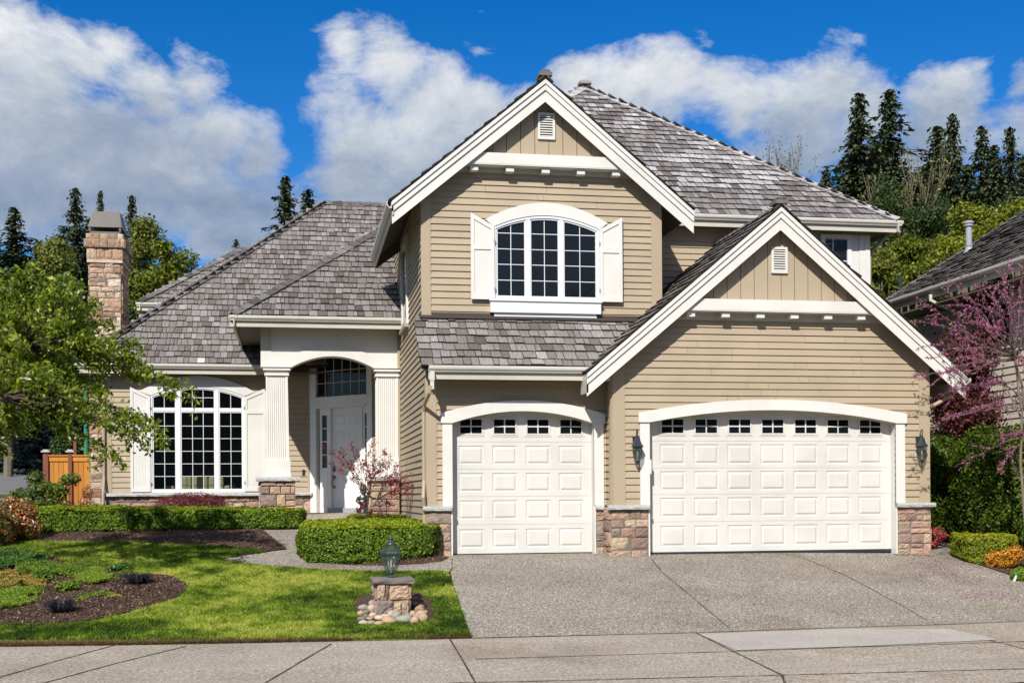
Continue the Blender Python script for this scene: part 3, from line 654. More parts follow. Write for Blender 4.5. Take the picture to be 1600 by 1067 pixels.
# ---------------- garage doors
def garage_door(xa,xb,Y,z0,zs,zc,cols,c0,c1,wz0,wz1,rows,label):
    """door slab with raised panels; cols evenly spaced centres from c0 to c1"""
    root=None; D=Y+.20; p=(c1-c0)/(cols-1); pw=p*.37
    mb=MB(); cx=(xa+xb)/2
    # grid lines
    pan=[]
    for i in range(cols):
        c=c0+p*i
        for (a,b) in rows: pan.append((c-pw,c+pw,a,b))
    xs=sorted({xa-.05,xb+.05}|{q for (a,b,_,_) in pan for q in (a,b)}); zs_=sorted({z0}|{q for (_,_,a,b) in pan for q in (a,b)}|{wz0-.18,zc+.1})
    inp=lambda x,z: any(a-1e-4<x<b+1e-4 and c-1e-4<z<d+1e-4 for a,b,c,d in pan)
    for i in range(len(xs)-1):
        for j in range(len(zs_)-1):
            x0,x1,za_,zb_=xs[i],xs[i+1],zs_[j],zs_[j+1]
            if inp((x0+x1)/2,(za_+zb_)/2): continue
            mb.add([(x0,D,za_),(x1,D,za_),(x1,D,zb_),(x0,D,zb_)],[(0,1,2,3)],.5)
    for (a,b,c,d) in pan:
        R=[(0,0),(.012,.012),(.030,.012),(.062,-.004)]
        vs=[]
        for (ins,dep) in R: vs+=[(a+ins,D+dep,c+ins),(b-ins,D+dep,c+ins),(b-ins,D+dep,d-ins),(a+ins,D+dep,d-ins)]
        fs=[]
        for k in range(3):
            for q in range(4): fs.append((k*4+q,k*4+(q+1)%4,(k+1)*4+(q+1)%4,(k+1)*4+q))
        fs.append((12,13,14,15)); mb.add(vs,fs,.5)
    dr=mb.build('garage_door',M['door'],house)
    if label: dr['label']=label
    # section seams
    mb=MB()
    gaps=[(rows[i][1]+rows[i+1][0])/2 for i in range(len(rows)-1)]+[rows[-1][1]+(rows[-1][0]-rows[-2][1])/2]
    for z in gaps: mb.box(xa,xb,D-.004,D+.004,z-.004,z+.006)
    mb.build('section_seam',M['gutter'],dr)
    mb=MB(); mb.box(xa,xb,D-.012,D+.02,z0-.03,z0+.035); mb.build('bottom_seal',M['black'],dr)
    # windows
    for i in range(cols):
        c=c0+p*i; a,b=c-pw*.86,c+pw*.86
        mb=MB(); f=.03
        mb.box(a-f,b+f,D-.016,D-.001,wz0-f,wz0);mb.box(a-f,b+f,D-.016,D-.001,wz1,wz1+f);mb.box(a-f,a,D-.016,D-.001,wz0,wz1);mb.box(b,b+f,D-.016,D-.001,wz0,wz1)
        mb.box(c-.012,c+.012,D-.016,D-.004,wz0,wz1); zm=(wz0+wz1)/2; mb.box(a,c-.012,D-.016,D-.004,zm-.012,zm+.012); mb.box(c+.012,b,D-.016,D-.004,zm-.012,zm+.012)
        mb.box(a-f-.03,b+f+.03,D-.008,D-.0005,wz0-f-.03,wz0-f);  mb.box(a-f-.03,b+f+.03,D-.008,D-.0005,wz1+f,wz1+f+.02)
        mb.build('window_frame',M['door'],dr)
        mb=MB(); mb.box(a,b,D-.006,D-.002,wz0,wz1); mb.build('window_pane',M['glass'],dr)
    # jambs
    zg=-.06
    for (u0,u1,sd) in ((xa-.19,xa,-1),(xb,xb+.19,1)):
        mb=MB(); mb.box(u0,u1,Y-.045,Y+.012,.955,zs+.0); 
        if sd<0: mb.box(u1-.03,u1,Y-.03,Y+.20,zg,.954); mb.box(u1-.02,u1,Y+.012,Y+.20,.956,zs)
        else: mb.box(u0,u0+.03,Y-.03,Y+.20,zg,.954); mb.box(u0,u0+.02,Y+.012,Y+.20,.956,zs)
        mb.build('door_jamb',M['white'],house)
    # arched header
    ov=.03; hw=(xb-xa)/2; inner=parab(cx,hw,zs,zc,28); full=hw+.19+ov
    oc=zc+.205; oe=zs+.185
    outer=parab(cx,full,oe,oc,28)
    mb=MB(); poly=[(cx-full,zs)]+inner+[(cx+full,zs)]+outer[::-1]
    # build as strips so the shape stays clean
    n=28; vs=[];fs=[]
    ins=[(cx-full,zs)]+inner+[(cx+full,zs)]; 
    def topz(x): t=(x-cx)/full; return oc-(oc-oe)*t*t
    for y in (Y-.075,Y+.01):
        for (x,z) in ins: vs.append((x,y,z)); vs.append((x,y,topz(x)))
    k=len(ins)
    for i in range(k-1):
        a=2*i; fs.append((a,a+2,a+3,a+1)); b=a+2*k; fs.append((b+1,b+3,b+2,b)); fs.append((a+1,a+3,b+3,b+1)); fs.append((a,b,b+2,a+2))
    fs.append((0,1,2*k+1,2*k)); e=2*(k-1); fs.append((e+1,e,e+2*k,e+2*k+1))
    mb.add(vs,fs,.5); mb.build('arched_header',M['white'],house)
    mb=MB(); pts=parab(cx,hw-.0,zs-.0,zc-.0,24); vs=[];fs=[]
    for (x,z) in pts: vs+=[(x,Y+.012,z+.012),(x,Y+.2,z+.012),(x,Y+.2,z-.012),(x,Y+.012,z-.012)]
    for i in range(24):
        a=4*i
        for q in range(4): fs.append((a+q,a+(q+1)%4,a+4+(q+1)%4,a+4+q))
    mb.add(vs,fs,.5); mb.build('arch_reveal',M['cream'],house)
    return dr
D1=WG1+.2; D2=WG2+.2
def zpx(py,px,Y): return XZ(px,py,Y)[1]
r1=[(zpx(480+b/2.667,815,D1),zpx(480+a/2.667,815,D1)) for a,b in ((922,1000),(803,882),(690,768),(577,655))]
garage_door(g1a,g1b,WG1,0.0,z1s,z1c,4,XZ(640+257/2.667,760,D1)[0],XZ(640+673/2.667,760,D1)[0],zpx(677.2,815,D1),zpx(655.5,815,D1),r1,'narrow cream panelled garage door with four small windows')
r2=[(zpx(580+b/2.963,1200,D2),zpx(580+a/2.963,1200,D2)) for a,b in ((710,805),(582,670),(461,549),(338,429))]
garage_door(g2a,g2b,WG2,0.0,z2s,z2c,7,XZ(960+270/2.963,760,D2)[0],XZ(960+1184.5/2.963,760,D2)[0],zpx(676.6,1200,D2),zpx(655.6,1200,D2),r2,'wide cream panelled garage door with seven small windows')
# small latch on the wide door jamb
mb=MB(); mb.box(g2a+.0,g2a+.03,WG2-.05,WG2+.02,1.55,1.82); mb.build('jamb_latch',M['white'],house)
# ---------------- stone piers at the garages
def pier(name,x0,x1,Y,z0,z1,capo=.05,ret=None,cap0=None,cap1=None):
    mb=MB(); ashlar(mb,(0,Y,0),(1,0,0),(0,-1,0),x0,x1,z0,z1)
    if ret:
        for (X,nx,ya,yb) in ret: ashlar(mb,(X,0,0),(0,-1,0) if nx<0 else (0,1,0),(nx,0,0),-yb if nx<0 else ya,-ya if nx<0 else yb,z0,z1)
    p=mb.build(name,M['stone'],house)
    mb=MB(); mb.box(x0+.01,x1-.01,Y-.028,Y+.05,z0,z1); mb.build('mortar',M['mortar'],p)
    mb=MB(); capstone(mb,(cap0 if cap0 is not None else x0-capo),(cap1 if cap1 is not None else x1+capo),Y-.11,Y+.0,z1,z1+.085); mb.build('pier_cap',M['cap'],p)
    return p
zc_=.87
pier('stone_pier',XZ(665.5,850,WG1)[0],g1a-.03,WG1,-.15,zc_,cap0=XZ(661,795,WG1-.1)[0],cap1=g1a-.02)
pier('stone_pier',g1b+.03,5.90,WG1,-.1,zc_,cap0=g1b+.02,cap1=5.85)
p=pier('stone_pier',5.87,g2a-.03,WG2,-.1,zc_,cap0=5.80,cap1=g2a-.02,ret=[(5.88,-1,WG2-.02,WG1-.05)])
pier('stone_pier',g2b+.03,12.45,WG2,-.1,zc_,cap0=g2b+.0,cap1=12.52,ret=[(12.44,1,WG2,WG2+.6)])
# ---------------- shutters
def shutter(xi,xo,zb,zi,zo,Y,rail,label=None):
    """xi inner (hinge) edge with top zi, xo outer edge with top zo"""
    mb=MB(); w=.07; s=1 if xo>xi else -1
    tz=lambda x: zi+(zo-zi)*(x-xi)/(xo-xi)
    t=.045
    mb.xz([(xi,zb),(xi+s*w,zb),(xi+s*w,tz(xi+s*w)),(xi,zi)],Y-t,Y-.005)
    mb.xz([(xo,zb),(xo-s*w,zb),(xo-s*w,tz(xo-s*w)),(xo,zo)],Y-t,Y-.005)
    a,b=xi+s*w,xo-s*w
    mb.xz([(a,tz(a)-.09),(b,tz(b)-.09),(b,tz(b)),(a,tz(a))],Y-t,Y-.005)
    mb.box(min(a,b),max(a,b),Y-t,Y-.005,zb,zb+.10)
    mb.box(min(a,b),max(a,b),Y-t,Y-.005,rail-.05,rail+.05)
    mb.xz([(a,zb),(b,zb),(b,tz(b)),(a,tz(a))],Y-.026,Y-.006)
    nn=5
    for i in range(1,nn):
        x=a+(b-a)*i/nn; mb.box(x-.003,x+.003,Y-.029,Y-.02,zb+.1,rail-.05); mb.box(x-.003,x+.003,Y-.029,Y-.02,rail+.05,tz(x)-.09)
    sh=mb.build('shutter',M['white'],house)
    for z in (zb+.22,zi-.28):
        mb=MB(); mb.tube([(xi,Y-.055,z-.05),(xi,Y-.055,z+.05)],.008,6); mb.box(xi-.02,xi+.02,Y-.052,Y-.046,z-.02,z+.02); mb.build('hinge',M['galv'],sh)
# ---------------- arched three-lite window
def arch_window(cx,hw,z0,zs,zc,Y,mull,cols,rows,trans=None,pane='glass',fr=.045,label=None,top_over=.0):
    """frame outline: bottom z0, spring zs, crown zc. mull: [(x0,x1)...] vertical mullions. cols: muntins per lite. rows: z of horizontal muntins"""
    top=lambda x: zc-(zc-zs)*((x-cx)/hw)**2
    root=bpy.data.objects.new('window',None); COL.objects.link(root); root.parent=house; WLOC[root.name]=WLOC[house.name]
    def band(f0,f1,y0,y1,mbx):
        # outline ring between inset f0 and f1
        n=24; vs=[];fs=[]
        def outl(f):
            pts=[(cx-hw+f,z0+f)]
            for i in range(n+1):
                x=cx+(hw-f)*(-1+2*i/n); pts.append((x,top(x)-f*1.05))
            pts.append((cx+hw-f,z0+f)); return pts
        A=outl(f0);B=outl(f1);k=len(A)
        for y in (y0,y1):
            vs+=[(x,y,z) for x,z in A]+[(x,y,z) for x,z in B]
        for i in range(k):
            j=(i+1)%k; fs+=[(i,j,j+k,i+k)[::-1],(i+2*k,j+2*k,j+3*k,i+3*k),(i,j,j+2*k,i+2*k),(i+k,j+k,j+3*k,i+3*k)[::-1]]
        mbx.add(vs,fs,.5)
    mb=MB(); band(0,fr,Y-.055,Y+.02,mb); band(fr*.9,fr+.03,Y-.035,Y+.02,mb)
    for (a,b) in mull:
        k=8; xs=[a+(b-a)*i/k for i in range(k+1)]
        mb.xz([(a,z0+fr),(b,z0+fr)]+[(x,top(x)-fr) for x in xs[::-1]],Y-.05,Y+.02)
        m_=(a+b)/2; mb.box(a-.028,a,Y-.034,Y+.02,z0+fr,top(a)-fr-.01); mb.box(b,b+.028,Y-.034,Y+.02,z0+fr,top(b)-fr-.01)
    lites=[]; e=[cx-hw+fr+.03]+[q for ab in mull for q in (ab[0]-.028,ab[1]+.028)]+[cx+hw-fr-.03]
    for i in range(0,len(e),2): lites.append((e[i],e[i+1]))
    if trans:
        for (a,b) in lites: mb.box(a,b,Y-.045,Y+.02,trans[0],trans[1])
        for (a,b) in lites: mb.box(a,b,Y-.032,Y+.02,trans[0]-.03,trans[0]); mb.box(a,b,Y-.032,Y+.02,trans[1],trans[1]+.03)
    for (a,b) in lites: mb.box(a,b,Y-.034,Y+.02,z0+fr+.0,z0+fr+.045)
    w=mb.build('window_frame',M['vinyl'],root)
    mb=MB()
    for (a,b),nc in zip(lites,cols):
        for i in range(1,nc+1):
            x=a+(b-a)*i/(nc+1); 
            if trans: mb.box(x-.007,x+.007,Y-.012,Y-.004,z0+fr+.045,trans[0]-.03); mb.box(x-.007,x+.007,Y-.012,Y-.004,trans[1]+.03,top(x)-fr-.03)
            else: mb.box(x-.007,x+.007,Y-.012,Y-.004,z0+fr+.045,top(x)-fr-.03)
        for z in rows:
            if z<min(top(a),top(b))-.08: mb.box(a,b,Y-.0125,Y-.0045,z-.007,z+.007)
    mb.build('muntins',M['vinyl'],root)
    for (a,b) in lites:
        mb=MB(); k=8; mb.xz([(a,z0+fr),(b,z0+fr)]+[(b+(a-b)*i/k,top(b+(a-b)*i/k)-fr) for i in range(k+1)],Y-.003,Y+.002); mb.build('window_pane',M[pane],root)
    return root,top
def arch_casing(cx,hwi,zs,zc,hwo,zos,zoc,Y,parent,zend=None,t=.07,mat='white'):
    n=26; vs=[];fs=[]
    for y in (Y-t,Y+.005):
        for i in range(n+1):
            tt=-1+2*i/n; x=cx+hwi*tt; xo=cx+hwo*tt
            vs+=[(x,y,zc-(zc-zs)*tt*tt),(xo,y,zoc-(zoc-zos)*tt*tt)]
    k=n+1
    for i in range(n):
        a=2*i;b=a+2*k; fs+=[(a,a+2,a+3,a+1),(b+1,b+3,b+2,b),(a+1,a+3,b+3,b+1),(a,b,b+2,a+2)]
    fs+=[(0,1,2*k+1,2*k),(2*n+1,2*n,2*n+2*k,2*n+2*k+1)]
    mb=MB(); mb.add(vs,fs,.5); return mb.build('arched_casing',M[mat],parent)
# upper window
Y=WU-.02
xl,zb=XZ(771.7,469,Y); xr,_=XZ(936,470,Y); cx=(xl+xr)/2; hw=(xr-xl)/2
zs=XZ(854,358,Y)[1]; zc=XZ(854,338.5,Y)[1]
px2x=lambda p:XZ(p,420,Y)[0]
rows=[XZ(854,q,Y)[1] for q in (439.5,415,391,366.5)]
w,top=arch_window(cx,hw,zb,zs,zc,Y,[(px2x(821.2),px2x(827.6)),(px2x(873.4),px2x(879.4))],(1,1,1),rows)
arch_casing(cx,hw+.0,zs+.005,zc+.005,hw+.17,XZ(850,347,Y)[1],XZ(854,318.5,Y)[1],Y,w)
sx0=XZ(765,480,Y)[0];sx1=XZ(937,480,Y)[0]; s0=XZ(851,489.3,Y-.1)[1]
mb=MB(); mb.box(sx0,sx1,Y-.12,Y+.01,s0,zb+.0); mb.box(sx0-.02,sx1+.02,Y-.15,Y+.01,zb-.03,zb+.004); mb.box(sx0+.08,sx1-.08,Y-.07,Y+.01,s0-.11,s0-.001); mb.build('window_sill',M['vinyl'],w)
so=XZ(734.8,400,Y)[0]; rr=XZ(854,390,Y)[1]
ti=zs+.0; to=zs+.25
shutter(cx-hw+.005,so,zb+.0,zs,zs+.26,Y-.05,rr); shutter(cx+hw-.005,2*cx-so,zb+.0,zs,zs+.26,Y-.05,rr)
# living room window
Y=WL-.03
xl,zb=XZ(236.2,769.5,Y); xr,_=XZ(382.9,769,Y); cxL=(xl+xr)/2; hw=(xr-xl)/2
zs=XZ(309,619,Y)[1]; zc=XZ(309,604,Y)[1]
px2x=lambda p:XZ(p,700,Y)[0]
cvy=lambda q:XZ(309,570+q/4.6375,Y)[1]
rows=[cvy(q) for q in (806,716,625,533,443,238)]
w,top=arch_window(cxL,hw,zb,zs,zc,Y,[(px2x(275.6),px2x(282.3)),(px2x(336.4),px2x(342.2))],(1,2,1),rows,(cvy(338),cvy(320)),'clear')
arch_casing(cxL,hw,zs+.005,zc+.005,hw+.27,XZ(309,612,Y)[1],XZ(309,587.3,Y)[1],Y,w)
so=XZ(204.3,700,Y)[0]; rr=cvy(340)
shutter(cxL-hw+.0,so,zb+.02,zs-.02,zs+.22,Y-.04,rr); shutter(cxL+hw,2*cxL-so+.05,zb+.02,zs-.02,zs+.22,Y-.04,rr)
# left wall siding + base + room
holeL=arch_hole(cxL,hw-.02,zb-.2,zs-.02,zc-.02)
siding('siding_wall',(0,WL,0),(1,0,0),(0,-1,0),1.28,LZ-.2,lambda v:[(-4.86,.37)],[holeL],.136)
siding('siding_wall',(-4.86,0,0),(0,1,0),(-1,0,0),.6,LZ-.2,lambda v:[(32.72,44)],[],.136)
for bx in ((-4.84,cxL-hw,.3,LZ-.2),(cxL+hw,.45,.3,LZ-.2),(cxL-hw,cxL+hw,.3,zb)):
    mb=MB(); mb.box(bx[0],bx[1],WL+.012,WL+.12,bx[2],bx[3]); mb.build('wall_backing',M['siding'],house)
mb=MB()
mb.xz([(cxL-hw,LZ-.2),(cxL-hw,zs)]+parab(cxL,hw,zs,zc,16)+[(cxL+hw,LZ-.2)],WL+.012,WL+.12)
mb.build('wall_backing',M['siding'],house)
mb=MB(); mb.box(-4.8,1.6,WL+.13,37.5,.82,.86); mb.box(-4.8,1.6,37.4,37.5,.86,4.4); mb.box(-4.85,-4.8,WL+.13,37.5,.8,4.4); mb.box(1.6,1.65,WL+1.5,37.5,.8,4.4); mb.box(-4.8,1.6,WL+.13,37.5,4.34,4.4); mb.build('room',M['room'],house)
cboard(-4.88,-4.68,WL,1.3,LZ-.2)
mb=MB(); capstone(mb,XZ(160,772,WL)[0],.36,WL-.15,WL,1.19,1.275); mb.build('stone_ledge',M['cap'],house)
mb=MB(); ashlar(mb,(0,WL,0),(1,0,0),(0,-1,0),-4.86,.36,.2,1.19); mb.build('stone_base',M['stone'],house)
mb=MB(); mb.box(-4.85,.36,WL-.026,WL+.01,.2,1.19); mb.build('mortar',M['mortar'],house)
# ---------------- side wall window (narrow, seen edge on)
mb=MB(); 
for (a,b,c,d) in ((26.95,28.3,4.93,5.06),(26.95,28.3,6.72,6.9),(26.95,27.07,5.06,6.72),(28.18,28.3,5.06,6.72)): mb.box(SX-.07,SX,a,b,c,d)
w=mb.build('window',M['white'],house); mb=MB(); mb.box(SX-.03,SX-.01,27.07,28.18,5.06,6.72); mb.build('window_pane',M['glass'],w)
mb=MB(); mb.box(SX-.11,SX,26.9,28.35,4.85,4.93); mb.build('window_sill',M['tan'],w)
# ---------------- upper right corner window with white panels
Y=MW
zt=XZ(1300,367,Y)[1]
mb=MB(); xa=11.55; x0=XZ(1322.5,400,Y)[0]; x1=XZ(1329,400,Y)[0]; x2=XZ(1341,400,Y)[0]
mb.box(x0,x1,Y-.06,Y+.01,5.2,zt); mb.box(xa,xa+.1,Y-.06,Y+.01,5.2,zt); mb.box(xa+.1,x0,Y-.06,Y+.01,zt-.09,zt)
w=mb.build('window_frame',M['vinyl'],house)
mb=MB(); mb.box(xa+.1,x0,Y-.02,Y-.01,5.2,zt-.09); mb.build('window_pane',M['glass'],w)
mb=MB(); xm=(xa+.1+x0)/2+.0
mb.box(x0-.34,x0-.32,Y-.03,Y-.021,5.2,zt-.09); 
for i in range(3): mb.box(xa+.1,x0,Y-.0305,Y-.0215,5.45+i*.45,5.47+i*.45)
mb.build('muntins',M['vinyl'],w)
mb=MB()
for i in range(20): mb.obox(Vector((xa+.12,Y-.008,5.25+i*.07)),(x0-xa-.14,0,0),(0,.03,.02),(0,-.002,.004))
mb.build('window_blind',M['blind'],w)
mb=MB(); mb.box(x1,x2,Y-.03,Y+.01,3.5,zt); mb.box(x2+.004,12.60,Y-.045,Y+.01,3.5,zt); mb.box(12.60,12.72,Y-.06,Y+.06,3.5,zt); mb.build('white_panel',M['white'],house)
# ---------------- entry porch
fz=.74
mb=MB(); mb.box(-.85,SX-.02,PF-.2,WL-.05,.2,fz); mb.box(-.85,SX-.02,PF-.55,PF-.2,.2,fz-.17); mb.box(-.85,SX-.02,PF-.9,PF-.55,.0,fz-.34); mb.build('porch_floor',M['walk'],house)
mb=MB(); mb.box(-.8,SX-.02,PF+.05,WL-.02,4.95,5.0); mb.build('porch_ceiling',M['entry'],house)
# beam with arched opening
P=lambda px,py:XZ(px,py,PF)
bx0,_=P(408.5,540); bx1=SX-.065; zb=P(430,574)[1]; zt=PZ-.2
ox0=P(454,577)[0]; ox1=P(585,577)[0]; ozs=zb; ozc=P(518,556.5)[1]; ocx=(ox0+ox1)/2; ohw=(ox1-ox0)/2
poly=[(bx0,zt),(bx0,zb),(ox0,zb)]+parab(ocx,ohw,ozs,ozc,26)[1:-1]+[(ox1,zb),(bx1,zb),(bx1,zt)]
mb=MB(); mb.xz(poly,PF+.03,PF+.40); mb.build('porch_beam',M['white'],house)
uz=P(430,549.5)[1]; ucrown=P(518,542.5)[1]; uhw=P(572,550)[0]-ocx
mb=MB(); poly=[(bx0-.02,zb+.0),(ox0,zb)]+parab(ocx,ohw,ozs,ozc,26)[1:-1]+[(ox1,zb),(bx1,zb),(bx1,uz)]+parab(ocx,uhw,uz,ucrown,20)[::-1]+[(bx0-.02,uz)]
mb.xz(poly,PF-.01,PF+.03); mb.build('arch_band',M['white'],house)
mb=MB(); mb.box(bx0-.02,bx0+.22,PF-.0,PF+.03,uz+.002,zt); mb.build('beam_corner_board',M['cream'],house)
mb=MB(); mb.box(bx0,bx0+.36,PF+.401,WL-.02,zb+.35,zt); mb.box(SX-.40,SX-.03,PF+.401,PF+2,zb+.3,zt); mb.build('side_beam',M['cream'],house)
def column(pa,pb,ba,bb,bca,bcb,label=None):
    """tapered square fluted column from photo px at top and bottom"""
    zt_=P(430,585)[1]; zb_=P(430,717)[1]; z0=P(430,745)[1]
    a0,a1=P(pa,600)[0],P(pb,600)[0]; b0,b1=P(ba,700)[0],P(bb,700)[0]; c0,c1=P(bca,730)[0],P(bcb,730)[0]
    cy=PF+.20
    mb=MB(); nfl=9; 
    def ring(x0,x1,z):
        w=(x1-x0)/2; cx=(x0+x1)/2; pts=[]
        for (dx,dy,tx,ty) in ((-1,-1,1,0),(1,-1,0,1),(1,1,-1,0),(-1,1,0,-1)):
            # along an edge
            nx,ny=(ty,-tx)
            for i in range(nfl):
                u0=-1+.16+ (2-.32)*i/nfl; u1=-1+.16+(2-.32)*(i+1)/nfl; 
                for uu,dep in ((u0+.012,0),(u0+.05,.075),(u1-.05,.075),(u1-.012,0)):
                    px_=(dx+tx*(uu+1)); py_=(dy+ty*(uu+1)); pts.append((cx+w*(px_-nx*dep),cy+w*(py_-ny*dep),z))
            pts.append((cx+w*(dx+2*tx),cy+w*(dy+2*ty),z))
        return pts
    r0=ring(b0,b1,zb_); r1=ring(a0,a1,zt_-.02); k=len(r0)
    mb.add(r0+r1,[(i,(i+1)%k,(i+1)%k+k,i+k) for i in range(k)],.5)
    col=mb.build('column',M['white'],house)
    mb=MB(); w=(a1-a0)/2; cx=(a0+a1)/2
    for (e,z,zz) in ((.03,zt_-.03,zt_+.03),(.0,zt_+.03,zt_+.09),(.06,zt_+.09,zt_+.16),(.09,zt_+.16,zb-.002)):
        mb.box(cx-w-e,cx+w+e,cy-w-e,cy+w+e,z,zz)
    mb.build('capital',M['white'],col)
    mb=MB(); w=(c1-c0)/2; cx=(c0+c1)/2; w2=(b1-b0)/2
    mb.box(cx-w2-.02,cx+w2+.02,cy-w2-.02,cy+w2+.02,zb_-.07,zb_); mb.box(cx-w,cx+w,cy-w,cy+w,z0+.0,zb_-.07); mb.box(cx-w-.01,cx+w+.01,cy-w-.01,cy+w+.01,z0,z0+.1)
    mb.build('plinth',M['white'],col)
    # stone pier below
    hw_=.42; zp=P(430,751.5)[1]; x0,x1=cx-.40,min(cx+.40,SX-.07)
    mb=MB(); ashlar(mb,(0,PF-.17,0),(1,0,0),(0,-1,0),x0,x1,.3,zp); ashlar(mb,(x0,0,0),(0,-1,0),(-1,0,0),-(PF+.6),-(PF-.17),.3,zp); p=mb.build('stone_pier',M['stone'],house)
    mb=MB(); mb.box(x0+.01,x1-.01,PF-.14,PF+.6,.3,zp); mb.build('mortar',M['mortar'],p)
    mb=MB(); capstone(mb,x0-.10,min(x1+.10,SX-.065),PF-.28,PF+.68,zp,z0); mb.build('pier_cap',M['cap'],p)
column(415.4,449.5,416.2,452,415,454)
column(588,621.6,588.4,622,587,623)
# door wall at 45 degrees
A0=aY(486.5,700,WL); A0.z=0
du=Vector((1,-1,0)).normalized(); dn=Vector((-1,-1,0)).normalized()
def onW(px,py,off=0):
    d=ray(px,py); O=A0+dn*off; t=(O-Vector((0,0,H))).dot(dn)/d.dot(dn); p=Vector((0,0,H))+d*t; return ((p-A0).dot(du),p.z)
MW45=Matrix(((du.x,-dn.x,0,A0.x),(du.y,-dn.y,0,A0.y),(0,0,1,0),(0,0,0,1)))   # local x along wall, local y into the wall
ue=onW(583.3,700)[0]; uend=((Vector((SX,0,0))-A0).x)/du.x
mb=MB(); lap(mb,(0,0,0),(1,0,0),(0,-1,0),fz,5.0,lambda v:[(0,.0),(ue,uend)] if False else [(ue,uend)]); mb.build('siding_wall',M['siding'],house,M=MW45)
mb=MB(); mb.box(-.02,uend,.141,.2,.3,5.0); mb.build('wall_backing',M['siding'],house,M=MW45)
# frame
zbot=fz; hd=onW(540,636)[1]; t0=onW(495,620.2)[1]; ug=(onW(495,600)[0],onW(574.4,600)[0])
dl,dr_=onW(517.3,700)[0],onW(562.9,700)[0]
sl=(onW(503,700)[0],onW(511,700)[0]); sr=(onW(570,700)[0],onW(577.3,700)[0])
zs1=onW(507,649)[1]; zs0=onW(507,731)[1]
mb=MB()
mb.box(0,ug[0],-.05,.13,zbot,4.9); mb.box(ug[1],ue,-.05,.13,zbot,4.9)              # outer casings (upper part)
mb.box(ug[0],ug[1],-.05,.13,hd+.0,t0-.06); mb.box(ug[0]-.03,ug[1]+.03,-.085,-.0505,t0-.06,t0-.02); mb.box(ug[0],ug[1],-.05,.13,4.78,4.9)
mb.box(ug[0],ug[1],-.075,-.0505,hd+.02,hd+.07)
for u in (sl[1]+.05,dr_+.0): pass
mb.box(sl[1]+.06,dl,-.03,.12,zbot,hd); mb.box(dr_,sr[0]-.06,-.03,.12,zbot,hd)
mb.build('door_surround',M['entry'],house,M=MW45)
mb=MB(); mb.box(ug[0],ug[1],.02,.03,t0-.02,4.78); tr=mb.build('transom_window',M['glass'],house,M=MW45)
mb=MB()
for i in range(1,6): u=ug[0]+(ug[1]-ug[0])*i/6; mb.box(u-.011,u+.011,.008,.0195,t0,4.78)
for py in (599.5,581.0): z=onW(500,py)[1]+.0; mb.box(ug[0],ug[1],.0085,.0185,z-.011,z+.011)
mb.build('muntins',M['cream'],tr,M=MW45)
for (a,b) in (sl,sr):
    a0=max(a-.07,ug[0]); b0=min(b+.055,ug[1])
    mb=MB(); mb.box(a0,a,.0,.1,zbot,hd);mb.box(b,b0,.0,.1,zbot,hd);mb.box(a,b,.0,.1,zs1,hd);mb.box(a,b,.0,.1,zbot,zs0); mb.box(a-.03,b+.03,-.012,-.0005,zbot+.15,zs0-.12)
    for i in range(1,4): z=zs0+(zs1-zs0)*i/4; mb.box(a,b,.01,.03,z-.014,z+.014)
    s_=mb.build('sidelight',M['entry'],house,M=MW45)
    mb=MB(); mb.box(a,b,.031,.036,zs0,zs1); mb.build('sidelight_pane',M['glass'],s_,M=MW45)
mb=MB(); dw=dr_-dl; z0=zbot+.12
mb.box(dl,dr_,.055,.1,z0,hd)
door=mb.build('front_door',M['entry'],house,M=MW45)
mb=MB()
hh=hd-z0
for (ca,cb) in ((.14,.44),(.56,.86)):
    for (za,zb2) in ((.07,.36),(.42,.77),(.83,.93)):
        a,b=dl+dw*ca,dl+dw*cb; c,d=z0+hh*za,z0+hh*zb2
        for (i0,i1,o0,o1) in ((0,.03,0,-.016),(.03,.06,-.016,-.002)):
            pass
        v=[]
        for ins,dep in ((0,.0545),(.02,.042),(.045,.050),(.07,.040)):
            v+=[(a+ins,dep,c+ins),(b-ins,dep,c+ins),(b-ins,dep,d-ins),(a+ins,dep,d-ins)]
        fs=[(k*4+q,k*4+(q+1)%4,(k+1)*4+(q+1)%4,(k+1)*4+q) for k in range(3) for q in range(4)]+[(12,13,14,15)]
        mb.add(v,fs,.5)
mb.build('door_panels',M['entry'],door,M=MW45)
mb=MB(); mb.box(sl[1]+.06,sr[0]-.06,-.06,.05,zbot,z0-.0); mb.build('door_threshold',M['galv'],door,M=MW45)
hu,hzv=onW(520.5,733); 
mb=MB(); mb.box(hu-.035,hu+.035,.03,.055,hzv-.06,hzv+.06); mb.build('deadbolt',M['bronze'],door,M=MW45)
h2=onW(520.5,745)[1]; h3=onW(520.5,760)[1]
mb=MB(); mb.lathe((hu,.04,h2-.045),[(.0,0),(.035,.02),(.04,.045),(.03,.08),(0,.09)],10); mb.tube([(hu,.03,h2-.05),(hu,-.03,h2-.10),(hu,-.03,(h2+h3)/2-.05),(hu,-.01,h3+.02),(hu,.04,h3-.03)],.014,8); mb.lathe((hu,.04,h3-.05),[(0,0),(.03,.02),(.03,.05),(0,.07)],10)
mb.build('door_handle',M['bronze'],door,M=MW45)
# doorbell on siding
bx,bz=XZ(474.3,738,WL); mb=MB(); mb.bev(bx-.035,bx+.035,WL-.05,WL-.01,bz-.075,bz+.075); mb.build('doorbell',M['black'],house)
mb=MB(); u0=XZ(480.5,700,WL)[0]; mb.box(u0,.37,WL-.03,WL+.05,1.28,5.0); mb.build('corner_board',M['tan'],house)
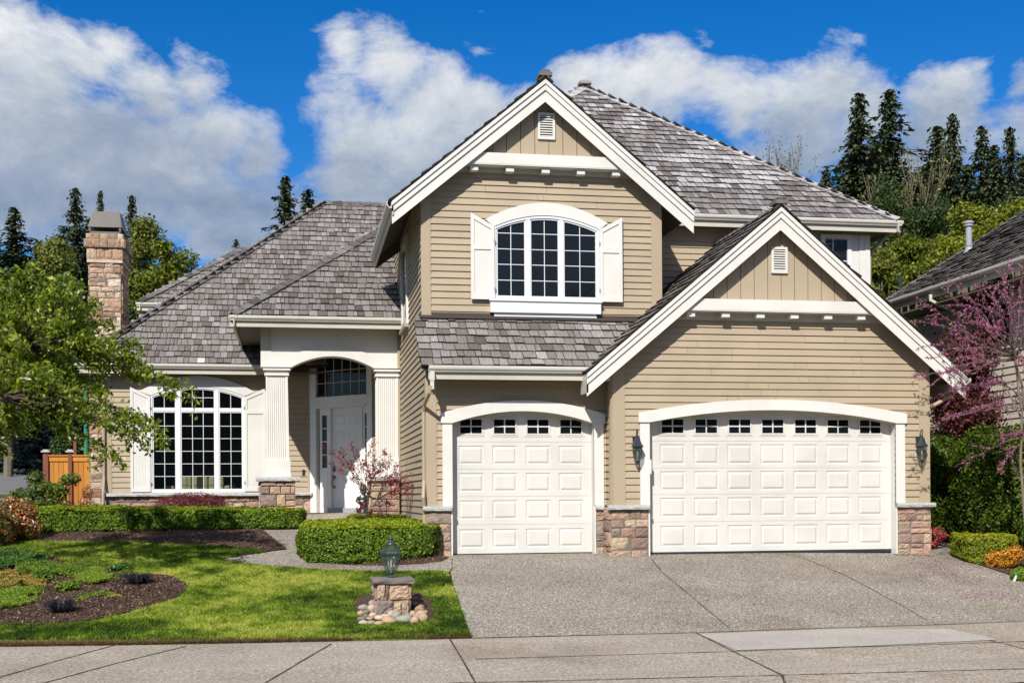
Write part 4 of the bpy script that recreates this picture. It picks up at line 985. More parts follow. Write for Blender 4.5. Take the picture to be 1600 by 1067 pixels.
# ---------------- chimney
CY=34.0
cx0,cx1=XZ(139.5,420,CY)[0],XZ(189,420,CY)[0]; cz1=XZ(160,411,CY)[1]; cz2=XZ(160,388,CY)[1]; cz3=XZ(160,366,CY)[1]
mb=MB(); ashlar(mb,(0,CY,0),(1,0,0),(0,-1,0),cx0,cx1,.2,cz1,.13,.26,.16,.42,d=.04); ashlar(mb,(cx1,0,0),(0,1,0),(1,0,0),CY,CY+1.3,4.5,cz1,.13,.26,.2,.5,d=.04); ashlar(mb,(cx0,0,0),(0,-1,0),(-1,0,0),-CY-1.3,-CY,.2,cz1,.13,.26,.2,.5,d=.04)
ch=mb.build('chimney',M['chstone'],house)
mb=MB(); mb.box(cx0+.0,cx1-.0,CY-.02,CY+1.3,.1,cz1); mb.build('mortar',M['mortar'],ch)
mb=MB()
mb.box(cx0-.05,cx1+.05,CY-.07,CY+1.37,cz1,cz1+.09)
mb.build('chimney_neck',M['chstone'],ch)
mb=MB()
for (e,za,zb2,w) in ((.06,cz1+.09,cz2,.30),(.12,cz2,cz2+(cz3-cz2)*.60,.22),(.07,cz2+(cz3-cz2)*.60,cz3,.25)):
    ashlar(mb,(0,CY-e,0),(1,0,0),(0,-1,0),cx0-e,cx1+e,za,zb2,(zb2-za)*.99,(zb2-za),w*.55,w*.95,d=.03,seam=.012,rough=.005); mb.box(cx0-e+.005,cx1+e-.005,CY-e+.004,CY+1.3+e,za+.003,zb2-.003)
    ashlar(mb,(cx1+e,0,0),(0,1,0),(1,0,0),CY-e,CY+1.3+e,za,zb2,(zb2-za)*.99,(zb2-za),w*.55,w*.95,d=.03,seam=.012,rough=.005)
mb.build('chimney_crown',M['chstone'],ch)
k0=cz3; k1=XZ(160,361.5,CY)[1]; k2=XZ(160,355,CY)[1]; k3=XZ(160,327.5,CY)[1]
a,b=XZ(138.5,360,CY)[0],XZ(189,360,CY)[0]; a2,b2=XZ(143,330,CY)[0],XZ(185,330,CY)[0]
mb=MB(); mb.box(a+.02,b-.02,CY+.02,CY+1.25,k0,k1)
for x in (a,b-.05): 
    for y in (CY,CY+1.2): mb.box(x,x+.05,y,y+.05,k1,k2)
mb.box(a+.35,a+.55,CY+.5,CY+.7,k1,k2)
yy0,yy1=CY-.02,CY+1.28
v=[(a-.02,yy0,k2),(b+.02,yy0,k2),(b+.02,yy1,k2),(a-.02,yy1,k2),(a2,yy0+.25,k3),(b2,yy0+.25,k3),(b2,yy1-.25,k3),(a2,yy1-.25,k3)]
mb.add(v,[(0,1,5,4),(1,2,6,5),(2,3,7,6),(3,0,4,7),(4,5,6,7),(3,2,1,0)],.5); mb.build('chimney_cap',M['capmetal'],ch)
# ---------------- downspouts
def downspout(pts,r=.036,mat='tan'):
    mb=MB(); mb.tube(pts,r,4 if False else 8); return mb.build('downspout',M[mat],house)
mb=MB(); gx=2.46; mb.box(gx-.045,gx+.045,DY-.11,DY-.02,DZ-.30,DZ-.14); mb.box(gx-.035,gx+.035,DY-.10,DY-.03,DZ-.46,DZ-.30); mb.build('leader_head',M['gutter'],house)
downspout([(gx-.02,DY-.08,DZ-.40),(gx-.04,DY-.05,DZ-.52),(2.36,WG1-.10,DZ-.72),(2.355,WG1-.02,DZ-.85),(2.355,WG1-.0,1.45),(2.345,WG1-.05,1.30),(2.33,WG1-.12,1.12),(2.36,WG1-.05,.92),(2.36,WG1,.8),(2.36,WG1,.05)])
xd=XZ(162,700,WL-.1)[0]; downspout([(xd,WL-.1,LZ-.25),(xd,WL-.08,1.7),(xd+.0,WL-.2,1.3),(xd-.02,WL-.2,.4)],.04)
xd=XZ(1454,700,WG2)[0]; downspout([(13.0,WG2+.15,3.12),(12.75,WG2+.12,2.98),(xd+.03,WG2+.12,2.85),(xd,WG2+.12,2.6),(xd,WG2+.12,.95)],.04)
downspout([(13.2,26.2,ZE-.25),(12.9,26.15,ZE-.55),(12.78,26.1,ZE-.75),(12.77,26.1,3.6)],.04)
# ================================================================= WALL LANTERNS
def wall_lantern(px,pyt,Y,label):
    x,_=XZ(px,700,Y); zt=XZ(px,671,Y)[1]
    r=thing('wall_lantern',label,'lantern',(x,Y,zt-.75),0,'carriage lanterns beside the wide garage door')
    y=-.17; 
    mb=MB(); mb.bev(-.055,.055,-.035,.0,.38,.62,.015); r1_=mb.build('back_plate',M['black'],r,world=False)
    mb=MB(); mb.tube([(0,-.03,.50),(0,-.08,.56),(0,-.10,.66),(0,-.13,.72),(0,-.17,.745),(0,-.195,.71),(0,-.185,.66),(0,y,.63)],.010,8); mb.tube([(0,-.03,.44),(0,-.10,.42),(0,-.15,.47)],.008,6); mb.build('bracket',M['black'],r,world=False)
    mb=MB(); mb.lathe((0,y,0),[(0,.64),(.018,.63),(.022,.60),(.045,.58),(.05,.56),(.075,.48),(.115,.425),(.115,.405),(.09,.40),(0,.40)],8); mb.build('hood',M['black'],r,world=False)
    mb=MB(); mb.lathe((0,y,0),[(.085,.40),(.092,.34),(.078,.24),(.045,.14),(.03,.12)],8); mb.build('glass_shade',M['lampglass'],r,world=False)
    mb=MB()
    for k in range(8):
        a=2*PI*(k+.5)/8; c,s_=math.cos(a),math.sin(a)
        mb.tube([(c*q,y+s_*q,z) for q,z in ((.088,.40),(.095,.34),(.081,.24),(.048,.14),(.03,.11))],.0035,4)
    mb.lathe((0,y,0),[(0,.075),(.012,.085),(.02,.11),(.036,.125),(.036,.14),(0,.145)],8); mb.build('cage',M['black'],r,world=False)
    mb=MB(); mb.lathe((0,y,0),[(.012,.15),(.012,.24),(.016,.26),(.018,.30),(.006,.34)],8); mb.build('candle_bulb',M['vinyl'],r,world=False)
    return r
wall_lantern(992.3,671,WG2,'black carriage lantern on tan siding left of the wide garage door')
wall_lantern(1434,671,WG2,'black carriage lantern on tan siding right of the wide garage door')
# ================================================================= SOFA seen through the window
s0=XZ(262,765,34.2)[0]; s1=XZ(368,765,34.2)[0]; zt=XZ(310,745,34.2)[1]; zf=.86
sf=thing('sofa','cream leather sofa seen inside through the large arched window','sofa',((s0+s1)/2,33.7,zf)); hw_=(s1-s0)/2; hh=zt-zf
def puff(x0,x1,y0,y1,z0,z1,name,b=.06):
    bm=bmesh.new(); bmesh.ops.create_cube(bm,size=1); 
    bmesh.ops.scale(bm,vec=(x1-x0,y1-y0,z1-z0),verts=bm.verts); bmesh.ops.translate(bm,vec=((x0+x1)/2,(y0+y1)/2,(z0+z1)/2),verts=bm.verts)
    bmesh.ops.bevel(bm,geom=bm.edges[:],offset=b,segments=3,profile=.6,affect='EDGES'); me=bpy.data.meshes.new(name); bm.to_mesh(me); bm.free()
    me.polygons.foreach_set('use_smooth',[True]*len(me.polygons)); return link(name,me,M['sofa'],sf,False)
puff(-hw_,hw_,-.3,.5,0,hh*.45,'base'); 
puff(-hw_,-hw_+.25,-.35,.5,hh*.3,hh*.72,'armrest'); puff(hw_-.25,hw_,-.35,.5,hh*.3,hh*.72,'armrest')
for i in range(3):
    a=-hw_+.27+(2*hw_-.54)*i/3; b=a+(2*hw_-.54)/3
    puff(a+.01,b-.01,-.1,.2,hh*.5,hh,'back_cushion'); puff(a+.01,b-.01,-.35,.2,hh*.42,hh*.6,'seat_cushion')
# ================================================================= FIGURINE by the door
fx=XZ(568,800,29.9)[0]; fg=thing('garden_figurine','dark standing figurine with a white front at the porch, behind the thin red maple','figurine',(fx,29.9,fz))
def skinbody(name,pts,edges,mat,parent):
    me=bpy.data.meshes.new(name); me.from_pydata([p[:3] for p in pts],edges,[]); o=link(name,me,mat,parent,False)
    md=o.modifiers.new('skin','SKIN'); me.skin_vertices or me.skin_vertices.new() if False else None
    bpy.context.view_layer.objects.active=o
    for i,p in enumerate(pts): me.skin_vertices[0].data[i].radius=(p[3],p[3])
    me.skin_vertices[0].data[0].use_root=True
    s_=o.modifiers.new('sub','SUBSURF'); s_.levels=1; s_.render_levels=1; return o
mb=MB(); mb.lathe((0,0,0),[(.13,0),(.14,.03),(.11,.06),(.10,.12),(.085,.2),(.10,.28),(.13,.34),(.125,.40),(.08,.44),(.04,.46),(.04,.48)],14,sy=.8); mb.tube([(.12,-.01,.39),(.16,-.04,.30),(.10,-.12,.24)],[.04,.035,.03],8); mb.tube([(-.12,-.01,.39),(-.16,-.04,.30),(-.10,-.12,.24)],[.04,.035,.03],8)
mb.build('body',M['black'],fg,smooth=True,world=False)
mb=MB(); mb.lathe((0,0,0),[(.03,.46),(.07,.49),(.085,.54),(.08,.60),(.04,.64),(0,.645)],14); mb.build('head',M['bronze'],fg,smooth=True,world=False)
mb=MB(); mb.lathe((0,0,0),[(.12,.585),(.125,.60),(.09,.605),(.085,.65),(.06,.69),(0,.70)],14); mb.build('hat',M['bronze'],fg,smooth=True,world=False)
mb=MB(); mb.lathe((-.02,-.055,0),[(.02,.26),(.06,.30),(.07,.38),(.04,.43),(.01,.44)],10,sx=1,sy=.6); mb.build('shirt_front',M['vinyl'],fg,world=False)
# ================================================================= NEIGHBOUR HOUSE (right)
nb=thing('neighbouring_house','grey tan house with dark weathered shake roof at the right edge of the photo','house',(19,27,0))
NX,NZ=14.93,6.06; NY0,NY1=16.0,29.8; nm=.62; nc=math.sqrt(1+nm*nm); NR=5.2
mb=MB(); shakes(mb,(NX,NY0,NZ),(0,1,0),(1,0,nm),lambda t:0,lambda t:NY1-NY0,NR*nc,.16,0,.12,.3)
deck(mb,[(NX,NY0,NZ),(NX,NY1,NZ),(NX+NR,NY1,NZ+nm*NR),(NX+NR,NY0,NZ+nm*NR)],.12); deck(mb,[(NX+NR,NY0,NZ+nm*NR),(NX+NR,NY1,NZ+nm*NR),(NX+2*NR,NY1,NZ),(NX+2*NR,NY0,NZ)],.12,0)
nrf=mb.build('roof',[M['shake_old'],M['under']],nb)
def sub(mb,n,mat,p): return mb.build(n,M[mat],p)
mb=MB(); caps(mb,(NX,NY1,NZ),(NX+NR,NY1,NZ+nm*NR),.12,.3,na=(-nm,0,1),nb=(0,1,.8)); sub(mb,'ridge_cap','ridge',nrf)
mb=MB(); prof_sweep(mb,(NX-.02,NY0,NZ-.14),(NX-.02,NY1+.05,NZ-.14),(-1,0,0),GUT); g=sub(mb,'gutter','gutter',nb); mb=MB(); prof_sweep(mb,(NX-.02,NY0,NZ-.08),(NX-.02,NY1,NZ-.08),(-1,0,0),FAS); sub(mb,'fascia','cream',g)
NWX=15.65
mb=MB(); lap(mb,(NWX,0,0),(0,-1,0),(-1,0,0),-1,5.9,lambda v:[(-29.3,-16.0)],[],.165); sub(mb,'siding_wall','nbwall',nb)
mb=MB(); lap(mb,(0,29.3,0),(1,0,0),(0,1,0),0,5.9,lambda v:[(NWX,24.5)],[],.165); sub(mb,'siding_wall','nbwall',nb)
mb=MB(); mb.box(NWX+.02,24.5,16,29.28,-1,5.9); sub(mb,'wall_backing','nbwall',nb)
mb=MB(); mb.box(NX,NWX+.1,NY0,NY1,5.62,5.66); sub(mb,'soffit','soffit',nb)
pa=aX(1553,500,NWX-.05); pb=aX(1584,500,NWX-.05); ya,yb=pb.y,pa.y; zb=aX(1570,545,NWX).z; ztp=5.50
mb=MB()
for (a,b,c,d) in ((ya,ya+.14,zb,ztp),(yb-.14,yb,zb,ztp),(ya+.14,yb-.14,ztp-.14,ztp),(ya+.14,yb-.14,zb,zb+.14)): mb.box(NWX-.07,NWX,a,b,c,d)
w=sub(mb,'window','vinyl',nb); mb=MB(); mb.box(NWX-.03,NWX-.024,ya+.14,yb-.14,zb+.14,ztp-.14); sub(mb,'window_pane','glass',w)
d0=aX(1456,463,NX-.05)
mb=MB(); mb.tube([(NX-.08,d0.y,NZ-.2),(NX-.08,d0.y,NZ-.34),(NX+.1,d0.y-.05,NZ-.45),(NWX-.12,d0.y-.1,NZ-.62),(NWX-.06,d0.y-.1,NZ-.9),(NWX-.06,d0.y-.1,.1)],.045,8); sub(mb,'downspout','gutter',nb)
# flue pipe: find point on roof plane
d=ray(1514,392); 
t=(NZ-H-nm*NX)/(d[2]-nm*d[0]); vp=Vector((0,0,H))+d*t
fl=bpy.data.objects.new('flue_pipe',None)
mb=MB(); mb.lathe((vp.x,vp.y,vp.z),[(.16,-.12),(.10,.05),(.085,.08),(.085,.12),(.10,.125),(.10,.15),(.08,.155),(.08,.62),(.12,.63),(.12,.66),(.10,.67),(.10,.69),(.13,.70),(.13,.74),(.10,.76),(0,.77)],16); mb.build('flue_pipe',M['galv'],nrf,smooth=False)
bpy.data.objects.remove(fl)
d=ray(1407,444); t=(NZ-H-nm*NX)/(d[2]-nm*d[0]); vp=Vector((0,0,H))+d*t
mb=MB(); mb.lathe((vp.x,vp.y,vp.z),[(.05,-.1),(.05,.2),(.06,.21),(0,.22)],10); mb.build('vent_pipe',M['black'],nrf)
# ================================================================= FAR HOUSE (left, behind the tree)
fy=62.0; fx1=XZ(60,700,fy)[0]
fh=thing('distant_house','pale house with brown roof across the street behind the left tree','house',(fx1-6,fy+4,hz(-20,fy)))
zb=hz(-20,fy)-.5; zt=XZ(30,652,fy)[1]
fx1=XZ(36,700,fy)[0]+.2
mb=MB(); lap(mb,(0,fy,0),(1,0,0),(0,-1,0),zb,zt,lambda v:[(fx1-13,fx1)],[],.2); mb.box(fx1-13,fx1-.02,fy+.02,fy+8,zb,zt); mb.build('siding_wall',M['nbwall'],fh)
mb=MB(); hw_=7.2; rx=fx1-6.5
rz=XZ(10,600,fy)[1]
deck(mb,[(rx-hw_,fy-.5,zt),(fx1+.7,fy-.5,zt),(fx1-2.2,fy+4,rz+1),(rx-hw_+3,fy+4,rz+1)],.2,0); deck(mb,[(fx1+.7,fy-.5,zt),(fx1+.7,fy+8.5,zt),(fx1-2.2,fy+4,rz+1)],.2,0); deck(mb,[(fx1+.7,fy+8.5,zt),(rx-hw_,fy+8.5,zt),(rx-hw_+3,fy+4,rz+1),(fx1-2.2,fy+4,rz+1)],.2,0)
mb.build('roof',M['shake_old'],fh)
mb=MB(); prof_sweep(mb,(rx-hw_,fy-.5,zt-.2),(fx1+.7,fy-.5,zt-.2),(0,-1,0),[(0,0),(.15,0),(.15,.2),(0,.2)]); mb.build('gutter',M['gutter'],fh)
wx0,wx1=XZ(0,700,fy)[0],XZ(19,700,fy)[0]; wz0,wz1=XZ(8,686,fy)[1],XZ(8,648,fy)[1]-.0
mb=MB()
for (a,b,c,d) in ((wx0,wx0+.15,wz0,wz1),(wx1-.15,wx1,wz0,wz1),(wx0+.15,wx1-.15,wz1-.15,wz1),(wx0+.15,wx1-.15,wz0,wz0+.15)): mb.box(a,b,fy-.12,fy-.02,c,d)
w=mb.build('window',M['vinyl'],fh); mb=MB(); mb.box(wx0+.15,wx1-.15,fy-.06,fy-.04,wz0+.15,wz1-.15); mb.build('window_pane',M['glass'],w)
# ================================================================= GROUND
def vnoise(x,y,seed=0):
    r=np.random.default_rng(seed); T=r.random((64,64)); xi=np.floor(x).astype(int); yi=np.floor(y).astype(int); fx=x-xi; fy=y-yi
    fx=fx*fx*(3-2*fx); fy=fy*fy*(3-2*fy); g=lambda a,b:T[a%64,b%64]
    return (g(xi,yi)*(1-fx)+g(xi+1,yi)*fx)*(1-fy)+(g(xi,yi+1)*(1-fx)+g(xi+1,yi+1)*fx)*fy
def hzv(X,Y): return np.array([hz(a,b) for a,b in zip(X,Y)])
def inpoly(X,Y,poly):
    P_=np.array([(p[0],p[1]) for p in poly]); n=len(P_); ins=np.zeros(len(X),bool); j=n-1
    for i in range(n):
        xi,yi=P_[i];xj,yj=P_[j]
        c=((yi>Y)!=(yj>Y))&(X<(xj-xi)*(Y-yi)/((yj-yi) if abs(yj-yi)>1e-9 else 1e-9)+xi); ins^=c; j=i
    return ins
def smooth(poly,it=2):
    P_=[Vector((p[0],p[1],0)) for p in poly]
    for _ in range(it):
        Q=[]
        for i in range(len(P_)): a=P_[i];b=P_[(i+1)%len(P_)]; Q+=[a*.75+b*.25,a*.25+b*.75]
        P_=Q
    return P_
def drape(name,poly,dz,mat,kind='structure',parent=None,step=.5,th=0,mound=None):
    bm=bmesh.new(); vs=[bm.verts.new((p[0],p[1],0)) for p in poly]; f=bm.faces.new(vs); bmesh.ops.triangulate(bm,faces=[f])
    xs=[p[0] for p in poly]; ys=[p[1] for p in poly]
    for ax,(lo,hi) in ((0,(min(xs),max(xs))),(1,(min(ys),max(ys)))):
        v=lo+step
        while v<hi:
            no=(1,0,0) if ax==0 else (0,1,0); co=(v,0,0) if ax==0 else (0,v,0)
            bmesh.ops.bisect_plane(bm,geom=bm.verts[:]+bm.edges[:]+bm.faces[:],plane_co=co,plane_no=no); v+=step
    for v in bm.verts: v.co.z=hz(v.co.x,v.co.y)+dz+(mound(v.co.x,v.co.y) if mound else 0)
    bmesh.ops.recalc_face_normals(bm,faces=bm.faces)
    if sum(f.normal.z for f in bm.faces)<0: bmesh.ops.reverse_faces(bm,faces=bm.faces)
    if th:
        r=bmesh.ops.extrude_edge_only(bm,edges=[e for e in bm.edges if e.is_boundary])
        for v in [g for g in r['geom'] if isinstance(g,bmesh.types.BMVert)]: v.co.z-=th
    me=bpy.data.meshes.new(name); bm.to_mesh(me); bm.free(); me.attributes.new('rnd','FLOAT','FACE')
    o=link(name,me,mat,parent); 
    if kind: o['kind']=kind
    return o
# big sheet
xs=sorted(set(list(np.arange(-400,-40,40))+list(np.arange(-40,41,2.0))+list(np.arange(80,401,40))))
ys=sorted(set(list(np.arange(-60,12,12))+list(np.arange(12,34,1.0))+list(np.arange(34,130,8))+list(np.arange(130,500,60))))
V=[(x,y,hz(x,y)-.06) for y in ys for x in xs]; nx=len(xs)
Q=[(j*nx+i,j*nx+i+1,(j+1)*nx+i+1,(j+1)*nx+i) for j in range(len(ys)-1) for i in range(nx-1)]
o=npmesh('ground',V,Q,np.zeros(len(Q)),M['field']); o['kind']='structure'
g=lambda *p:[G(*q) for q in p]
# sidewalk (two strips), curb strip, street
def edge_line(off,xs_): return [(x,edgeY(x)+off,0) for x in xs_]
XS=list(np.arange(-24,24.1,1.0))
g_l2=lambda x: -0.62-0.0*x
sw=drape('sidewalk',edge_line(0,XS)+edge_line(-3.35,XS[::-1]),.004,M['walk'],step=1.0)
cb=drape('curb',edge_line(-3.352,XS)+edge_line(-4.9,XS[::-1]),.003,M['walk'],step=1.0)
st=drape('street',[(-60,12.35,0),(60,12.35,0),(60,-30,0),(-60,-30,0)],-.03,M['asphalt'],step=8)
# joints in the paving (thin dirt filled lines)
def line(pts,w,dz,name='paving_joint',mat='joint'):
    P_=[Vector((p[0],p[1],0)) for p in pts]; mb=MB()
    for a,b in zip(P_,P_[1:]):
        L=(b-a).length; n=max(1,int(L/.12)); d=(b-a).normalized(); s_=Vector((-d.y,d.x,0))
        prev=None
        for i in range(n+1):
            p=a+(b-a)*i/n; ww=w*random.uniform(.6,1.25); 
            l=p+s_*ww/2; r=p-s_*ww/2; cur=[(l.x,l.y,hz(l.x,l.y)+dz),(r.x,r.y,hz(r.x,r.y)+dz)]
            if prev: mb.add(prev+cur,[(0,1,3,2)],.5)
            prev=cur
    o=mb.build(name,M[mat]); 
    for f in []: pass
    o['kind']='structure'; return o
for pts in (((180,1008),(95,1031),(0,1058),(-40,1070)),((290,1010),(180,1037),(70,1067),(40,1075)),((518,1006),(470,1034),(415,1067)),((703,999),(722,1030),(743,1067)),
            ((743,1030),(1145,1018),(1610,1002)),((1088,989),(1146,1018),(1222,1055),(1226,1067)),((700,1067.5),(860,1064),(1222,1055),(1605,1045))):
    line(g(*pts),.028,.0095)
for pts in (((1482,985),(1605,1015)),): line(g(*pts),.022,.0095)
# slab of smoother concrete
drape('concrete_patch',g((1092,991),(1300,983.5),(1484,983),(1560,1000),(1350,1010),(1150,1016.5)),.012,M['slab'],step=1)
# driveway
dw_poly=g((703,893),(712,925),(724,960),(738,997),(900,993),(1090,988.5),(1300,981),(1482,975.5),(1600,970.5),(1750,966))+g((1680,935),(1600,906),(1560,893),(1522,880),(1503,868))+[Vector((13.6,24.8,0)),Vector((13.2,27.8,0)),Vector((12.5,27.8,0)),Vector((12.5,23.6,0)),Vector((2.45,23.6,0))]
drape('driveway',dw_poly,.010,M['agg'],step=.6)
for pts in (((1018,874),(1035,895),(1075,928),(1147,987)),((1240,866),(1322,900),(1390,936),(1466,977)),((1560,893),(1568,960))):
    if pts[0][0]<1500: line(g(*pts),.020,.0145)
line(g((736,997.5),(900,993.5),(1090,989),(1300,981.5),(1482,976),(1605,971)),.022,.0145)
# garden path
path=g((706,890),(702,896),(640,896),(560,895),(470,891.5),(400,885.5),(345,877),(385,869),(412,866),(448,861))+[Vector((-.9,27.4,0)),Vector((-.75,28.4,0)),Vector((.9,28.4,0)),Vector((.7,27.0,0)),Vector((.0,25.6,0))]+g((463,868),(475,877),(520,884),(600,887),(660,884.5),(690,880),(706,873))
drape('garden_path',path,.040,M['agg'],step=.6)
# lawn
lawn=g((-330,1010),(-120,1004),(0,1003),(180,1004),(400,1003),(600,1001),(733,997),(722,962),(711,930),(699,897),(640,896.5),(560,895.5),(470,892),(400,886),(343,878),(386,870),(416,867),(404,861.5),(330,856),(200,850),(0,849),(-120,848),(-330,845))
bed=smooth(g((-90,972),(0,981),(60,981.5),(130,977),(190,965),(240,951),(275,939),(294,925),(288,913),(262,903.5),(225,902),(190,900),(150,889),(110,882),(60,872),(0,866),(-90,858)),2)
drape('lawn',lawn,.03,M['soil'],step=.6,th=.06)
cxb=sum(p.x for p in bed)/len(bed); cyb=sum(p.y for p in bed)/len(bed)
def bmound(x,y):
    return .0
bd=drape('mulch_bed',bed,.05,M['mulch'],step=.3,mound=lambda x,y:.03*vnoise(np.array([x*3.]),np.array([y*3.]),3)[0]); 
mb_poly=g((-330,845.5),(-120,848.5),(0,849.5),(200,850.5),(330,856.5),(398,861.5),(412,865.5),(448,861))+[Vector((-.9,27.4,0)),Vector((-.85,29.2,0)),Vector((-.85,32.6,0)),Vector((-13,32.6,0))]
drape('mulch_bed',mb_poly,.035,M['mulch'],step=.5,mound=lambda x,y:.05*vnoise(np.array([x*2.]),np.array([y*2.]),5)[0])
bx_poly=g((464,866),(475,877),(520,884),(600,887),(660,884.5),(690,880),(702,872))+[Vector((2.38,23.4,0)),Vector((2.38,28.6,0)),Vector((1.0,28.3,0)),Vector((.1,25.6,0))]
drape('mulch_bed',bx_poly,.03,M['mulch'],step=.5)
rp=g((1700,940),(1600,906.5),(1560,893.5),(1522,880.5),(1503,868.5))+[Vector((13.62,24.8,0)),Vector((13.3,29,0)),Vector((15.6,29,0)),Vector((15.6,15,0))]
drape('mulch_bed',rp,.03,M['mulch'],step=.6)
dirtp=smooth(g((553,962),(552,940),(568,932),(600,930),(655,928),(672,940),(680,958),(676,975),(640,979),(575,979)),1)
drape('dirt_patch',dirtp,.042,M['mulch'],step=.3)
# back road, far lawn
drape('side_road',[(-60,44,0),(-5.8,44,0),(-5.8,59.6,0),(-60,59.6,0)],-.02,M['asphalt'],step=3)
drape('far_lawn',[(-60,59.8,0),(-4,59.8,0),(-4,70,0),(-60,70,0)],-.02,M['soil'],step=3)
# grass blades
def blades(name,X,Y,Z,h,w,mat,rnd,lean=.5,rng=RNG,label=None,parent=None,world=True):
    n=len(X); a=rng.uniform(0,2*PI,n); hh=h*rng.uniform(.6,1.3,n); B=np.stack([X,Y,Z],1); D=np.stack([np.cos(a),np.sin(a),np.zeros(n)],1)*(w/2)
    L=rng.normal(0,lean,(n,2))*hh[:,None]
    T=B+np.stack([L[:,0],L[:,1],hh],1); V=np.stack([B-D,B+D,T],1).reshape(-1,3); Q=np.arange(3*n).reshape(n,3)
    return npmesh(name,V,Q,rnd,mat,parent,world)
def sample(poly,n,rng=RNG):
    x=[p[0] for p in poly];y=[p[1] for p in poly]; X=rng.uniform(min(x),max(x),n);Y=rng.uniform(min(y),max(y),n); k=inpoly(X,Y,poly); return X[k],Y[k]
X,Y_=sample(lawn,760000); k=~inpoly(X,Y_,bed)&~inpoly(X,Y_,dirtp)&(X>-12.5); X=X[k];Y_=Y_[k]
pn=vnoise(X*1.3,Y_*1.3,11)*.5+vnoise(X*4,Y_*4,12)*.3+vnoise(X*.5,Y_*.5,13)*.4; fn_=vnoise(X*9,Y_*7,15)-.5; rn=np.clip((pn-.58)*1.7+.48+fn_*.5+RNG.normal(0,.26,len(X)),0,1)
o=blades('grass',X,Y_,hzv(X,Y_)+.028+.02*vnoise(X*5,Y_*5,14),.042,.016,M['grass'],rn,.8); o['kind']='stuff'
# thatch along the pavement edge and round the beds
xs_=RNG.uniform(-12,2.40,54000); ey=np.array([edgeY(x) for x in xs_]); off=np.abs(RNG.normal(0,.10,len(xs_))); 
o=blades('lawn_edge',xs_,ey+off-.012,hzv(xs_,ey+off)+.0+.02*RNG.random(len(xs_)),.045,.012,M['thatch'],np.clip(RNG.normal(.25,.3,len(xs_))+off*2,0,1),.9); o['kind']='stuff'
dirt=drape('soil_edge',[(x,edgeY(x)-.015,0) for x in np.arange(-12,2.42,.25)]+[(x,edgeY(x)+.09,0) for x in np.arange(2.4,-12.1,-.25)],.034,M['dirt'],step=1)
# mulch chips
def chips(poly,n,dz,name='bark_chips'):
    X,Y_=sample(poly,n); Z=hzv(X,Y_)+dz; C=np.stack([X,Y_,Z],1); V,Q=leaves(C,np.tile([0,0,1.],(len(X),1)),.05,.02,RNG,1.2)
    o=npmesh(name,V,Q,RNG.random(len(X)),M['chip']); o['kind']='stuff'
M['chip']=attrmat('bark_chip',[(0,(.03,.015,.01)),(.6,(.09,.05,.035)),(.9,(.18,.12,.08)),(1,(.34,.26,.19))],.9,(20,20,20),1,.2,.3,.005)
chips(bed,26000,.075); chips(mb_poly,30000,.08); chips(bx_poly,5000,.045); chips(rp,6000,.045)
# petals
pp=g((1400,880),(1440,868),(1500,872),(1530,884),(1600,908),(1600,940),(1500,935),(1430,915))
X,Y_=sample(pp,12000); dn_=vnoise(X*1.6,Y_*1.6,21); k=RNG.random(len(X))<np.clip((dn_-.38)*1.6,0.06,1); X=X[k];Y_=Y_[k]
C=np.stack([X,Y_,hzv(X,Y_)+.016],1); V,Q=leaves(C,np.tile([0,0,1.],(len(X),1)),.026,.020,RNG,4.0); o=npmesh('fallen_petals',V,Q,RNG.random(len(X)),M['petal']); o['kind']='stuff'
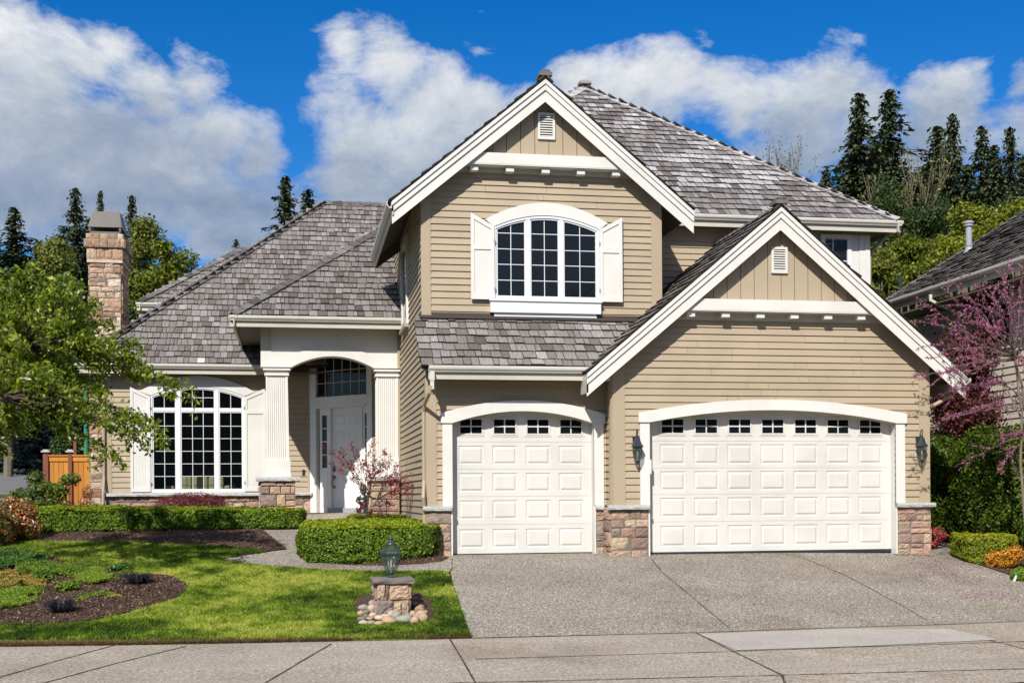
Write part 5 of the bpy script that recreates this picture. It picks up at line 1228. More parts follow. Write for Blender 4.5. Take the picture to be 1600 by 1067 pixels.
# ================================================================= HEDGES / SHRUBS
def in_hull_offset(poly,f): 
    c=Vector((sum(p[0] for p in poly)/len(poly),sum(p[1] for p in poly)/len(poly),0)); return [c+(Vector((p[0],p[1],0))-c)*f for p in poly]
def hedge(name,label,cat,poly,zb,zt,n,mat='hedge',L=.035,rnd_top=.25,group=None,rough=.04,core='deep',base=.0,rng=RNG):
    """clipped hedge over a footprint polygon; zb, zt functions of x,y"""
    P_=[Vector((p[0],p[1],0)) for p in smooth(poly,2)]; m_=len(P_); c=sum(P_,Vector())/m_
    area2=sum(P_[i].x*P_[(i+1)%m_].y-P_[(i+1)%m_].x*P_[i].y for i in range(m_))
    if area2<0: P_=P_[::-1]
    r=thing(name,label,cat,(c.x,c.y,zb(c.x,c.y)),0,group)
    seg=[(P_[(i+1)%m_]-P_[i]).length for i in range(m_)]; per=sum(seg); hm=zt(c.x,c.y)-zb(c.x,c.y); A_top=abs(area2)/2; A_side=per*hm
    ns=int(n*A_side/(A_side+A_top)); nt_=n-ns
    idx=rng.choice(m_,ns,p=np.array(seg)/per); t=rng.random(ns); PA=np.array([(p.x,p.y) for p in P_]); A=PA[idx];B=PA[(idx+1)%m_]
    XY=A+(B-A)*t[:,None]; D=B-A; Nn=np.stack([D[:,1],-D[:,0]],1); Nn/=np.linalg.norm(Nn,axis=1,keepdims=True)
    h=rng.random(ns); zb_=np.array([zb(a,b) for a,b in XY]); zt_=np.array([zt(a,b) for a,b in XY]); Z=zb_+(zt_-zb_)*h
    lump=vnoise(XY[:,0]*2.2+XY[:,1]*2.2,Z*3,31)*.10+vnoise(XY[:,0]*8+XY[:,1]*8,Z*9,32)*.08-.09
    rr=np.maximum(0,h-.86)/.14; ins=-.10*rr**2-.07*np.maximum(0,.12-h)/.12+lump-rng.random(ns)**2*.07
    XY2=XY+Nn*ins[:,None]; C1=np.stack([XY2[:,0],XY2[:,1],Z],1); N1=np.stack([Nn[:,0],Nn[:,1],.15+rr*1.0],1)
    xx=[p.x for p in P_];yy=[p.y for p in P_]; X=rng.uniform(min(xx),max(xx),nt_*3);Y_=rng.uniform(min(yy),max(yy),nt_*3); k=inpoly(X,Y_,P_); X=X[k][:nt_];Y_=Y_[k][:nt_]
    Zt=np.array([zt(a,b) for a,b in zip(X,Y_)])+vnoise(X*5,Y_*5,33)*.06+vnoise(X*12,Y_*12,34)*.05-.06-rng.random(len(X))**2*.05; C2=np.stack([X,Y_,Zt],1); N2=np.tile([0,0,1.],(len(X),1))
    C=np.concatenate([C1,C2]); Nn_=np.concatenate([N1,N2]); V,Q=leaves(C,Nn_,L,L*.62,rng,1.0)
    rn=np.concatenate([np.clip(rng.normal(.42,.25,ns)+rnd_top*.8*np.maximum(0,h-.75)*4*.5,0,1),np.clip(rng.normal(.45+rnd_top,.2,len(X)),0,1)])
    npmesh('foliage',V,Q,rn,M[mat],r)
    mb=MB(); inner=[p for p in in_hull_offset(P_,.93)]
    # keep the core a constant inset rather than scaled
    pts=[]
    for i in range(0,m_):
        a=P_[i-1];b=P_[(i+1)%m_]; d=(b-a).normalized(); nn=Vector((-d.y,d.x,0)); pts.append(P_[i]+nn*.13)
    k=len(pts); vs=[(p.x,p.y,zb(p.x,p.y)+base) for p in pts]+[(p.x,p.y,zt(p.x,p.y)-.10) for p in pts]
    mb.add(vs,[tuple(range(k-1,-1,-1)),tuple(range(k,2*k))]+[(i,(i+1)%k,(i+1)%k+k,i+k) for i in range(k)],.1); mb.build('hedge_core',M['core_dark'],r)  # solid dark core added to block light through the leaves
    return r
M['core_dark']=paint('solid_core_dark',(.022,.030,.010),.2,.95,.3)
# long clipped hedge in front of the living room
def at2(px,Y): p=aY(px,800,Y); return Vector((p.x,Y,0))
hp=[at2(42,27.3),at2(48,27.0),at2(200,27.0),at2(460,26.9),at2(476,27.2),at2(477,27.9),at2(60,28.3),at2(40,28.1)]
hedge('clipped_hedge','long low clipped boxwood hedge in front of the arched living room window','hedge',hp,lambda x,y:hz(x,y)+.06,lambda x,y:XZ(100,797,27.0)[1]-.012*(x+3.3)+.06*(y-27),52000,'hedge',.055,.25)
# rounded box hedge by the path
bp=[at2(467,23.9),at2(469,23.1),at2(480,22.85),at2(670,22.75),at2(687,23.0),at2(689,23.8),Vector((2.3,25.2,0)),Vector((1.0,25.6,0)),Vector((.2,25.2,0))]
z22=XZ(575,822,22.8)[1]
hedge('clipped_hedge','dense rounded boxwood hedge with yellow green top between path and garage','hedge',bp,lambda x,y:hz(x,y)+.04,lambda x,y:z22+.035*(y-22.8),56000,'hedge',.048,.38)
lp=[at2(545,27.2),at2(552,26.8),at2(640,26.7),Vector((2.28,27.0,0)),Vector((2.28,27.9,0)),at2(548,27.9)]
z26=XZ(615,806,26.8)[1]
hedge('clipped_hedge','small low bright green hedge at the porch behind the rounded hedge','hedge',lp,lambda x,y:hz(x,y)+.04,lambda x,y:z26+.02,14000,'hedge',.036,.3)
# right low boxwood
def zr(px,py,Y): return XZ(px,py,Y)[1]
q=[(1513,850,880),(1600,870,900)]
a_=G(1520,882);b_=G(1575,893)
rp1=[Vector((a_.x-.12,a_.y+.05,0)),Vector((a_.x+.0,a_.y-.05,0)),Vector((b_.x,b_.y-.0,0)),Vector((b_.x+.55,b_.y+.4,0)),Vector((b_.x+.3,b_.y+1.2,0)),Vector((a_.x+.5,a_.y+1.3,0)),Vector((a_.x-.0,a_.y+.9,0))]
ztR=XZ(1515,836,a_.y)[1]
hedge('clipped_hedge','low yellow green boxwood hedge on the right beside the driveway','hedge',rp1,lambda x,y:hz(x,y)+.03,lambda x,y:ztR+.0,20000,'hedge_y',.045,.3)
# generic shrub of blobs
def blobpts(c,r,n,rng,inner=.55,flat=1.0):
    d=norm(rng.normal(0,1,(n,3))); R=np.array(r)*(inner+(1-inner)*rng.random((n,1))**.5)
    l=1+.22*(vnoise(d[:,0]*3+9,d[:,1]*3+d[:,2]*3+9,41)-.5)[:,None]*2
    return np.array(c)+d*R*l,d
def shrub(name,label,cat,loc,blobs,n,mat,L=.05,W=None,group=None,rmean=.45,rng=RNG,stems=4,extra=None,up=.25,bark='darkbark',trunk_name='stem',foliage='foliage',bias=.8,inner=.5):
    r=thing(name,label,cat,loc,0,group); vol=np.array([b[3]*b[4]*b[5] for b in blobs])**.66; vol=vol/vol.sum(); Cs=[];Ns=[]
    for b,w in zip(blobs,vol):
        C,d=blobpts(b[:3],b[3:6],max(4,int(n*w)),rng,inner); Cs.append(C);Ns.append(d)
    C=np.concatenate(Cs);Nn=np.concatenate(Ns); k=C[:,2]>.02; C=C[k];Nn=Nn[k]; Nn[:,2]+=up; V,Q=leaves(C,norm(Nn),L,W or L*.6,rng,bias)
    npmesh(foliage,V,Q,np.clip(rng.normal(rmean,.24,len(C)),0,1),M[mat],r,False)
    mb=MB()
    for b in blobs[:max(1,stems)]:
        mb.tube([(b[0]*.1,b[1]*.1,-.05),(b[0]*.5,b[1]*.5,b[2]*.45),(b[0],b[1],b[2])],[.03*(1 if L<.12 else 5),.02*(1 if L<.12 else 4),.008],6)
    mb.build(trunk_name,M[bark],r,world=False)
    if extra:
        for (nm,mt,frac,l,shell) in extra:
            idx=rng.choice(len(C),int(len(C)*frac),replace=False); E_=C[idx]; cc=E_.mean(0); dd=Nn[idx]
            V,Q=leaves(E_+norm(dd)*shell,norm(dd),l,l*.8,rng,.6); npmesh(nm,V,Q,rng.random(len(idx)),M[mt],r,False)
    return r
def loc_at(px,py,Y=None):
    p=G(px,py) if Y is None else aY(px,py,Y)
    return (p.x,p.y,hz(p.x,p.y))
# right shrubs
for i,(px,Y,w,h,lab,nn) in enumerate(((1492,25.6,1.05,2.45,'tall dark green evergreen shrub right beside the garage corner',17000),(1555,24.6,1.15,2.65,'tall bushy evergreen shrub behind the low yellow green hedge',20000),(1622,23.6,1.1,2.7,'tall evergreen shrub cut by the right edge of the photo',16000))):
    X=XZ(px,750,Y)[0]; z=hz(X,Y)
    bl=[(0,0,h*.45,w,.8,h*.5),(-w*.35,-.2,h*.72,w*.55,.6,h*.27),(w*.35,-.15,h*.75,w*.6,.6,h*.24),(-w*.4,-.35,h*.3,w*.6,.55,h*.28),(w*.35,-.4,h*.35,w*.6,.5,h*.3),(0,-.3,h*.6,w*.6,.5,h*.3)]
    for q in range(14):
        a=random.uniform(0,2*PI); zz=random.uniform(.15,.95)*h; bl.append((math.cos(a)*w*.8,math.sin(a)*.7,zz,.28,.28,.35))
    shrub('evergreen_shrub',lab,'shrub',(X,Y,z),bl,nn*2,'arbor',.075,.04,'tall evergreen shrubs along the right boundary',rmean=.42)
X,Yq=G(1578,893).x,G(1578,893).y
shrub('orange_shrub','orange leaved shrub at the right among the low boxwood','shrub',(X+.05,Yq+.3,hz(X,Yq)),[(0,0,.27,.34,.34,.28),(.15,-.05,.33,.22,.22,.2),(-.15,.05,.22,.2,.2,.2)],4200,'orange',.045,rmean=.55)
p=G(1599,909); shrub('green_shrub','tiny bright green shrub with a plant tag at the right edge','shrub',(p.x,p.y+.1,p.z),[(0,0,.13,.2,.18,.14)],1500,'cover',.04,rmean=.6)
tg=thing('plant_tag','white and teal plant tag beside the tiny green shrub','tag',(p.x-.22,p.y,p.z)); mb=MB(); mb.obox(Vector((0,0,.0)),(.05,0,0),(0,.003,0),(.05,-.02,.13)); mb.build('tag_card',M['vinyl'],tg,world=False); mb=MB(); mb.obox(Vector((.052,-.024,.14)),(.05,0,0),(0,.003,0),(.018,-.004,.05)); mb.build('tag_top',M['greenpole'],tg,world=False)
lc=loc_at(1466,860); shrub('azalea','small azalea covered in crimson flowers at the garage corner','azalea',(lc[0],lc[1]+.2,lc[2]+.03),[(0,0,.22,.16,.16,.2),(.1,0,.30,.14,.14,.14),(-.14,-.05,.1,.14,.12,.1),(.2,.02,.26,.1,.1,.08)],1500,'coverdark',.035,extra=(('blossom','azalea',.55,.034,.02),))
# plants on the left
lc=aY(22,800,26.2); z=hz(lc.x,26.2)
shrub('pieris_shrub','red and cream flowering shrub at the left end of the long hedge','shrub',(lc.x,26.2,z),[(0,0,.36,.46,.45,.34),(.12,.1,.70,.3,.3,.2),(-.3,0,.45,.36,.35,.3),(.28,0,.26,.26,.26,.22),(-.1,0,.82,.16,.16,.14),(.3,0,.62,.14,.14,.12),(.0,-.2,.5,.2,.2,.2)],6500,'pieris',.075,.03,rmean=.5,inner=.25)
lc=aY(-18,800,25.6); shrub('pieris_shrub','darker flowering shrub at the left edge beside the red tipped one','shrub',(lc.x,25.6,hz(lc.x,25.6)),[(0,0,.4,.5,.4,.4),(.1,0,.65,.3,.3,.2)],5000,'pieris',.06,.028,rmean=.35)
lc=aY(55,770,28.8); shrub('leafy_shrub','loose green leafy shrub behind the red and cream shrub','shrub',(lc.x,28.8,hz(lc.x,28.8)),[(-.3,0,.75,.3,.25,.22),(.1,0,.95,.3,.25,.2),(.5,0,.9,.25,.25,.2),(.75,0,1.15,.22,.2,.15),(0,0,1.2,.2,.2,.15),(.3,0,.55,.4,.3,.3),(-.1,0,.4,.4,.3,.3)],3600,'leafy',.075,.045,rmean=.55,stems=7)
lc=aY(80,775,30.5); shrub('barberry','dark red low shrub between the hedge and the wooden fence','shrub',(lc.x,30.5,hz(lc.x,30.5)),[(0,0,.45,.5,.35,.3),(-.4,0,.42,.35,.3,.25)],2500,'burg',.05)
lc=aY(134,775,31.5); shrub('red_tipped_shrub','small red tipped shrub against the fence by the chimney','shrub',(lc.x,31.5,hz(lc.x,31.5)),[(0,0,.45,.22,.2,.35),(.03,0,.8,.13,.12,.2)],1500,'pieris',.05,rmean=.55)
lc=aY(300,785,31.2); z=hz(lc.x,31.2); zt=XZ(300,768,31.2)[1]-z
M['burgm']=leafmat('dark_red_lace_leaves',[(0,(.06,.012,.018)),(.6,(.16,.03,.04)),(1,(.28,.07,.08))],.35)
lc=aY(300,785,31.2); z=hz(lc.x,31.2); zt=XZ(300,768,31.2)[1]-z
shrub('laceleaf_maple','low mounded dark red laceleaf maple under the large arched window','maple',(lc.x,31.2,z),[(0,0,zt*.66,.8,.5,zt*.34),(-.35,0,zt*.62,.6,.4,zt*.34),(.4,0,zt*.62,.5,.4,zt*.32)],7500,'burgm',.06,.016,rmean=.5)
# island bed plants
def tuft(name,label,cat,px,py,r,h,n,mat,w=.010,group=None,lean=1.1,rmean=.5):
    p=G(px,py); t=thing(name,label,cat,(p.x,p.y,p.z+.06),0,group); a=RNG.uniform(0,2*PI,n); q=r*.35*np.sqrt(RNG.random(n)); X=q*np.cos(a);Y_=q*np.sin(a)
    B=np.stack([X,Y_,np.zeros(n)],1); d=np.stack([np.cos(a),np.sin(a)],1); L=RNG.uniform(.5,1,n)*r
    Mi=B+np.stack([d[:,0]*L*.45,d[:,1]*L*.45,h*RNG.uniform(.7,1.1,n)],1); T=B+np.stack([d[:,0]*L,d[:,1]*L,h*RNG.uniform(.1,.7,n)],1); S=np.stack([-d[:,1],d[:,0],np.zeros(n)],1)*w/2
    V=np.stack([B-S,B+S,Mi+S,Mi-S,T],1).reshape(-1,3); i=np.arange(n)*5; Q=np.concatenate([np.stack([i,i+1,i+2,i+3],1),np.stack([i+3,i+2,i+4,i+4],1)])
    me=bpy.data.meshes.new('blades'); me.from_pydata(V.tolist(),[],[tuple(q) for q in np.stack([i,i+1,i+2,i+3],1).tolist()]+[tuple(q) for q in np.stack([i+3,i+2,i+4],1).tolist()])
    at=me.attributes.new('rnd','FLOAT','FACE'); at.data.foreach_set('value',np.concatenate([np.clip(RNG.normal(rmean,.25,n),0,1)]*2).astype(np.float32)); me.update(); link('blades',me,M[mat],t,False); return t
tuft('mondo_grass','black mondo grass tuft at the front of the mulch island','grass clump',95,962,.30,.17,240,'mondo',.012,'black grass tufts in the mulch island')
tuft('mondo_grass','black mondo grass tuft near the right tip of the mulch island','grass clump',215,917,.32,.16,240,'mondo',.012,'black grass tufts in the mulch island')
for (px,py,r,h,n,mat,lab,nm) in ((105,928,.2,.17,420,'cover','bright green leafy perennial in the middle of the mulch island','perennial'),(66,912,.2,.14,420,'coverdark','bluish green perennial left of the bright leafy one','perennial'),(190,895,.22,.13,360,'coverdark','dark green perennial at the back edge of the mulch island','perennial'),
    (155,935,.2,.07,260,'cover','small low green perennial with pale buds at the centre of the island','perennial'),(128,941,.13,.06,120,'cover','tiny green sprout left of the low perennial with pale buds','perennial'),(178,938,.13,.06,100,'bronzeleaf','tiny bronze tinted sprout at the centre right of the island','perennial')):
    p=G(px,py); shrub(nm,lab,'plant',(p.x,p.y,p.z+.04),[(0,0,h*.5,r,r*.8,h*.6),(r*.3,0,h*.6,r*.5,r*.5,h*.5)],n*2,mat,.065,.03,'perennials in the mulch island',rmean=.55,stems=1)
def cover(name,label,pxs,n,mat,h,L=.03,rmean=.5,thr=.30):
    poly=smooth(in_hull_offset(g(*pxs),1.12),2); X,Y_=sample(poly,int(n*1.7)); kk=(vnoise(X*3.1+7,Y_*3.1,61)*.6+vnoise(X*9,Y_*9,62)*.4+RNG.normal(0,.05,len(X)))>thr+.1; X=X[kk];Y_=Y_[kk]; cx=float(np.mean(X)); cy=float(np.mean(Y_)); Z=hzv(X,Y_)+.05+h*(.3+.9*vnoise(X*4,Y_*4,51))*(.6+.5*RNG.random(len(X)))
    V,Q=leaves(np.stack([X,Y_,Z],1),np.tile([0,-.2,1.],(len(X),1)),L,L*.5,RNG,.7); o=npmesh(name,V,Q,np.clip(RNG.normal(rmean,.25,len(X)),0,1),M[mat]); o['kind']='stuff'; return o
cover('groundcover','',((0,930),(35,925),(55,935),(52,946),(20,955),(-40,962),(-60,940)),14000,'cover',.09,.035,.7)
cover('groundcover','',((118,905),(140,897),(172,900),(175,911),(150,920),(122,917)),12000,'cover',.09,.03,.75)
cover('groundcover','',((-40,905),(10,898),(30,910),(30,925),(0,932),(-50,935)),9000,'bronzeleaf',.13,.045,.6)
cover('groundcover','',((30,890),(70,888),(115,893),(130,900),(110,908),(70,905),(30,903)),12000,'cover',.12,.04,.45)
cover('groundcover','',((-60,864),(60,872),(120,882),(178,892),(200,903),(180,914),(130,916),(105,906),(70,922),(70,940),(30,952),(-60,962)),26000,'covermix',.08,.04,.45,thr=.36)
cover('groundcover','',((-60,868),(0,872),(60,876),(70,890),(30,892),(0,895),(-60,900)),12000,'coverdark',.14,.05,.5)
cover('groundcover','',((30,912),(60,908),(75,918),(55,925),(35,922)),5000,'bronzeleaf',.1,.04,.7)
# ================================================================= PEDESTAL, LANTERN, RIVER STONES
pb=G(614,964); PYY=pb.y; pxa,pxb=XZ(589,950,PYY)[0],XZ(639.5,950,PYY)[0]; zcap=XZ(614,911.5,PYY)[1]; ztop=XZ(614,903.5,PYY)[1]; pcx=(pxa+pxb)/2; dep=pxb-pxa
pd=thing('stone_pedestal','short square stone pedestal with a slab cap standing in the lawn','pedestal',(pcx,PYY+dep/2,pb.z)); h0=0; zg=pb.z
mb=MB(); hw_=dep/2
def pface(O,u,n):
    O=Vector(O); H1=(zcap-zg)*.52
    for (a,b,c,d) in ((0,.50,0,H1),(.50,.76,0,H1*.85),(.50,.76,H1*.85,H1),(.76,1,0,H1),(0,.26,H1,zcap-zg),(.26,.38,H1,zcap-zg),(.38,1,H1,zcap-zg)):
        ashlar(mb,O+ZU*(c),u,n,a*dep,b*dep,0,d-c,(d-c)*.99,(d-c),5,6,d=.035,sub=7,rough=.014)
pface((-hw_,-hw_,0),(1,0,0),(0,-1,0)); pface((hw_,-hw_,0),(0,1,0),(1,0,0)); pface((-hw_,hw_,0),(0,-1,0),(-1,0,0)); pface((hw_,hw_,0),(-1,0,0),(0,1,0))
mb.box(-hw_+.005,hw_-.005,-hw_+.005,hw_-.005,-.1,zcap-zg,.3); mb.build('stone_body',M['stone'],pd,world=False)
mb=MB(); n=24; e=hw_+.075; zc0=zcap-zg; zc1=ztop-zg
ring=[]
for sd in range(4):
    for i in range(6):
        t=-1+2*i/6; x,y=[(t,-1),(1,t),(-t,1),(-1,-t)][sd]; ring.append((x*e,y*e))
vs=[]
for lv,(z,f) in enumerate(((zc0,.95),(zc0+(zc1-zc0)*.45,1.0),(zc1-.008,.985),(zc1,.93))):
    for (x,y) in ring: vs.append((x*f+random.uniform(-.010,.010)*(lv!=3),y*f+random.uniform(-.010,.010)*(lv!=3),z))
k=len(ring); fs=[(l*k+i,l*k+(i+1)%k,(l+1)*k+(i+1)%k,(l+1)*k+i) for l in range(3) for i in range(k)]+[tuple(range(k-1,-1,-1)),tuple(range(3*k,4*k))]
mb.add(vs,fs,.3); mb.build('slab_cap',M['slate'] if 'slate' in M else M['stone'],pd,world=False)
ln=thing('post_lantern','dark green bronze lantern with glass panels standing on the stone pedestal','lantern',(pcx-.01,PYY+dep/2,ztop+.001))
S=6
def facet(z0,r0,z1,r1,mbx,inset=0.0):
    for k_ in range(S):
        a0=2*PI*k_/S;a1=2*PI*(k_+1)/S
        mbx.add([(math.cos(a0)*r0,math.sin(a0)*r0,z0),(math.cos(a1)*r0,math.sin(a1)*r0,z0),(math.cos(a1)*r1,math.sin(a1)*r1,z1),(math.cos(a0)*r1,math.sin(a0)*r1,z1)],[(0,1,2,3)],.5)
def lat(mbx,prof): 
    n=len(prof)
    for i in range(n-1): facet(prof[i][1],prof[i][0],prof[i+1][1],prof[i+1][0],mbx)
mb=MB(); mb.lathe((0,0,0),[(.062,0),(.062,.012),(.035,.025),(.03,.045),(.05,.06),(.052,.075),(0,.078)],12); mb.build('lantern_foot',M['verdi'],ln,world=False)
mb=MB(); lat(mb,[(.050,.075),(.085,.13),(.115,.19),(.138,.27),(.146,.335)]); lat(mb,[(.148,.40),(.075,.505)]); mb.build('glass_panels',M['lampglass'],ln,world=False)
mb=MB()
for k_ in range(S):
    a=2*PI*k_/S; c_,s_=math.cos(a),math.sin(a); mb.tube([(c_*q,s_*q,z) for q,z in ((.051,.07),(.088,.13),(.118,.19),(.141,.27),(.149,.335))],.006,5); mb.tube([(c_*.152,s_*.152,.395),(c_*.078,s_*.078,.51)],.006,5)
mb.build('ribs',M['verdi'],ln,world=False)
mb=MB(); lat(mb,[(.13,.328),(.155,.335),(.168,.36),(.168,.378),(.155,.40),(.13,.402)]); mb.build('rim',M['verdi'],ln,world=False)
mb=MB(); mb.lathe((0,0,0),[(.082,.50),(.082,.515),(.06,.54),(.03,.56),(.022,.575),(.036,.59),(.038,.605),(.022,.62),(.010,.63),(.012,.64),(0,.652)],14); mb.build('dome_finial',M['verdi'],ln,smooth=True,world=False)
mb=MB()
for (dx,dy) in ((-.045,0),(.045,.01),(0,-.045)): mb.lathe((dx,dy,0),[(.013,.16),(.013,.235),(.018,.25),(.020,.285),(.006,.325)],8); mb.tube([(dx,dy,.16),(dx*.4,dy*.4,.13),(0,0,.08)],.005,5)
mb.build('candle_bulbs',M['bulb'] if 'bulb' in M else M['vinyl'],ln,world=False)
stones=[(365,745,30,22,'small grey stone at the back left of the pedestal'),(290,790,48,28,'large flat grey stone, farthest left in the upper row'),(365,805,38,38,'round cream white stone touching the left side of the pedestal'),(262,845,30,25,'orange tan stone at the left rim of the pebble ring'),(310,830,28,20,'small grey pebble between the cream stone and the orange tan one'),(370,860,32,22,'pale stone just below the round cream white one'),(305,868,25,18,'tiny dark pebble amid the left heap'),(268,898,38,22,'dark grey stone at the lower left'),(345,893,38,18,'rust brown flat stone in the lower left heap'),(285,930,42,22,'long pale stone at the front left corner'),(360,932,38,20,'second stone from the left in the front row'),(435,885,42,24,'pinkish stone under the pedestal left corner'),(430,937,42,20,'flat stone in the front row, left of the large amber stone'),(490,870,40,18,'slender pinkish stone leaning at the pedestal front'),(525,910,60,30,'large amber stone in the middle of the front row'),(545,850,35,30,'cream stone against the middle of the pedestal front'),(595,868,42,35,'rounded grey green stone against the pedestal front'),(660,905,68,38,'largest grey boulder like stone in the front row'),(700,875,35,25,'grey stone behind the largest one'),(745,850,30,28,'orange stone at the right foot of the pedestal'),(765,910,42,35,'tan stone right of the largest grey one'),(785,870,30,22,'small tan stone wedged in the right heap'),(810,805,42,35,'brown stone on top of the right heap'),(825,850,48,28,'peach stone in the middle of the right heap'),(840,890,42,38,'large tan stone at the right end of the front row'),(825,770,32,22,'dark stone in the shade behind the right heap'),(760,760,30,22,'dark stone in the shade touching the right side of the pedestal'),(862,830,15,15,'tiny white pebble at the far right')]
cols=[.45,.42,.62,.15,.85,.6,.8,.8,1.0,.58,.35,.6,.22,.6,.2,.62,.42,.45,.4,.2,.22,.25,.95,.2,.22,.8,.8,.65]
def stone_mesh(rx,ry,rz,seed,rv):
    bm=bmesh.new(); bmesh.ops.create_icosphere(bm,subdivisions=3,radius=1); r=random.Random(seed)
    fr=[(Vector((r.uniform(-1,1),r.uniform(-1,1),r.uniform(-1,1))).normalized(),r.uniform(.72,.95)) for _ in range(7)]; ex=r.uniform(-.2,.2)
    for v in bm.verts:
        p=v.co.copy()
        for d,l in fr:
            q=p.dot(d)
            if q>l: p-=d*(q-l)*.75
        v.co=Vector((p.x*rx*(1+ex*p.z),p.y*ry,p.z*rz))
    me=bpy.data.meshes.new('river_stone'); bm.to_mesh(me); bm.free(); a=me.attributes.new('rnd','FLOAT','FACE'); a.data.foreach_set('value',[rv]*len(me.polygons)); me.polygons.foreach_set('use_smooth',[True]*len(me.polygons)); return me
for i,((x,y,rx,ry,lab),cv) in enumerate(zip(stones,cols)):
    px=520+x/5.93; 
    # heaps rise towards the pedestal: depth from the ring outline
    p=G(px,820+(y+ry)/5.93); sc=1.12/5.93/(1925/p.y); 
    me=stone_mesh(rx*sc*1.06,rx*sc*.85,ry*sc*1.12,i+50,cv); me.materials.append(M['rock']); o=bpy.data.objects.new('river_stone',me); COL.objects.link(o)
    o.location=(p.x,p.y+rx*sc*.55,p.z+.04+ry*sc*.85); o.rotation_euler=(0,random.uniform(-.15,.15),random.uniform(-.3,.3)); tag(o,lab,'stone','river stones round the pedestal')
# ================================================================= FENCE AND POLES
FY=35.0; f=thing('wooden_fence','honey coloured cedar fence with red brown posts left of the chimney','fence',(XZ(100,780,FY)[0],FY,hz(-7,FY)))
def fx_(p): return XZ(p,750,FY)[0]
zt=XZ(100,711,FY)[1]; zb=hz(-7,FY)-.05
for (a,b) in ((77,107),(114,140)):
    x0,x1=fx_(a),fx_(b); n=max(3,round((x1-x0)/.135)); mb=MB()
    for i in range(n): mb.bev(x0+(x1-x0)*i/n+.003,x0+(x1-x0)*(i+1)/n-.003,FY-.01,FY+.015,zb,zt-.16,.004)
    mb.build('board_panel',M['cedar'],f); mb=MB(); mb.bev(x0,x1,FY-.04,FY+.03,zt-.17,zt-.03,.006); mb.box(x0-.01,x1+.01,FY-.07,FY+.06,zt-.03,zt+.01); mb.build('top_rail',M['cedar'],f)
zp=XZ(100,706.5,FY)[1]
for a,b in ((68,76.5),(107,113.5)):
    mb=MB(); mb.bev(fx_(a),fx_(b),FY-.08,FY+.06,zb,zp,.008); p=mb.build('post',M['redpost'],f); mb=MB(); c=(fx_(a)+fx_(b))/2
    mb.box(c-.11,c+.11,FY-.13,FY+.09,zp,zp+.04); mb.box(c-.07,c+.07,FY-.09,FY+.05,zp+.04,zp+.075); mb.build('post_cap',M['rockw'] if 'rockw' in M else M['cap'],p)
X=XZ(134,650,38)[0]; zb=hz(X,38); zt=XZ(134,592,38)[1]
gp=thing('green_pole','dark green metal pole behind the fence beside the chimney','pole',(X,38,zb)); mb=MB(); mb.tube([(0,0,0),(0,0,zt-zb)],[.065,.05],12); mb.lathe((0,0,0),[(.09,0),(.09,.25),(.066,.3)],12); mb.build('shaft',M['greenpole'],gp,world=False); mb=MB(); mb.lathe((0,0,zt-zb),[(.07,-.02),(.08,.02),(.03,.07),(0,.09)],12); mb.build('pole_cap',M['greenpole'],gp,world=False)
X=XZ(117,690,37)[0]; zb=hz(X,37); zt=XZ(117,688,37)[1]
bp_=thing('garden_post','slim red brown post with small white round top behind the fence','post',(X,37,zb)); mb=MB(); mb.box(-.04,.04,-.04,.04,0,zt-zb); mb.build('shaft',M['redpost'],bp_,world=False)
mb=MB(); mb.lathe((0,0,zt-zb),[(0,-.02),(.07,.0),(.10,.08),(.09,.16),(.04,.20),(0,.21)],12); mb.build('round_top',M['vinyl'],bp_,smooth=True,world=False)
# ================================================================= TREES
def branch(mb,p,d,L,r,depth,tips,rng,spread=.6,upb=.15,seg=4,kids=(2,3),shrink=.72,minr=.004,sides=5):
    p=Vector(p);d=Vector(d).normalized(); pts=[p.copy()];q=p.copy(); dd=d.copy()
    for i in range(seg):
        dd=(dd+Vector((rng.normal(0,.12),rng.normal(0,.12),rng.normal(0,.10)+upb*.3))).normalized(); q=q+dd*(L/seg); pts.append(q.copy())
    rad=[r*(1-.45*i/seg) for i in range(seg+1)]; mb.tube(pts,rad,sides if r>.02 else 4,cap=False)
    if depth<=0:
        for i in range(1,len(pts)): tips.append((pts[i],dd.copy()))
        return
    nk=int(rng.integers(kids[0],kids[1]+1))
    for k in range(nk):
        i=seg if k==0 else int(rng.integers(max(1,seg//2),seg+1)); nd=(dd+Vector((rng.normal(0,spread),rng.normal(0,spread),rng.normal(0,spread*.6)+upb))).normalized()
        branch(mb,pts[i],nd,L*shrink*rng.uniform(.8,1.15),max(minr,rad[i]*.68),depth-1,tips,rng,spread,upb,seg,kids,shrink,minr,sides)
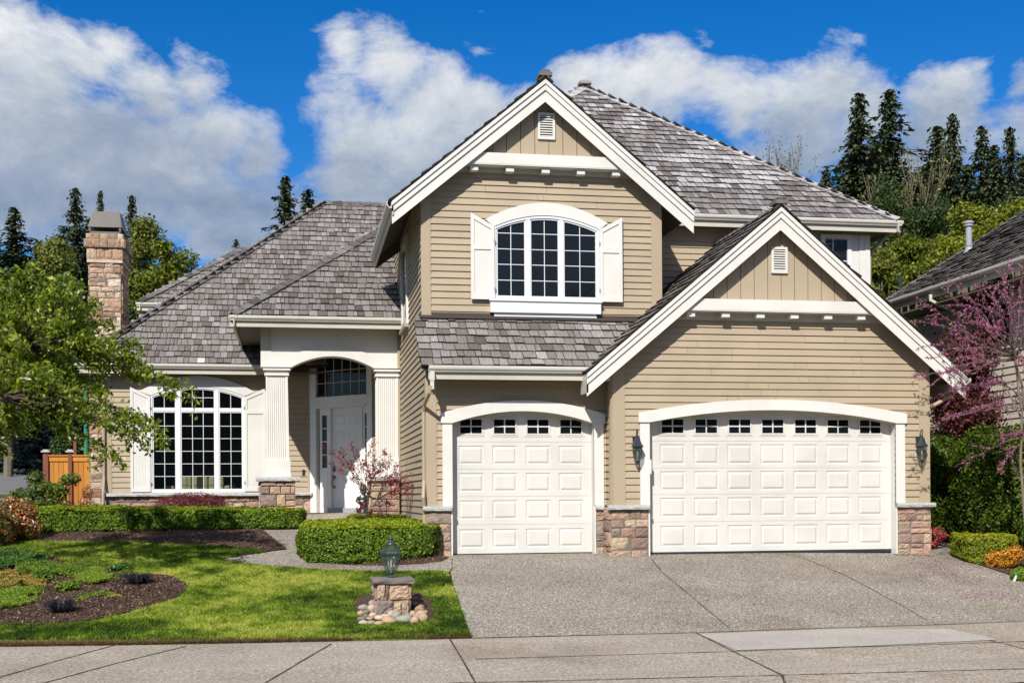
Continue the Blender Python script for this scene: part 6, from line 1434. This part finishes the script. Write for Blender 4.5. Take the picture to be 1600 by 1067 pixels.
def conifer_mesh(seed,h,R,n_wh,gap=0.0,card=.55,droop=.35,dens=1.0,top=.0,base=.12):
    r=np.random.default_rng(seed); mb=MB(); mb.tube([(0,0,0),(0,0,h*.5),(0,0,h*.98)],[h*.016,h*.010,h*.002],7)
    C=[];D=[];Ls=[]
    for i in range(n_wh):
        t=i/(n_wh-1); z=h*(base+(1-base)*t**.92); prof=(1-t)**.92*1.25*(1-.25*math.exp(-((t-.0)/.12)**2))
        if r.random()<gap: prof*=.45
        nb=int(6+4*(1-t))
        a0=r.uniform(0,6.28)
        for k in range(nb):
            a=a0+2*PI*k/nb+r.normal(0,.3); L=R*prof*r.uniform(.45,1.25)+.06; dirv=np.array([math.cos(a),math.sin(a)]); zb0=z; z=z+r.uniform(-.5,.5)*h/n_wh
            up0=.25*(t)+r.normal(0,.06)
            m=max(3,int(L/(.20)*dens))
            for j in range(m):
                s=(j+.5)/m; zz=z+L*(up0*s-droop*s*s*.9)+ (.10*L*s**4)
                w=L*.30*(1-s*.75)*(1 if s>.15 else .5)
                for q in (-1,1,0):
                    off=np.array([-dirv[1],dirv[0]])*q*w*r.uniform(.4,1.0)
                    C.append((dirv[0]*L*s+off[0],dirv[1]*L*s+off[1],zz-abs(q)*w*.22+r.normal(0,.04)))
                    dd=np.array([dirv[0]*.8+off[0]/(w+1e-3)*.7,dirv[1]*.8+off[1]/(w+1e-3)*.7,-.28+r.normal(0,.15)]); D.append(dd)
                    Ls.append(card*(.55+.6*(1-t))*r.uniform(.7,1.3))
                    C.append((C[-1][0]+r.normal(0,.1),C[-1][1]+r.normal(0,.1),C[-1][2]-r.uniform(.05,.28))); D.append(dd*np.array([.5,.5,1])+np.array([0,0,-.6])); Ls.append(card*.6*r.uniform(.7,1.3))
            if k%2==0 and L>.5: mb.tube([(0,0,z),(dirv[0]*L*.5,dirv[1]*L*.5,z+L*(up0*.5-droop*.22)),(dirv[0]*L*.9,dirv[1]*L*.9,z+L*(up0*.9-droop*.73))],[.03+.02*(1-t),.02,.006],3,cap=False)
            z=zb0
    C=np.array(C);D=norm(np.array(D));Ls=np.array(Ls)[:,None]
    up=norm(np.cross(D,np.cross(np.tile([0,0,1.],(len(D),1)),D))+r.normal(0,.35,D.shape)); B=norm(np.cross(D,up))
    V=np.stack([C-D*Ls*.4,C+B*Ls*.22,C+D*Ls*.6,C-B*Ls*.22],1).reshape(-1,3); Q=np.arange(len(V)).reshape(-1,4)
    return mb,V,Q,np.clip(r.normal(.45,.25,len(Q)),0,1)
CON={}
def conifer(key,label,px,ytop,Y,group,name='fir_tree',mat='conifer',sx=1.0):
    p=aY(px,ytop,Y); z0=hz(p.x,Y)-.3; h=p.z-z0
    proto=CON[key]
    if 'obj' not in proto:
        mb,V,Q,rn=conifer_mesh(*proto['args'])
        r=thing(name,label,'conifer',(p.x,Y,z0),0,group); mb.build('trunk',M['darkbark'],r,world=False); npmesh('crown',V,Q,rn,M[mat],r,False); r.name=name; proto['obj']=r; proto['h']=proto['args'][1]; o=r
    else: o=dup(proto['obj'],(p.x,Y,z0),random.uniform(0,6),label=label,group=group)
    s=h/proto['h']; o.location=(p.x,Y,z0); o.scale=(s*sx*1.72,s*sx*1.72,s); return o
CON['a']={'args':(1,22,3.3,54,.15,.42,.45,1.6,0,.10)}; CON['b']={'args':(2,22,2.7,48,.22,.38,.35,1.5,0,.1)}; CON['c']={'args':(3,22,3.0,42,.3,.42,.55,1.4,0,.15)}
gR='tall firs rising behind the houses on the right'; gL='firs beyond the street on the left'
conifer('a','tall dark fir, leftmost of the tall pair on the right',1342,152,70,gR,sx=.95)
conifer('c','tallest dark fir right of its close twin, topmost point of the right tree line',1390,146,72,gR,sx=1.15)
conifer('b','dark fir standing just left of the steeper one in the right middle',1464,202,78,gR,sx=1.25)
conifer('a','pointed fir third tall crown from the left in the right tree line',1488,183,75,gR,sx=.8)
conifer('b','slim open fir second from the right edge of the photo',1534,202,74,gR,sx=1.0)
conifer('c','narrow fir nearest the right edge of the photo',1578,204,74,gR,sx=.85)
conifer('b','short dark fir between the tall pair and the next group',1430,275,66,gR,sx=1.4)
conifer('a','short bushy fir peeking over the right end of the big roof',1291,270,66,gR,sx=.9)
conifer('b','fir with olive tinted crown at the left edge of the photo',22,328,80,gL,sx=1.6)
conifer('a','dark dense fir directly left of the chimney',118,298,72,gL,sx=.9)
conifer('b','thin fir top showing above the chimney cap',157,302,100,gL,sx=.7)
conifer('c','dark fir directly right of the chimney',206,309,85,gL,sx=.85)
conifer('a','small distant fir tip above the left roof hip',369,377,110,gL,sx=.75)
conifer('c','largest dark fir above the left roof beside the white cloud',446,279,85,gL,sx=1.15)
conifer('b','shorter fir immediately right of the large one above the left roof',481,300,88,gL,sx=1.35)
conifer('b','small dark fir between the two left edge trees',60,378,90,gL,sx=1.3)
# blue spruce
CON['s']={'args':(7,5,1.9,26,.05,.34,.25,1.9,0,.02)}
conifer('s','blue spruce behind the street at the left under the leafy branches',76,612,62,'spruces',name='blue_spruce',mat='spruce')
def dectree(name,label,px,ytop,Y,wpx,hpx,n,mat,L,group,nb=16,seed=1,bark='bark',inner=.45,rmean=.5,trunk=.22,ellip=1.0):
    rng=np.random.default_rng(seed); p=aY(px,ytop,Y); z0=hz(p.x,Y)-.2; k=Y/1925; R=wpx*k/2; hc=hpx*k; top=p.z-z0
    bl=[]
    for i in range(nb):
        u=norm(rng.normal(0,1,(1,3)))[0]*rng.random()**.4; br=R*rng.uniform(.26,.46)
        bl.append((u[0]*(R-br*.7),u[1]*(R-br*.7)*.8,top-hc/2+u[2]*(hc/2-br*.6),br,br,br*rng.uniform(.6,1.0)))
    bl.append((0,0,top-R*.3,R*.35,R*.35,R*.3))
    r=thing(name,label,'tree',(p.x,Y,z0),0,group); vol=np.array([b[3]*b[4]*b[5] for b in bl])**.66; vol/=vol.sum(); Cs=[];Ns=[]
    for b,w in zip(bl,vol): C,d=blobpts(b[:3],b[3:6],int(n*w)+4,rng,inner); Cs.append(C);Ns.append(d)
    C=np.concatenate(Cs);Nn=np.concatenate(Ns); C=C+rng.normal(0,L*.8,C.shape); Nn[:,2]+=.3; V,Q=leaves(C,norm(Nn),L,L*.6,rng,.7); npmesh('crown',V,Q,np.clip(rng.normal(rmean,.24,len(C)),0,1),M[mat],r,False)
    mb=MB(); mb.tube([(0,0,-.3),(.1,0,top*.3),(0,.1,top*.55),(0,0,top*.8)],[trunk,trunk*.8,trunk*.5,trunk*.15],8)
    for b in bl[:-1]: mb.tube([(0,0,max(.5,b[2]*.45)),(b[0]*.5,b[1]*.5,b[2]*.75),(b[0],b[1],b[2])],[trunk*.4,trunk*.22,.02],5,cap=False)
    mb.build('trunk',M[bark],r,world=False); return r
gT='leafy trees beyond the street on the left'
dectree('spring_tree','olive green leafy tree directly right of the chimney above the roof hip',228,345,60,95,260,16000,'olive',.20,gT,22,3,inner=.6)
dectree('spring_tree','rounded olive tree low above the left roof slope',287,392,64,110,190,12000,'olive',.20,gT,18,4,inner=.6)
dectree('spring_tree','yellowish tree crown between the firs left of the chimney',88,375,66,110,220,14000,'olive',.2,gT,18,5)
dectree('spring_tree','bright green low tree left of the chimney behind the overhanging branches',100,432,54,120,220,14000,'cover',.17,gT,18,6,rmean=.4)
dectree('spring_tree','mid green tree low at the left edge behind the overhanging branches',10,440,58,150,230,14000,'olive',.18,gT,18,7,rmean=.35)
dectree('dark_tree','dark dense tree behind the fence between spruce and chimney',128,560,50,100,190,14000,'deep',.14,gT,14,8)
dectree('dark_tree','dark dense tree at the left edge beside the distant house',35,590,72,110,140,9000,'deep',.17,gT,14,18)
dectree('dark_tree','dark green tree hidden low behind the chimney',185,470,56,120,280,12000,'deep',.16,gT,16,19)
dectree('spring_tree','low yellow green tree between the chimney and the rounded olive tree',256,378,57,80,200,11000,'lime',.17,gT,16,31,rmean=.3)
conifer('a','broad dark fir half hidden behind the trees at the far left',-8,372,84,gL,sx=1.1)
conifer('c','dark fir between the chimney and the yellowish crown on its left',140,345,78,gL,sx=1.0)
conifer('a','dark fir filling the gap left of the narrow fir nearest the right edge',1558,258,70,gR,sx=1.0)
conifer('c','dark fir between the pointed fir and the slim open one',1512,262,72,gR,sx=1.1)

for (k_,px,yt,Y,w_,lab,gg) in (('c',180,352,88,1.2,'dark fir crown right behind the chimney stack',gL),('b',40,402,82,1.5,'short fir rising just right of the olive tinted one at the left edge',gL),('a',96,372,90,1.0,'fir standing close behind the dark dense one left of the chimney',gL),
    ('c',1368,225,76,1.1,'fir wedged between the two trees of the tall pair',gR),('a',1410,300,68,1.1,'low dark fir at the foot of the tall pair on its right',gR),('b',1328,262,72,1.5,'short fir left of the tall pair beside the big roof',gR),('c',1446,262,80,1.2,'low fir left of the right middle group',gR),('a',1598,250,76,1.0,'fir cut by the right edge of the photo',gR),('b',1552,232,84,1.3,'distant thin fir between the last two tall firs on the right',gR)):
    conifer(k_,lab,px,yt,Y,gg,sx=w_)
gQ='broadleaf trees behind the right hand roofs'
dectree('dark_tree','dark broad tree at the right end of the big roof below the tall pair',1385,285,56,120,230,20000,'deep',.16,gQ,20,9,rmean=.55)
dectree('dark_tree','dark broad tree in the middle of the right tree line below the pointed fir',1455,300,58,130,200,18000,'deep',.16,gQ,20,10,rmean=.5)
dectree('dark_tree','dark tree filling the gap above the neighbouring roof at the right edge',1570,310,60,150,160,12000,'deep',.16,gQ,18,20,rmean=.5)
dectree('lime_tree','bright yellow green maple above the neighbouring roof pipe',1505,315,48,150,150,13000,'lime',.17,gQ,20,11,rmean=.5)
dectree('lime_tree','yellow green maple low beside the corner of the big roof',1420,368,44,125,140,13000,'lime',.15,gQ,18,12,rmean=.35)
dectree('lime_tree','small yellow green maple left of the neighbouring roof edge',1378,392,42,70,110,8000,'olive',.13,gQ,12,13,rmean=.6)
dectree('lime_tree','yellow green maple at the right edge above the neighbouring roof',1592,312,50,90,110,7000,'lime',.17,gQ,14,14,rmean=.45)
def bare(name,label,px,ytop,Y,width,depth,seed,mat,group=None,leaf=None,n=0,Lf=.1,trunks=1,bark='palebark',upb=.45,spread=.35,r0=.09):
    rng=np.random.default_rng(seed); p=aY(px,ytop,Y); z0=hz(p.x,Y)-.2; h=p.z-z0; r=thing(name,label,'tree',(p.x,Y,z0),0,group); mb=MB(); tips=[]
    for k in range(trunks):
        a=rng.uniform(0,6.28); mb.tube([(0,0,0),(.1*math.cos(a),.1*math.sin(a),h*.3)],[r0*1.3,r0],7)
        branch(mb,(.1*math.cos(a),.1*math.sin(a),h*.3),(math.cos(a)*width,math.sin(a)*width,1),h*.24,r0,depth,tips,rng,spread,upb,4,(2,4),.80,.017)
    zmax=max(t[0].z for t in tips); s=(h)/zmax
    for i,v in enumerate(mb.v): mb.v[i]=(v[0],v[1],v[2]*s)
    mb.build('branches',M[bark],r,world=False)
    if leaf:
        P_=np.array([(t[0].x,t[0].y,t[0].z*s) for t in tips]); idx=rng.integers(0,len(P_),n); C=P_[idx]+rng.normal(0,.12,(n,3)); V,Q=leaves(C,norm(rng.normal(0,1,(n,3))),Lf,Lf*.6,rng,.5); npmesh('buds',V,Q,rng.random(n),M[leaf],r,False)
    return r
bare('bare_tree','bare pale branched tree showing over the big right roof slope',1212,197,58,.10,4,5,'palebark',leaf='olive',n=1500,Lf=.12,trunks=4,bark='bark',r0=.11,spread=.22)
bare('bare_tree','slender bare tree with sparse yellow buds in front of the tall fir pair',1346,232,60,.05,4,6,'palebark',leaf='olive',n=1100,Lf=.16,trunks=1,bark='bark',r0=.07,spread=.16)
# ---- red maple by the door
def target_tree(name,label,cat,base,targets,leafmat_,nleaf,Lf,W,r0,bark,seed,split=.25,twig=.35,leafname='foliage',jit=.10,sag=0.0,ntw=7,start=.35,tw_seg=3,flower=None,droop=.0,extra=None,bias=.4,rmean=.5,hub=None,leafpertwig=None,face=.3):
    rng=np.random.default_rng(seed); b=Vector(base); r=thing(name,label,cat,b); mb=MB(); P_=[]
    hubs=[Vector(h_)-b for h_ in (hub or [b+Vector((0,0,.3))])]
    pv=Vector((0,0,-.15))
    for k_,h_ in enumerate(hubs):
        m1=pv.lerp(h_,.35)+Vector((rng.normal(0,.10),rng.normal(0,.10),0))*(h_-pv).length*.35; m2=pv.lerp(h_,.7)+Vector((rng.normal(0,.10),rng.normal(0,.10),0))*(h_-pv).length*.3; f_=.85**k_
        mb.tube([pv,m1,m2,h_],[r0*1.25*f_,r0*1.12*f_,r0*f_,r0*.85*f_],8); pv=h_
    for tpt in targets:
        e=Vector(tpt)-b; h_=min(hubs,key=lambda q:(q-e).length); L=(e-h_).length; mid=h_.lerp(e,.5)+Vector((rng.normal(0,.08*L),rng.normal(0,.08*L),.10*L+rng.normal(0,.04*L)))
        pts=[]; n=9
        for i in range(n+1):
            t=i/n; q=h_*(1-t)**2+mid*2*t*(1-t)+e*t*t; q=q+Vector((rng.normal(0,.012*L),rng.normal(0,.012*L),rng.normal(0,.012*L)-sag*t*t*L)); pts.append(q)
        mb.tube(pts,[max(.004,r0*.5*(1-t/(n+1))**1.2) for t in range(n+1)],6,cap=False)
        for k in range(ntw):
            t=start+(1-start)*(k+rng.random())/ntw; i=min(n-1,int(t*n)); q=pts[i].lerp(pts[i+1],t*n-i); dd=(pts[i+1]-pts[i]).normalized()
            side=Vector((rng.normal(0,1),rng.normal(0,1),rng.normal(0,.45)-droop)).normalized(); nd=(dd*.8+side*.9).normalized(); tl=twig*rng.uniform(.4,1.2)*(1.1-.4*t)
            tp=[q]
            for j in range(tw_seg): nd=(nd+Vector((rng.normal(0,.18),rng.normal(0,.18),rng.normal(0,.12)-droop*.3))).normalized(); tp.append(tp[-1]+nd*tl/tw_seg)
            mb.tube(tp,[.006,.005,.004,.003][:len(tp)] if len(tp)<=4 else .004,4,cap=False)
            for a_,b2 in zip(tp,tp[1:]): 
                for w_ in range(3): P_.append(a_.lerp(b2,rng.random()))
        for i in range(int(n*start),n):
            for w_ in range(3): P_.append(pts[i].lerp(pts[i+1],rng.random()))
    mb.build('branches',M[bark],r,world=False)
    P_=np.array([tuple(p) for p in P_]); idx=rng.integers(0,len(P_),nleaf); C=P_[idx]+rng.normal(0,jit,(nleaf,3)); C[:,2]-=np.abs(rng.normal(0,jit*.6,nleaf))*(1 if droop else 0)
    Nn=rng.normal(0,1,(nleaf,3)); Nn[:,2]+=.8; Nn[:,1]-=face; V,Q=leaves(C,norm(Nn),Lf,W,rng,1.0,droop=droop*1.5); npmesh(leafname,V,Q,np.clip(rng.normal(rmean,.25,nleaf),0,1),M[leafmat_],r,False)
    if extra:
        nm,mt,nf,lf,jf=extra; idx=rng.integers(0,len(P_),nf); C=P_[idx]+rng.normal(0,jf,(nf,3)); V,Q=leaves(C,norm(rng.normal(0,1,(nf,3))),lf,lf*.8,rng,1.0); npmesh(nm,V,Q,rng.random(nf),M[mt],r,False)
    return r
def A3(px,py,Y): p=aY(px,py,Y); return (p.x,p.y,p.z)
YJ=26.3; b=aY(577,806,YJ); rj=random.Random(4)
tg_=[(506,698),(512,723),(528,705),(548,695),(560,702),(580,690),(602,700),(612,715),(600,722),(640,742),(652,752),(628,738),(640,770),(618,765),(592,735),(575,728),(545,722),(556,745),(620,728),(606,745),(586,712),(570,812),(600,812),(612,790),(560,800),(645,758)]
target_tree('red_maple','small thin stemmed red leaved maple in front of the white entry door','maple',(b.x,YJ,hz(b.x,YJ)),[A3(x,y,YJ+rj.uniform(-.4,.5)) for x,y in tg_],'redm',3400,.038,.026,.018,'darkbark',8,twig=.22,jit=.035,ntw=5,start=.45,hub=[A3(576,775,YJ),A3(590,780,YJ)],rmean=.5)
# ---- redbud at the right edge
YR=21.3; b=aY(1612,860,YR); rr_=random.Random(9)
tg_=[(1432,505),(1446,470),(1470,455),(1490,440),(1512,430),(1538,436),(1556,420),(1580,415),(1600,420),(1448,540),(1466,560),(1440,590),(1480,520),(1500,490),(1520,480),(1540,500),(1560,470),(1590,470),(1500,560),(1530,550),(1470,620),(1505,610),(1540,600),(1565,640),(1490,600),(1455,600),(1555,540),(1585,520),(1600,560),(1620,470),(1640,430),(1660,500),(1670,560),(1640,600),(1520,640),(1560,600),(1600,640),(1690,450),(1420,590),(1575,680),(1475,655),(1560,730),(1510,720)]
target_tree('redbud_tree','thin branched redbud with pink blossom at the right edge over the driveway','tree',(b.x,YR,hz(b.x,YR)),[A3(x,y,YR+rr_.uniform(-1.2,1.2)) for x,y in tg_],'pink',7500,.038,.028,.026,'bark',10,twig=.5,jit=.02,ntw=6,start=.35,leafname='blossom',hub=[A3(1597,640,YR),A3(1585,560,YR),A3(1610,680,YR),A3(1570,600,YR+.3)],extra=('young_leaves','bronzeleaf',420,.04,.04),rmean=.4)
# ---- burgundy tree behind the redbud
YB=26.6; b=aY(1535,760,YB)
tg_=[(1462,610),(1470,640),(1480,660),(1500,585),(1500,620),(1490,540),(1520,560),(1540,520),(1530,600),(1520,650),(1550,640),(1560,580),(1570,540),(1590,560),(1600,600),(1590,640),(1575,500),(1610,520),(1550,670),(1510,670),(1600,660),(1620,620),(1640,560),(1480,600),(1545,480),(1600,480)]
target_tree('plum_tree','dark burgundy leaved tree behind the pink redbud against the neighbouring wall','tree',(b.x,YB,hz(b.x,YB)),[A3(x,y,YB+rr_.uniform(-1.1,.7)) for x,y in tg_],'burg',30000,.085,.055,.035,'darkbark',12,twig=.55,jit=.17,ntw=8,start=.4,hub=[A3(1535,640,YB),A3(1560,600,YB)],rmean=.45)
# ---- leafy foreground tree, left
YT=21.8; b=aY(-75,840,YT); rt=random.Random(5); z=hz(b.x,YT)
tg_=[(290,598,.2),(307,612,0),(245,575,.3),(200,560,.2),(215,535,.4),(180,560,0),(262,690,-.2),(245,665,-.2),(225,690,-.3),(190,722,-.4),(235,650,0),(150,600,.4),(150,540,.4),(180,500,.8),(155,470,.6),(120,445,.5),(95,438,.2),(60,425,.4),(30,425,.3),(0,430,.2),(130,480,0),(100,500,-.5),(60,480,.5),(20,490,0),(75,540,.4),(110,560,.2),(40,560,.4),(0,540,.1),(60,600,.3),(100,610,.1),(20,620,.1),(130,640,-.1),(80,650,.1),(30,660,.3),(110,670,.1),(0,670,.3),(-30,480,0),(-40,600,.2),(-70,500,.3),(-60,440,.4),(5,700,.1),(-90,560,.3),(-30,650,.2),(140,520,.5),(170,610,.2),(30,450,.6),(-120,470,.2),(-130,600,-.3),(-180,520,0),(125,590,.6),(70,510,.9),(90,580,-.8),(30,520,-.8),(-10,580,-.9),(175,530,.1),(195,545,.6),(150,560,.9),(60,560,1.2),(40,470,1.1),(110,470,1.0),(0,500,1.2)]
target_tree('leafy_tree','fresh green leafy tree whose branches spread in from the left edge','tree',(b.x,YT,z),[A3(x,y,YT+dy*1.6+rt.uniform(-.5,.5)) for x,y,dy in tg_],'katsura',19500,.098,.050,.045,'darkbark',14,twig=.42,jit=.055,ntw=10,start=.38,droop=.35,hub=[A3(-70,650,YT),A3(-30,560,YT+.3),A3(0,620,YT-.2),A3(30,540,YT+.4)],rmean=.46,face=.9)
# far hedge by the road
hp=[(-45,61.2,0),(XZ(66,720,61)[0],61.2,0),(XZ(66,720,61)[0],62.2,0),(-45,62.2,0)]
hedge('clipped_hedge','far clipped hedge across the street in front of the distant house','hedge',hp,lambda x,y:hz(x,y),lambda x,y:hz(x,y)+.75,9000,'hedge',.13,.1)

# trees across the street behind the camera: they show as the dark reflection in the windows
proto=dectree('street_tree','dense tree across the street opposite the house',800,560,24,300,330,11000,'deep',.14,'trees across the street',26,30,trunk=.3)
z_=hz(0,-14)
proto.location=(-34,-22,z_); 
for c_ in proto.children: c_.hide_render=False
hh=max(v.co.z for v in proto.children[0].data.vertices)
for i,(x,y,h_) in enumerate(((-34,-22,15),(-22,-26,17),(-11,-24,14),(-1,-27,16),(9,-24,14),(19,-26,16),(30,-23,15),(41,-25,15))):
    o=proto if i==0 else dup(proto,(x,y,z_),i*1.3)
    s_=h_/hh; o.location=(x,y,z_); o.scale=(s_*1.25,s_*1.25,s_)
# ================================================================= LIGHT, SKY, CAMERA
SUN=Vector((-.50,-1.0,.93)).normalized(); el=math.asin(SUN.z); az=math.atan2(SUN.x,SUN.y)
sun=bpy.data.lights.new('sun','SUN'); sun.energy=5.0; sun.angle=math.radians(.53); sun.color=(1,.955,.88)
so=bpy.data.objects.new('sun',sun); COL.objects.link(so); so.rotation_euler=SUN.to_track_quat('Z','Y').to_euler()
W=bpy.data.worlds.new('World'); SC.world=W; nt=N(W)
sky=nt.n('ShaderNodeTexSky'); sky.sky_type='NISHITA'; sky.sun_disc=False; sky.sun_elevation=el; sky.sun_rotation=az%(2*PI); sky.air_density=1.0; sky.dust_density=.3; sky.ozone_density=3.0; sky.altitude=300
tc=nt.n('ShaderNodeTexCoord'); nrm=nt.n('ShaderNodeVectorMath',operation='NORMALIZE'); nt.l(tc.outputs['Generated'],nrm.inputs[0]); sp=nt.n('ShaderNodeSeparateXYZ'); nt.l(nrm.outputs[0],sp.inputs[0])
EL=math_(nt,'ARCSINE',sp.outputs[2]); AZ=math_(nt,'ARCTAN2',sp.outputs[0],sp.outputs[1])
def ae(px,py): d=ray(px,py).normalized(); return math.atan2(d.x,d.y),math.asin(d.z)
# cloud masses: centre and half sizes measured in the photo, stored as azimuth and elevation
BL=[(30,120,150,130,1),(120,110,90,90,.8),(170,90,60,55,.7),(230,170,110,80,1),(300,150,70,65,.9),(150,240,260,110,1),(330,230,110,90,1),(420,255,60,80,.9),(120,320,340,80,.9),(300,310,260,60,.8),(560,100,60,70,.9),(615,110,75,90,1),(680,160,110,100,1),(750,170,90,75,1),(570,230,110,120,1),(660,270,180,110,1),(820,170,60,60,.7),(900,110,55,38,.55),(960,150,120,70,.6),(1030,115,70,48,.6),(1110,130,70,45,.5),(1160,165,70,60,.7),(1290,140,80,60,.95),(1240,170,100,70,1),(1350,170,60,55,.8),(1230,235,160,70,.85),(1470,185,70,55,.8),(1440,235,130,70,.6),(1560,230,60,60,.25),(1600,125,26,22,.5),(345,385,75,50,.9),(760,60,50,18,.3),(1100,60,20,10,.2),(780,20,40,18,.25),(-120,200,200,160,1),(1750,200,150,120,.9)]
def field(daz,dele):
    acc=None
    A=math_(nt,'ADD',AZ,daz) if daz else AZ; E_=math_(nt,'ADD',EL,dele) if dele else EL
    wn=nt.n('ShaderNodeTexNoise'); wn.inputs['Scale'].default_value=7; wn.inputs['Detail'].default_value=4; nt.l(vecn,wn.inputs['Vector'])
    ws=nt.n('ShaderNodeSeparateColor'); nt.l(wn.outputs['Color'],ws.inputs[0])
    A=math_(nt,'ADD',A,math_(nt,'MULTIPLY_ADD',ws.outputs[0],.09,-.045)); E_=math_(nt,'ADD',E_,math_(nt,'MULTIPLY_ADD',ws.outputs[1],.07,-.035))
    for (px,py,rx,ry,s) in BL:
        a,e=ae(px,py); ra=rx/1925*1.08; re=ry/1925*1.0
        u=math_(nt,'DIVIDE',math_(nt,'SUBTRACT',A,a),ra); v=math_(nt,'DIVIDE',math_(nt,'SUBTRACT',E_,e),re)
        d=math_(nt,'SQRT',math_(nt,'ADD',math_(nt,'MULTIPLY',u,u),math_(nt,'MULTIPLY',v,v))); q=math_(nt,'MULTIPLY_ADD',d,-s,s)
        acc=q if acc is None else math_(nt,'SMOOTH_MAX',acc,q,.12)
    return acc
def mapped(loc=(0,0,0),sc=(1,1,1.6)):
    m_=nt.n('ShaderNodeMapping'); m_.inputs['Location'].default_value=loc; m_.inputs['Scale'].default_value=sc; nt.l(nrm.outputs[0],m_.inputs[0]); return m_.outputs[0]
vecn=mapped()
Fd=field(0,0)
hi=nt.n('ShaderNodeMapRange'); hi.inputs['From Min'].default_value=.52; hi.inputs['From Max'].default_value=.80; nt.l(EL,hi.inputs[0])
sd=nt.n('ShaderNodeMapRange'); sd.inputs['From Min'].default_value=.85; sd.inputs['From Max'].default_value=1.2; nt.l(math_(nt,'ABSOLUTE',AZ),sd.inputs[0])
Fd=math_(nt,'MAXIMUM',Fd,math_(nt,'MULTIPLY_ADD',math_(nt,'MAXIMUM',hi.outputs[0],sd.outputs[0]),1.3,-1.05))
n1=noise(nt,8,13,.66,vecn,.25); n2=noise(nt,3.2,4,.5,mapped((3,1,2)))
dens=math_(nt,'ADD',math_(nt,'MULTIPLY_ADD',n1,2.1,-1.10),Fd)
# unseen cloud added outside the framed sky to whiten the blue ambient light
mask=ramp(nt,dens,[(.0,(0,0,0)),(.10,(.22,)*3),(.24,(.62,)*3),(.45,(.93,)*3),(.6,(1,1,1))])
# cloud brightness: same noise sampled a little towards the sun gives lit and shaded billows
n1b=noise(nt,8,13,.66,mapped((-.012,-.02,-.035)),.2)
lit=math_(nt,'MULTIPLY_ADD',math_(nt,'SUBTRACT',n1,n1b),2.2,.5,clamp=True)
thick=math_(nt,'MULTIPLY',dens,.85,clamp=True)
a0,e0=ae(800,330); a1,e1=ae(800,90)
low=nt.n('ShaderNodeMapRange'); low.inputs['From Min'].default_value=e0; low.inputs['From Max'].default_value=e1; nt.l(EL,low.inputs[0])
br=math_(nt,'ADD',math_(nt,'MULTIPLY_ADD',lit,.55,-.05),math_(nt,'MULTIPLY_ADD',low.outputs[0],.42,.10),clamp=True)
br=math_(nt,'SUBTRACT',br,math_(nt,'MULTIPLY',math_(nt,'MULTIPLY',thick,math_(nt,'SUBTRACT',1.0,low.outputs[0],clamp=True)),.35),clamp=True)
br=math_(nt,'ADD',br,math_(nt,'MULTIPLY_ADD',n2,.5,-.25),clamp=True)
cc=ramp(nt,br,[(0,(.20,.29,.44)),(.3,(.36,.43,.55)),(.6,(.58,.63,.70)),(.85,(.80,.82,.85)),(1,(.93,.93,.93))])
skyc=nt.n('ShaderNodeHueSaturation'); skyc.inputs['Saturation'].default_value=1.45; skyc.inputs['Value'].default_value=.105; nt.l(sky.outputs[0],skyc.inputs['Color'])
skyt=mixc(nt,1.0,skyc.outputs[0],(.75,.94,1.17),'MULTIPLY'); mx=mixc(nt,mask,skyt,cc)
bg=nt.n('ShaderNodeBackground'); nt.l(mx,bg.inputs[0]); bg.inputs[1].default_value=.76
o=nt.n('ShaderNodeOutputWorld'); nt.l(bg.outputs[0],o.inputs[0])
W.cycles.sampling_method='MANUAL'; W.cycles.sample_map_resolution=1024
cam=bpy.data.cameras.new('camera'); cam.sensor_width=36; cam.lens=F/1600*36; cam.shift_y=-PV/1600; cam.clip_end=3000; cam.clip_start=.1
co=bpy.data.objects.new('camera',cam); COL.objects.link(co); co.location=(0,0,H)
R3=Matrix((RI,UP,-FW)).transposed(); co.rotation_euler=R3.to_euler(); SC.camera=co
SC.view_settings.view_transform='Standard'; SC.view_settings.look='None'; SC.view_settings.exposure=.40; SC.view_settings.gamma=1
SC.cycles.max_bounces=6; SC.cycles.transparent_max_bounces=12; SC.cycles.use_denoising=True
try: SC.cycles.denoiser='OPENIMAGEDENOISE'
except Exception: pass
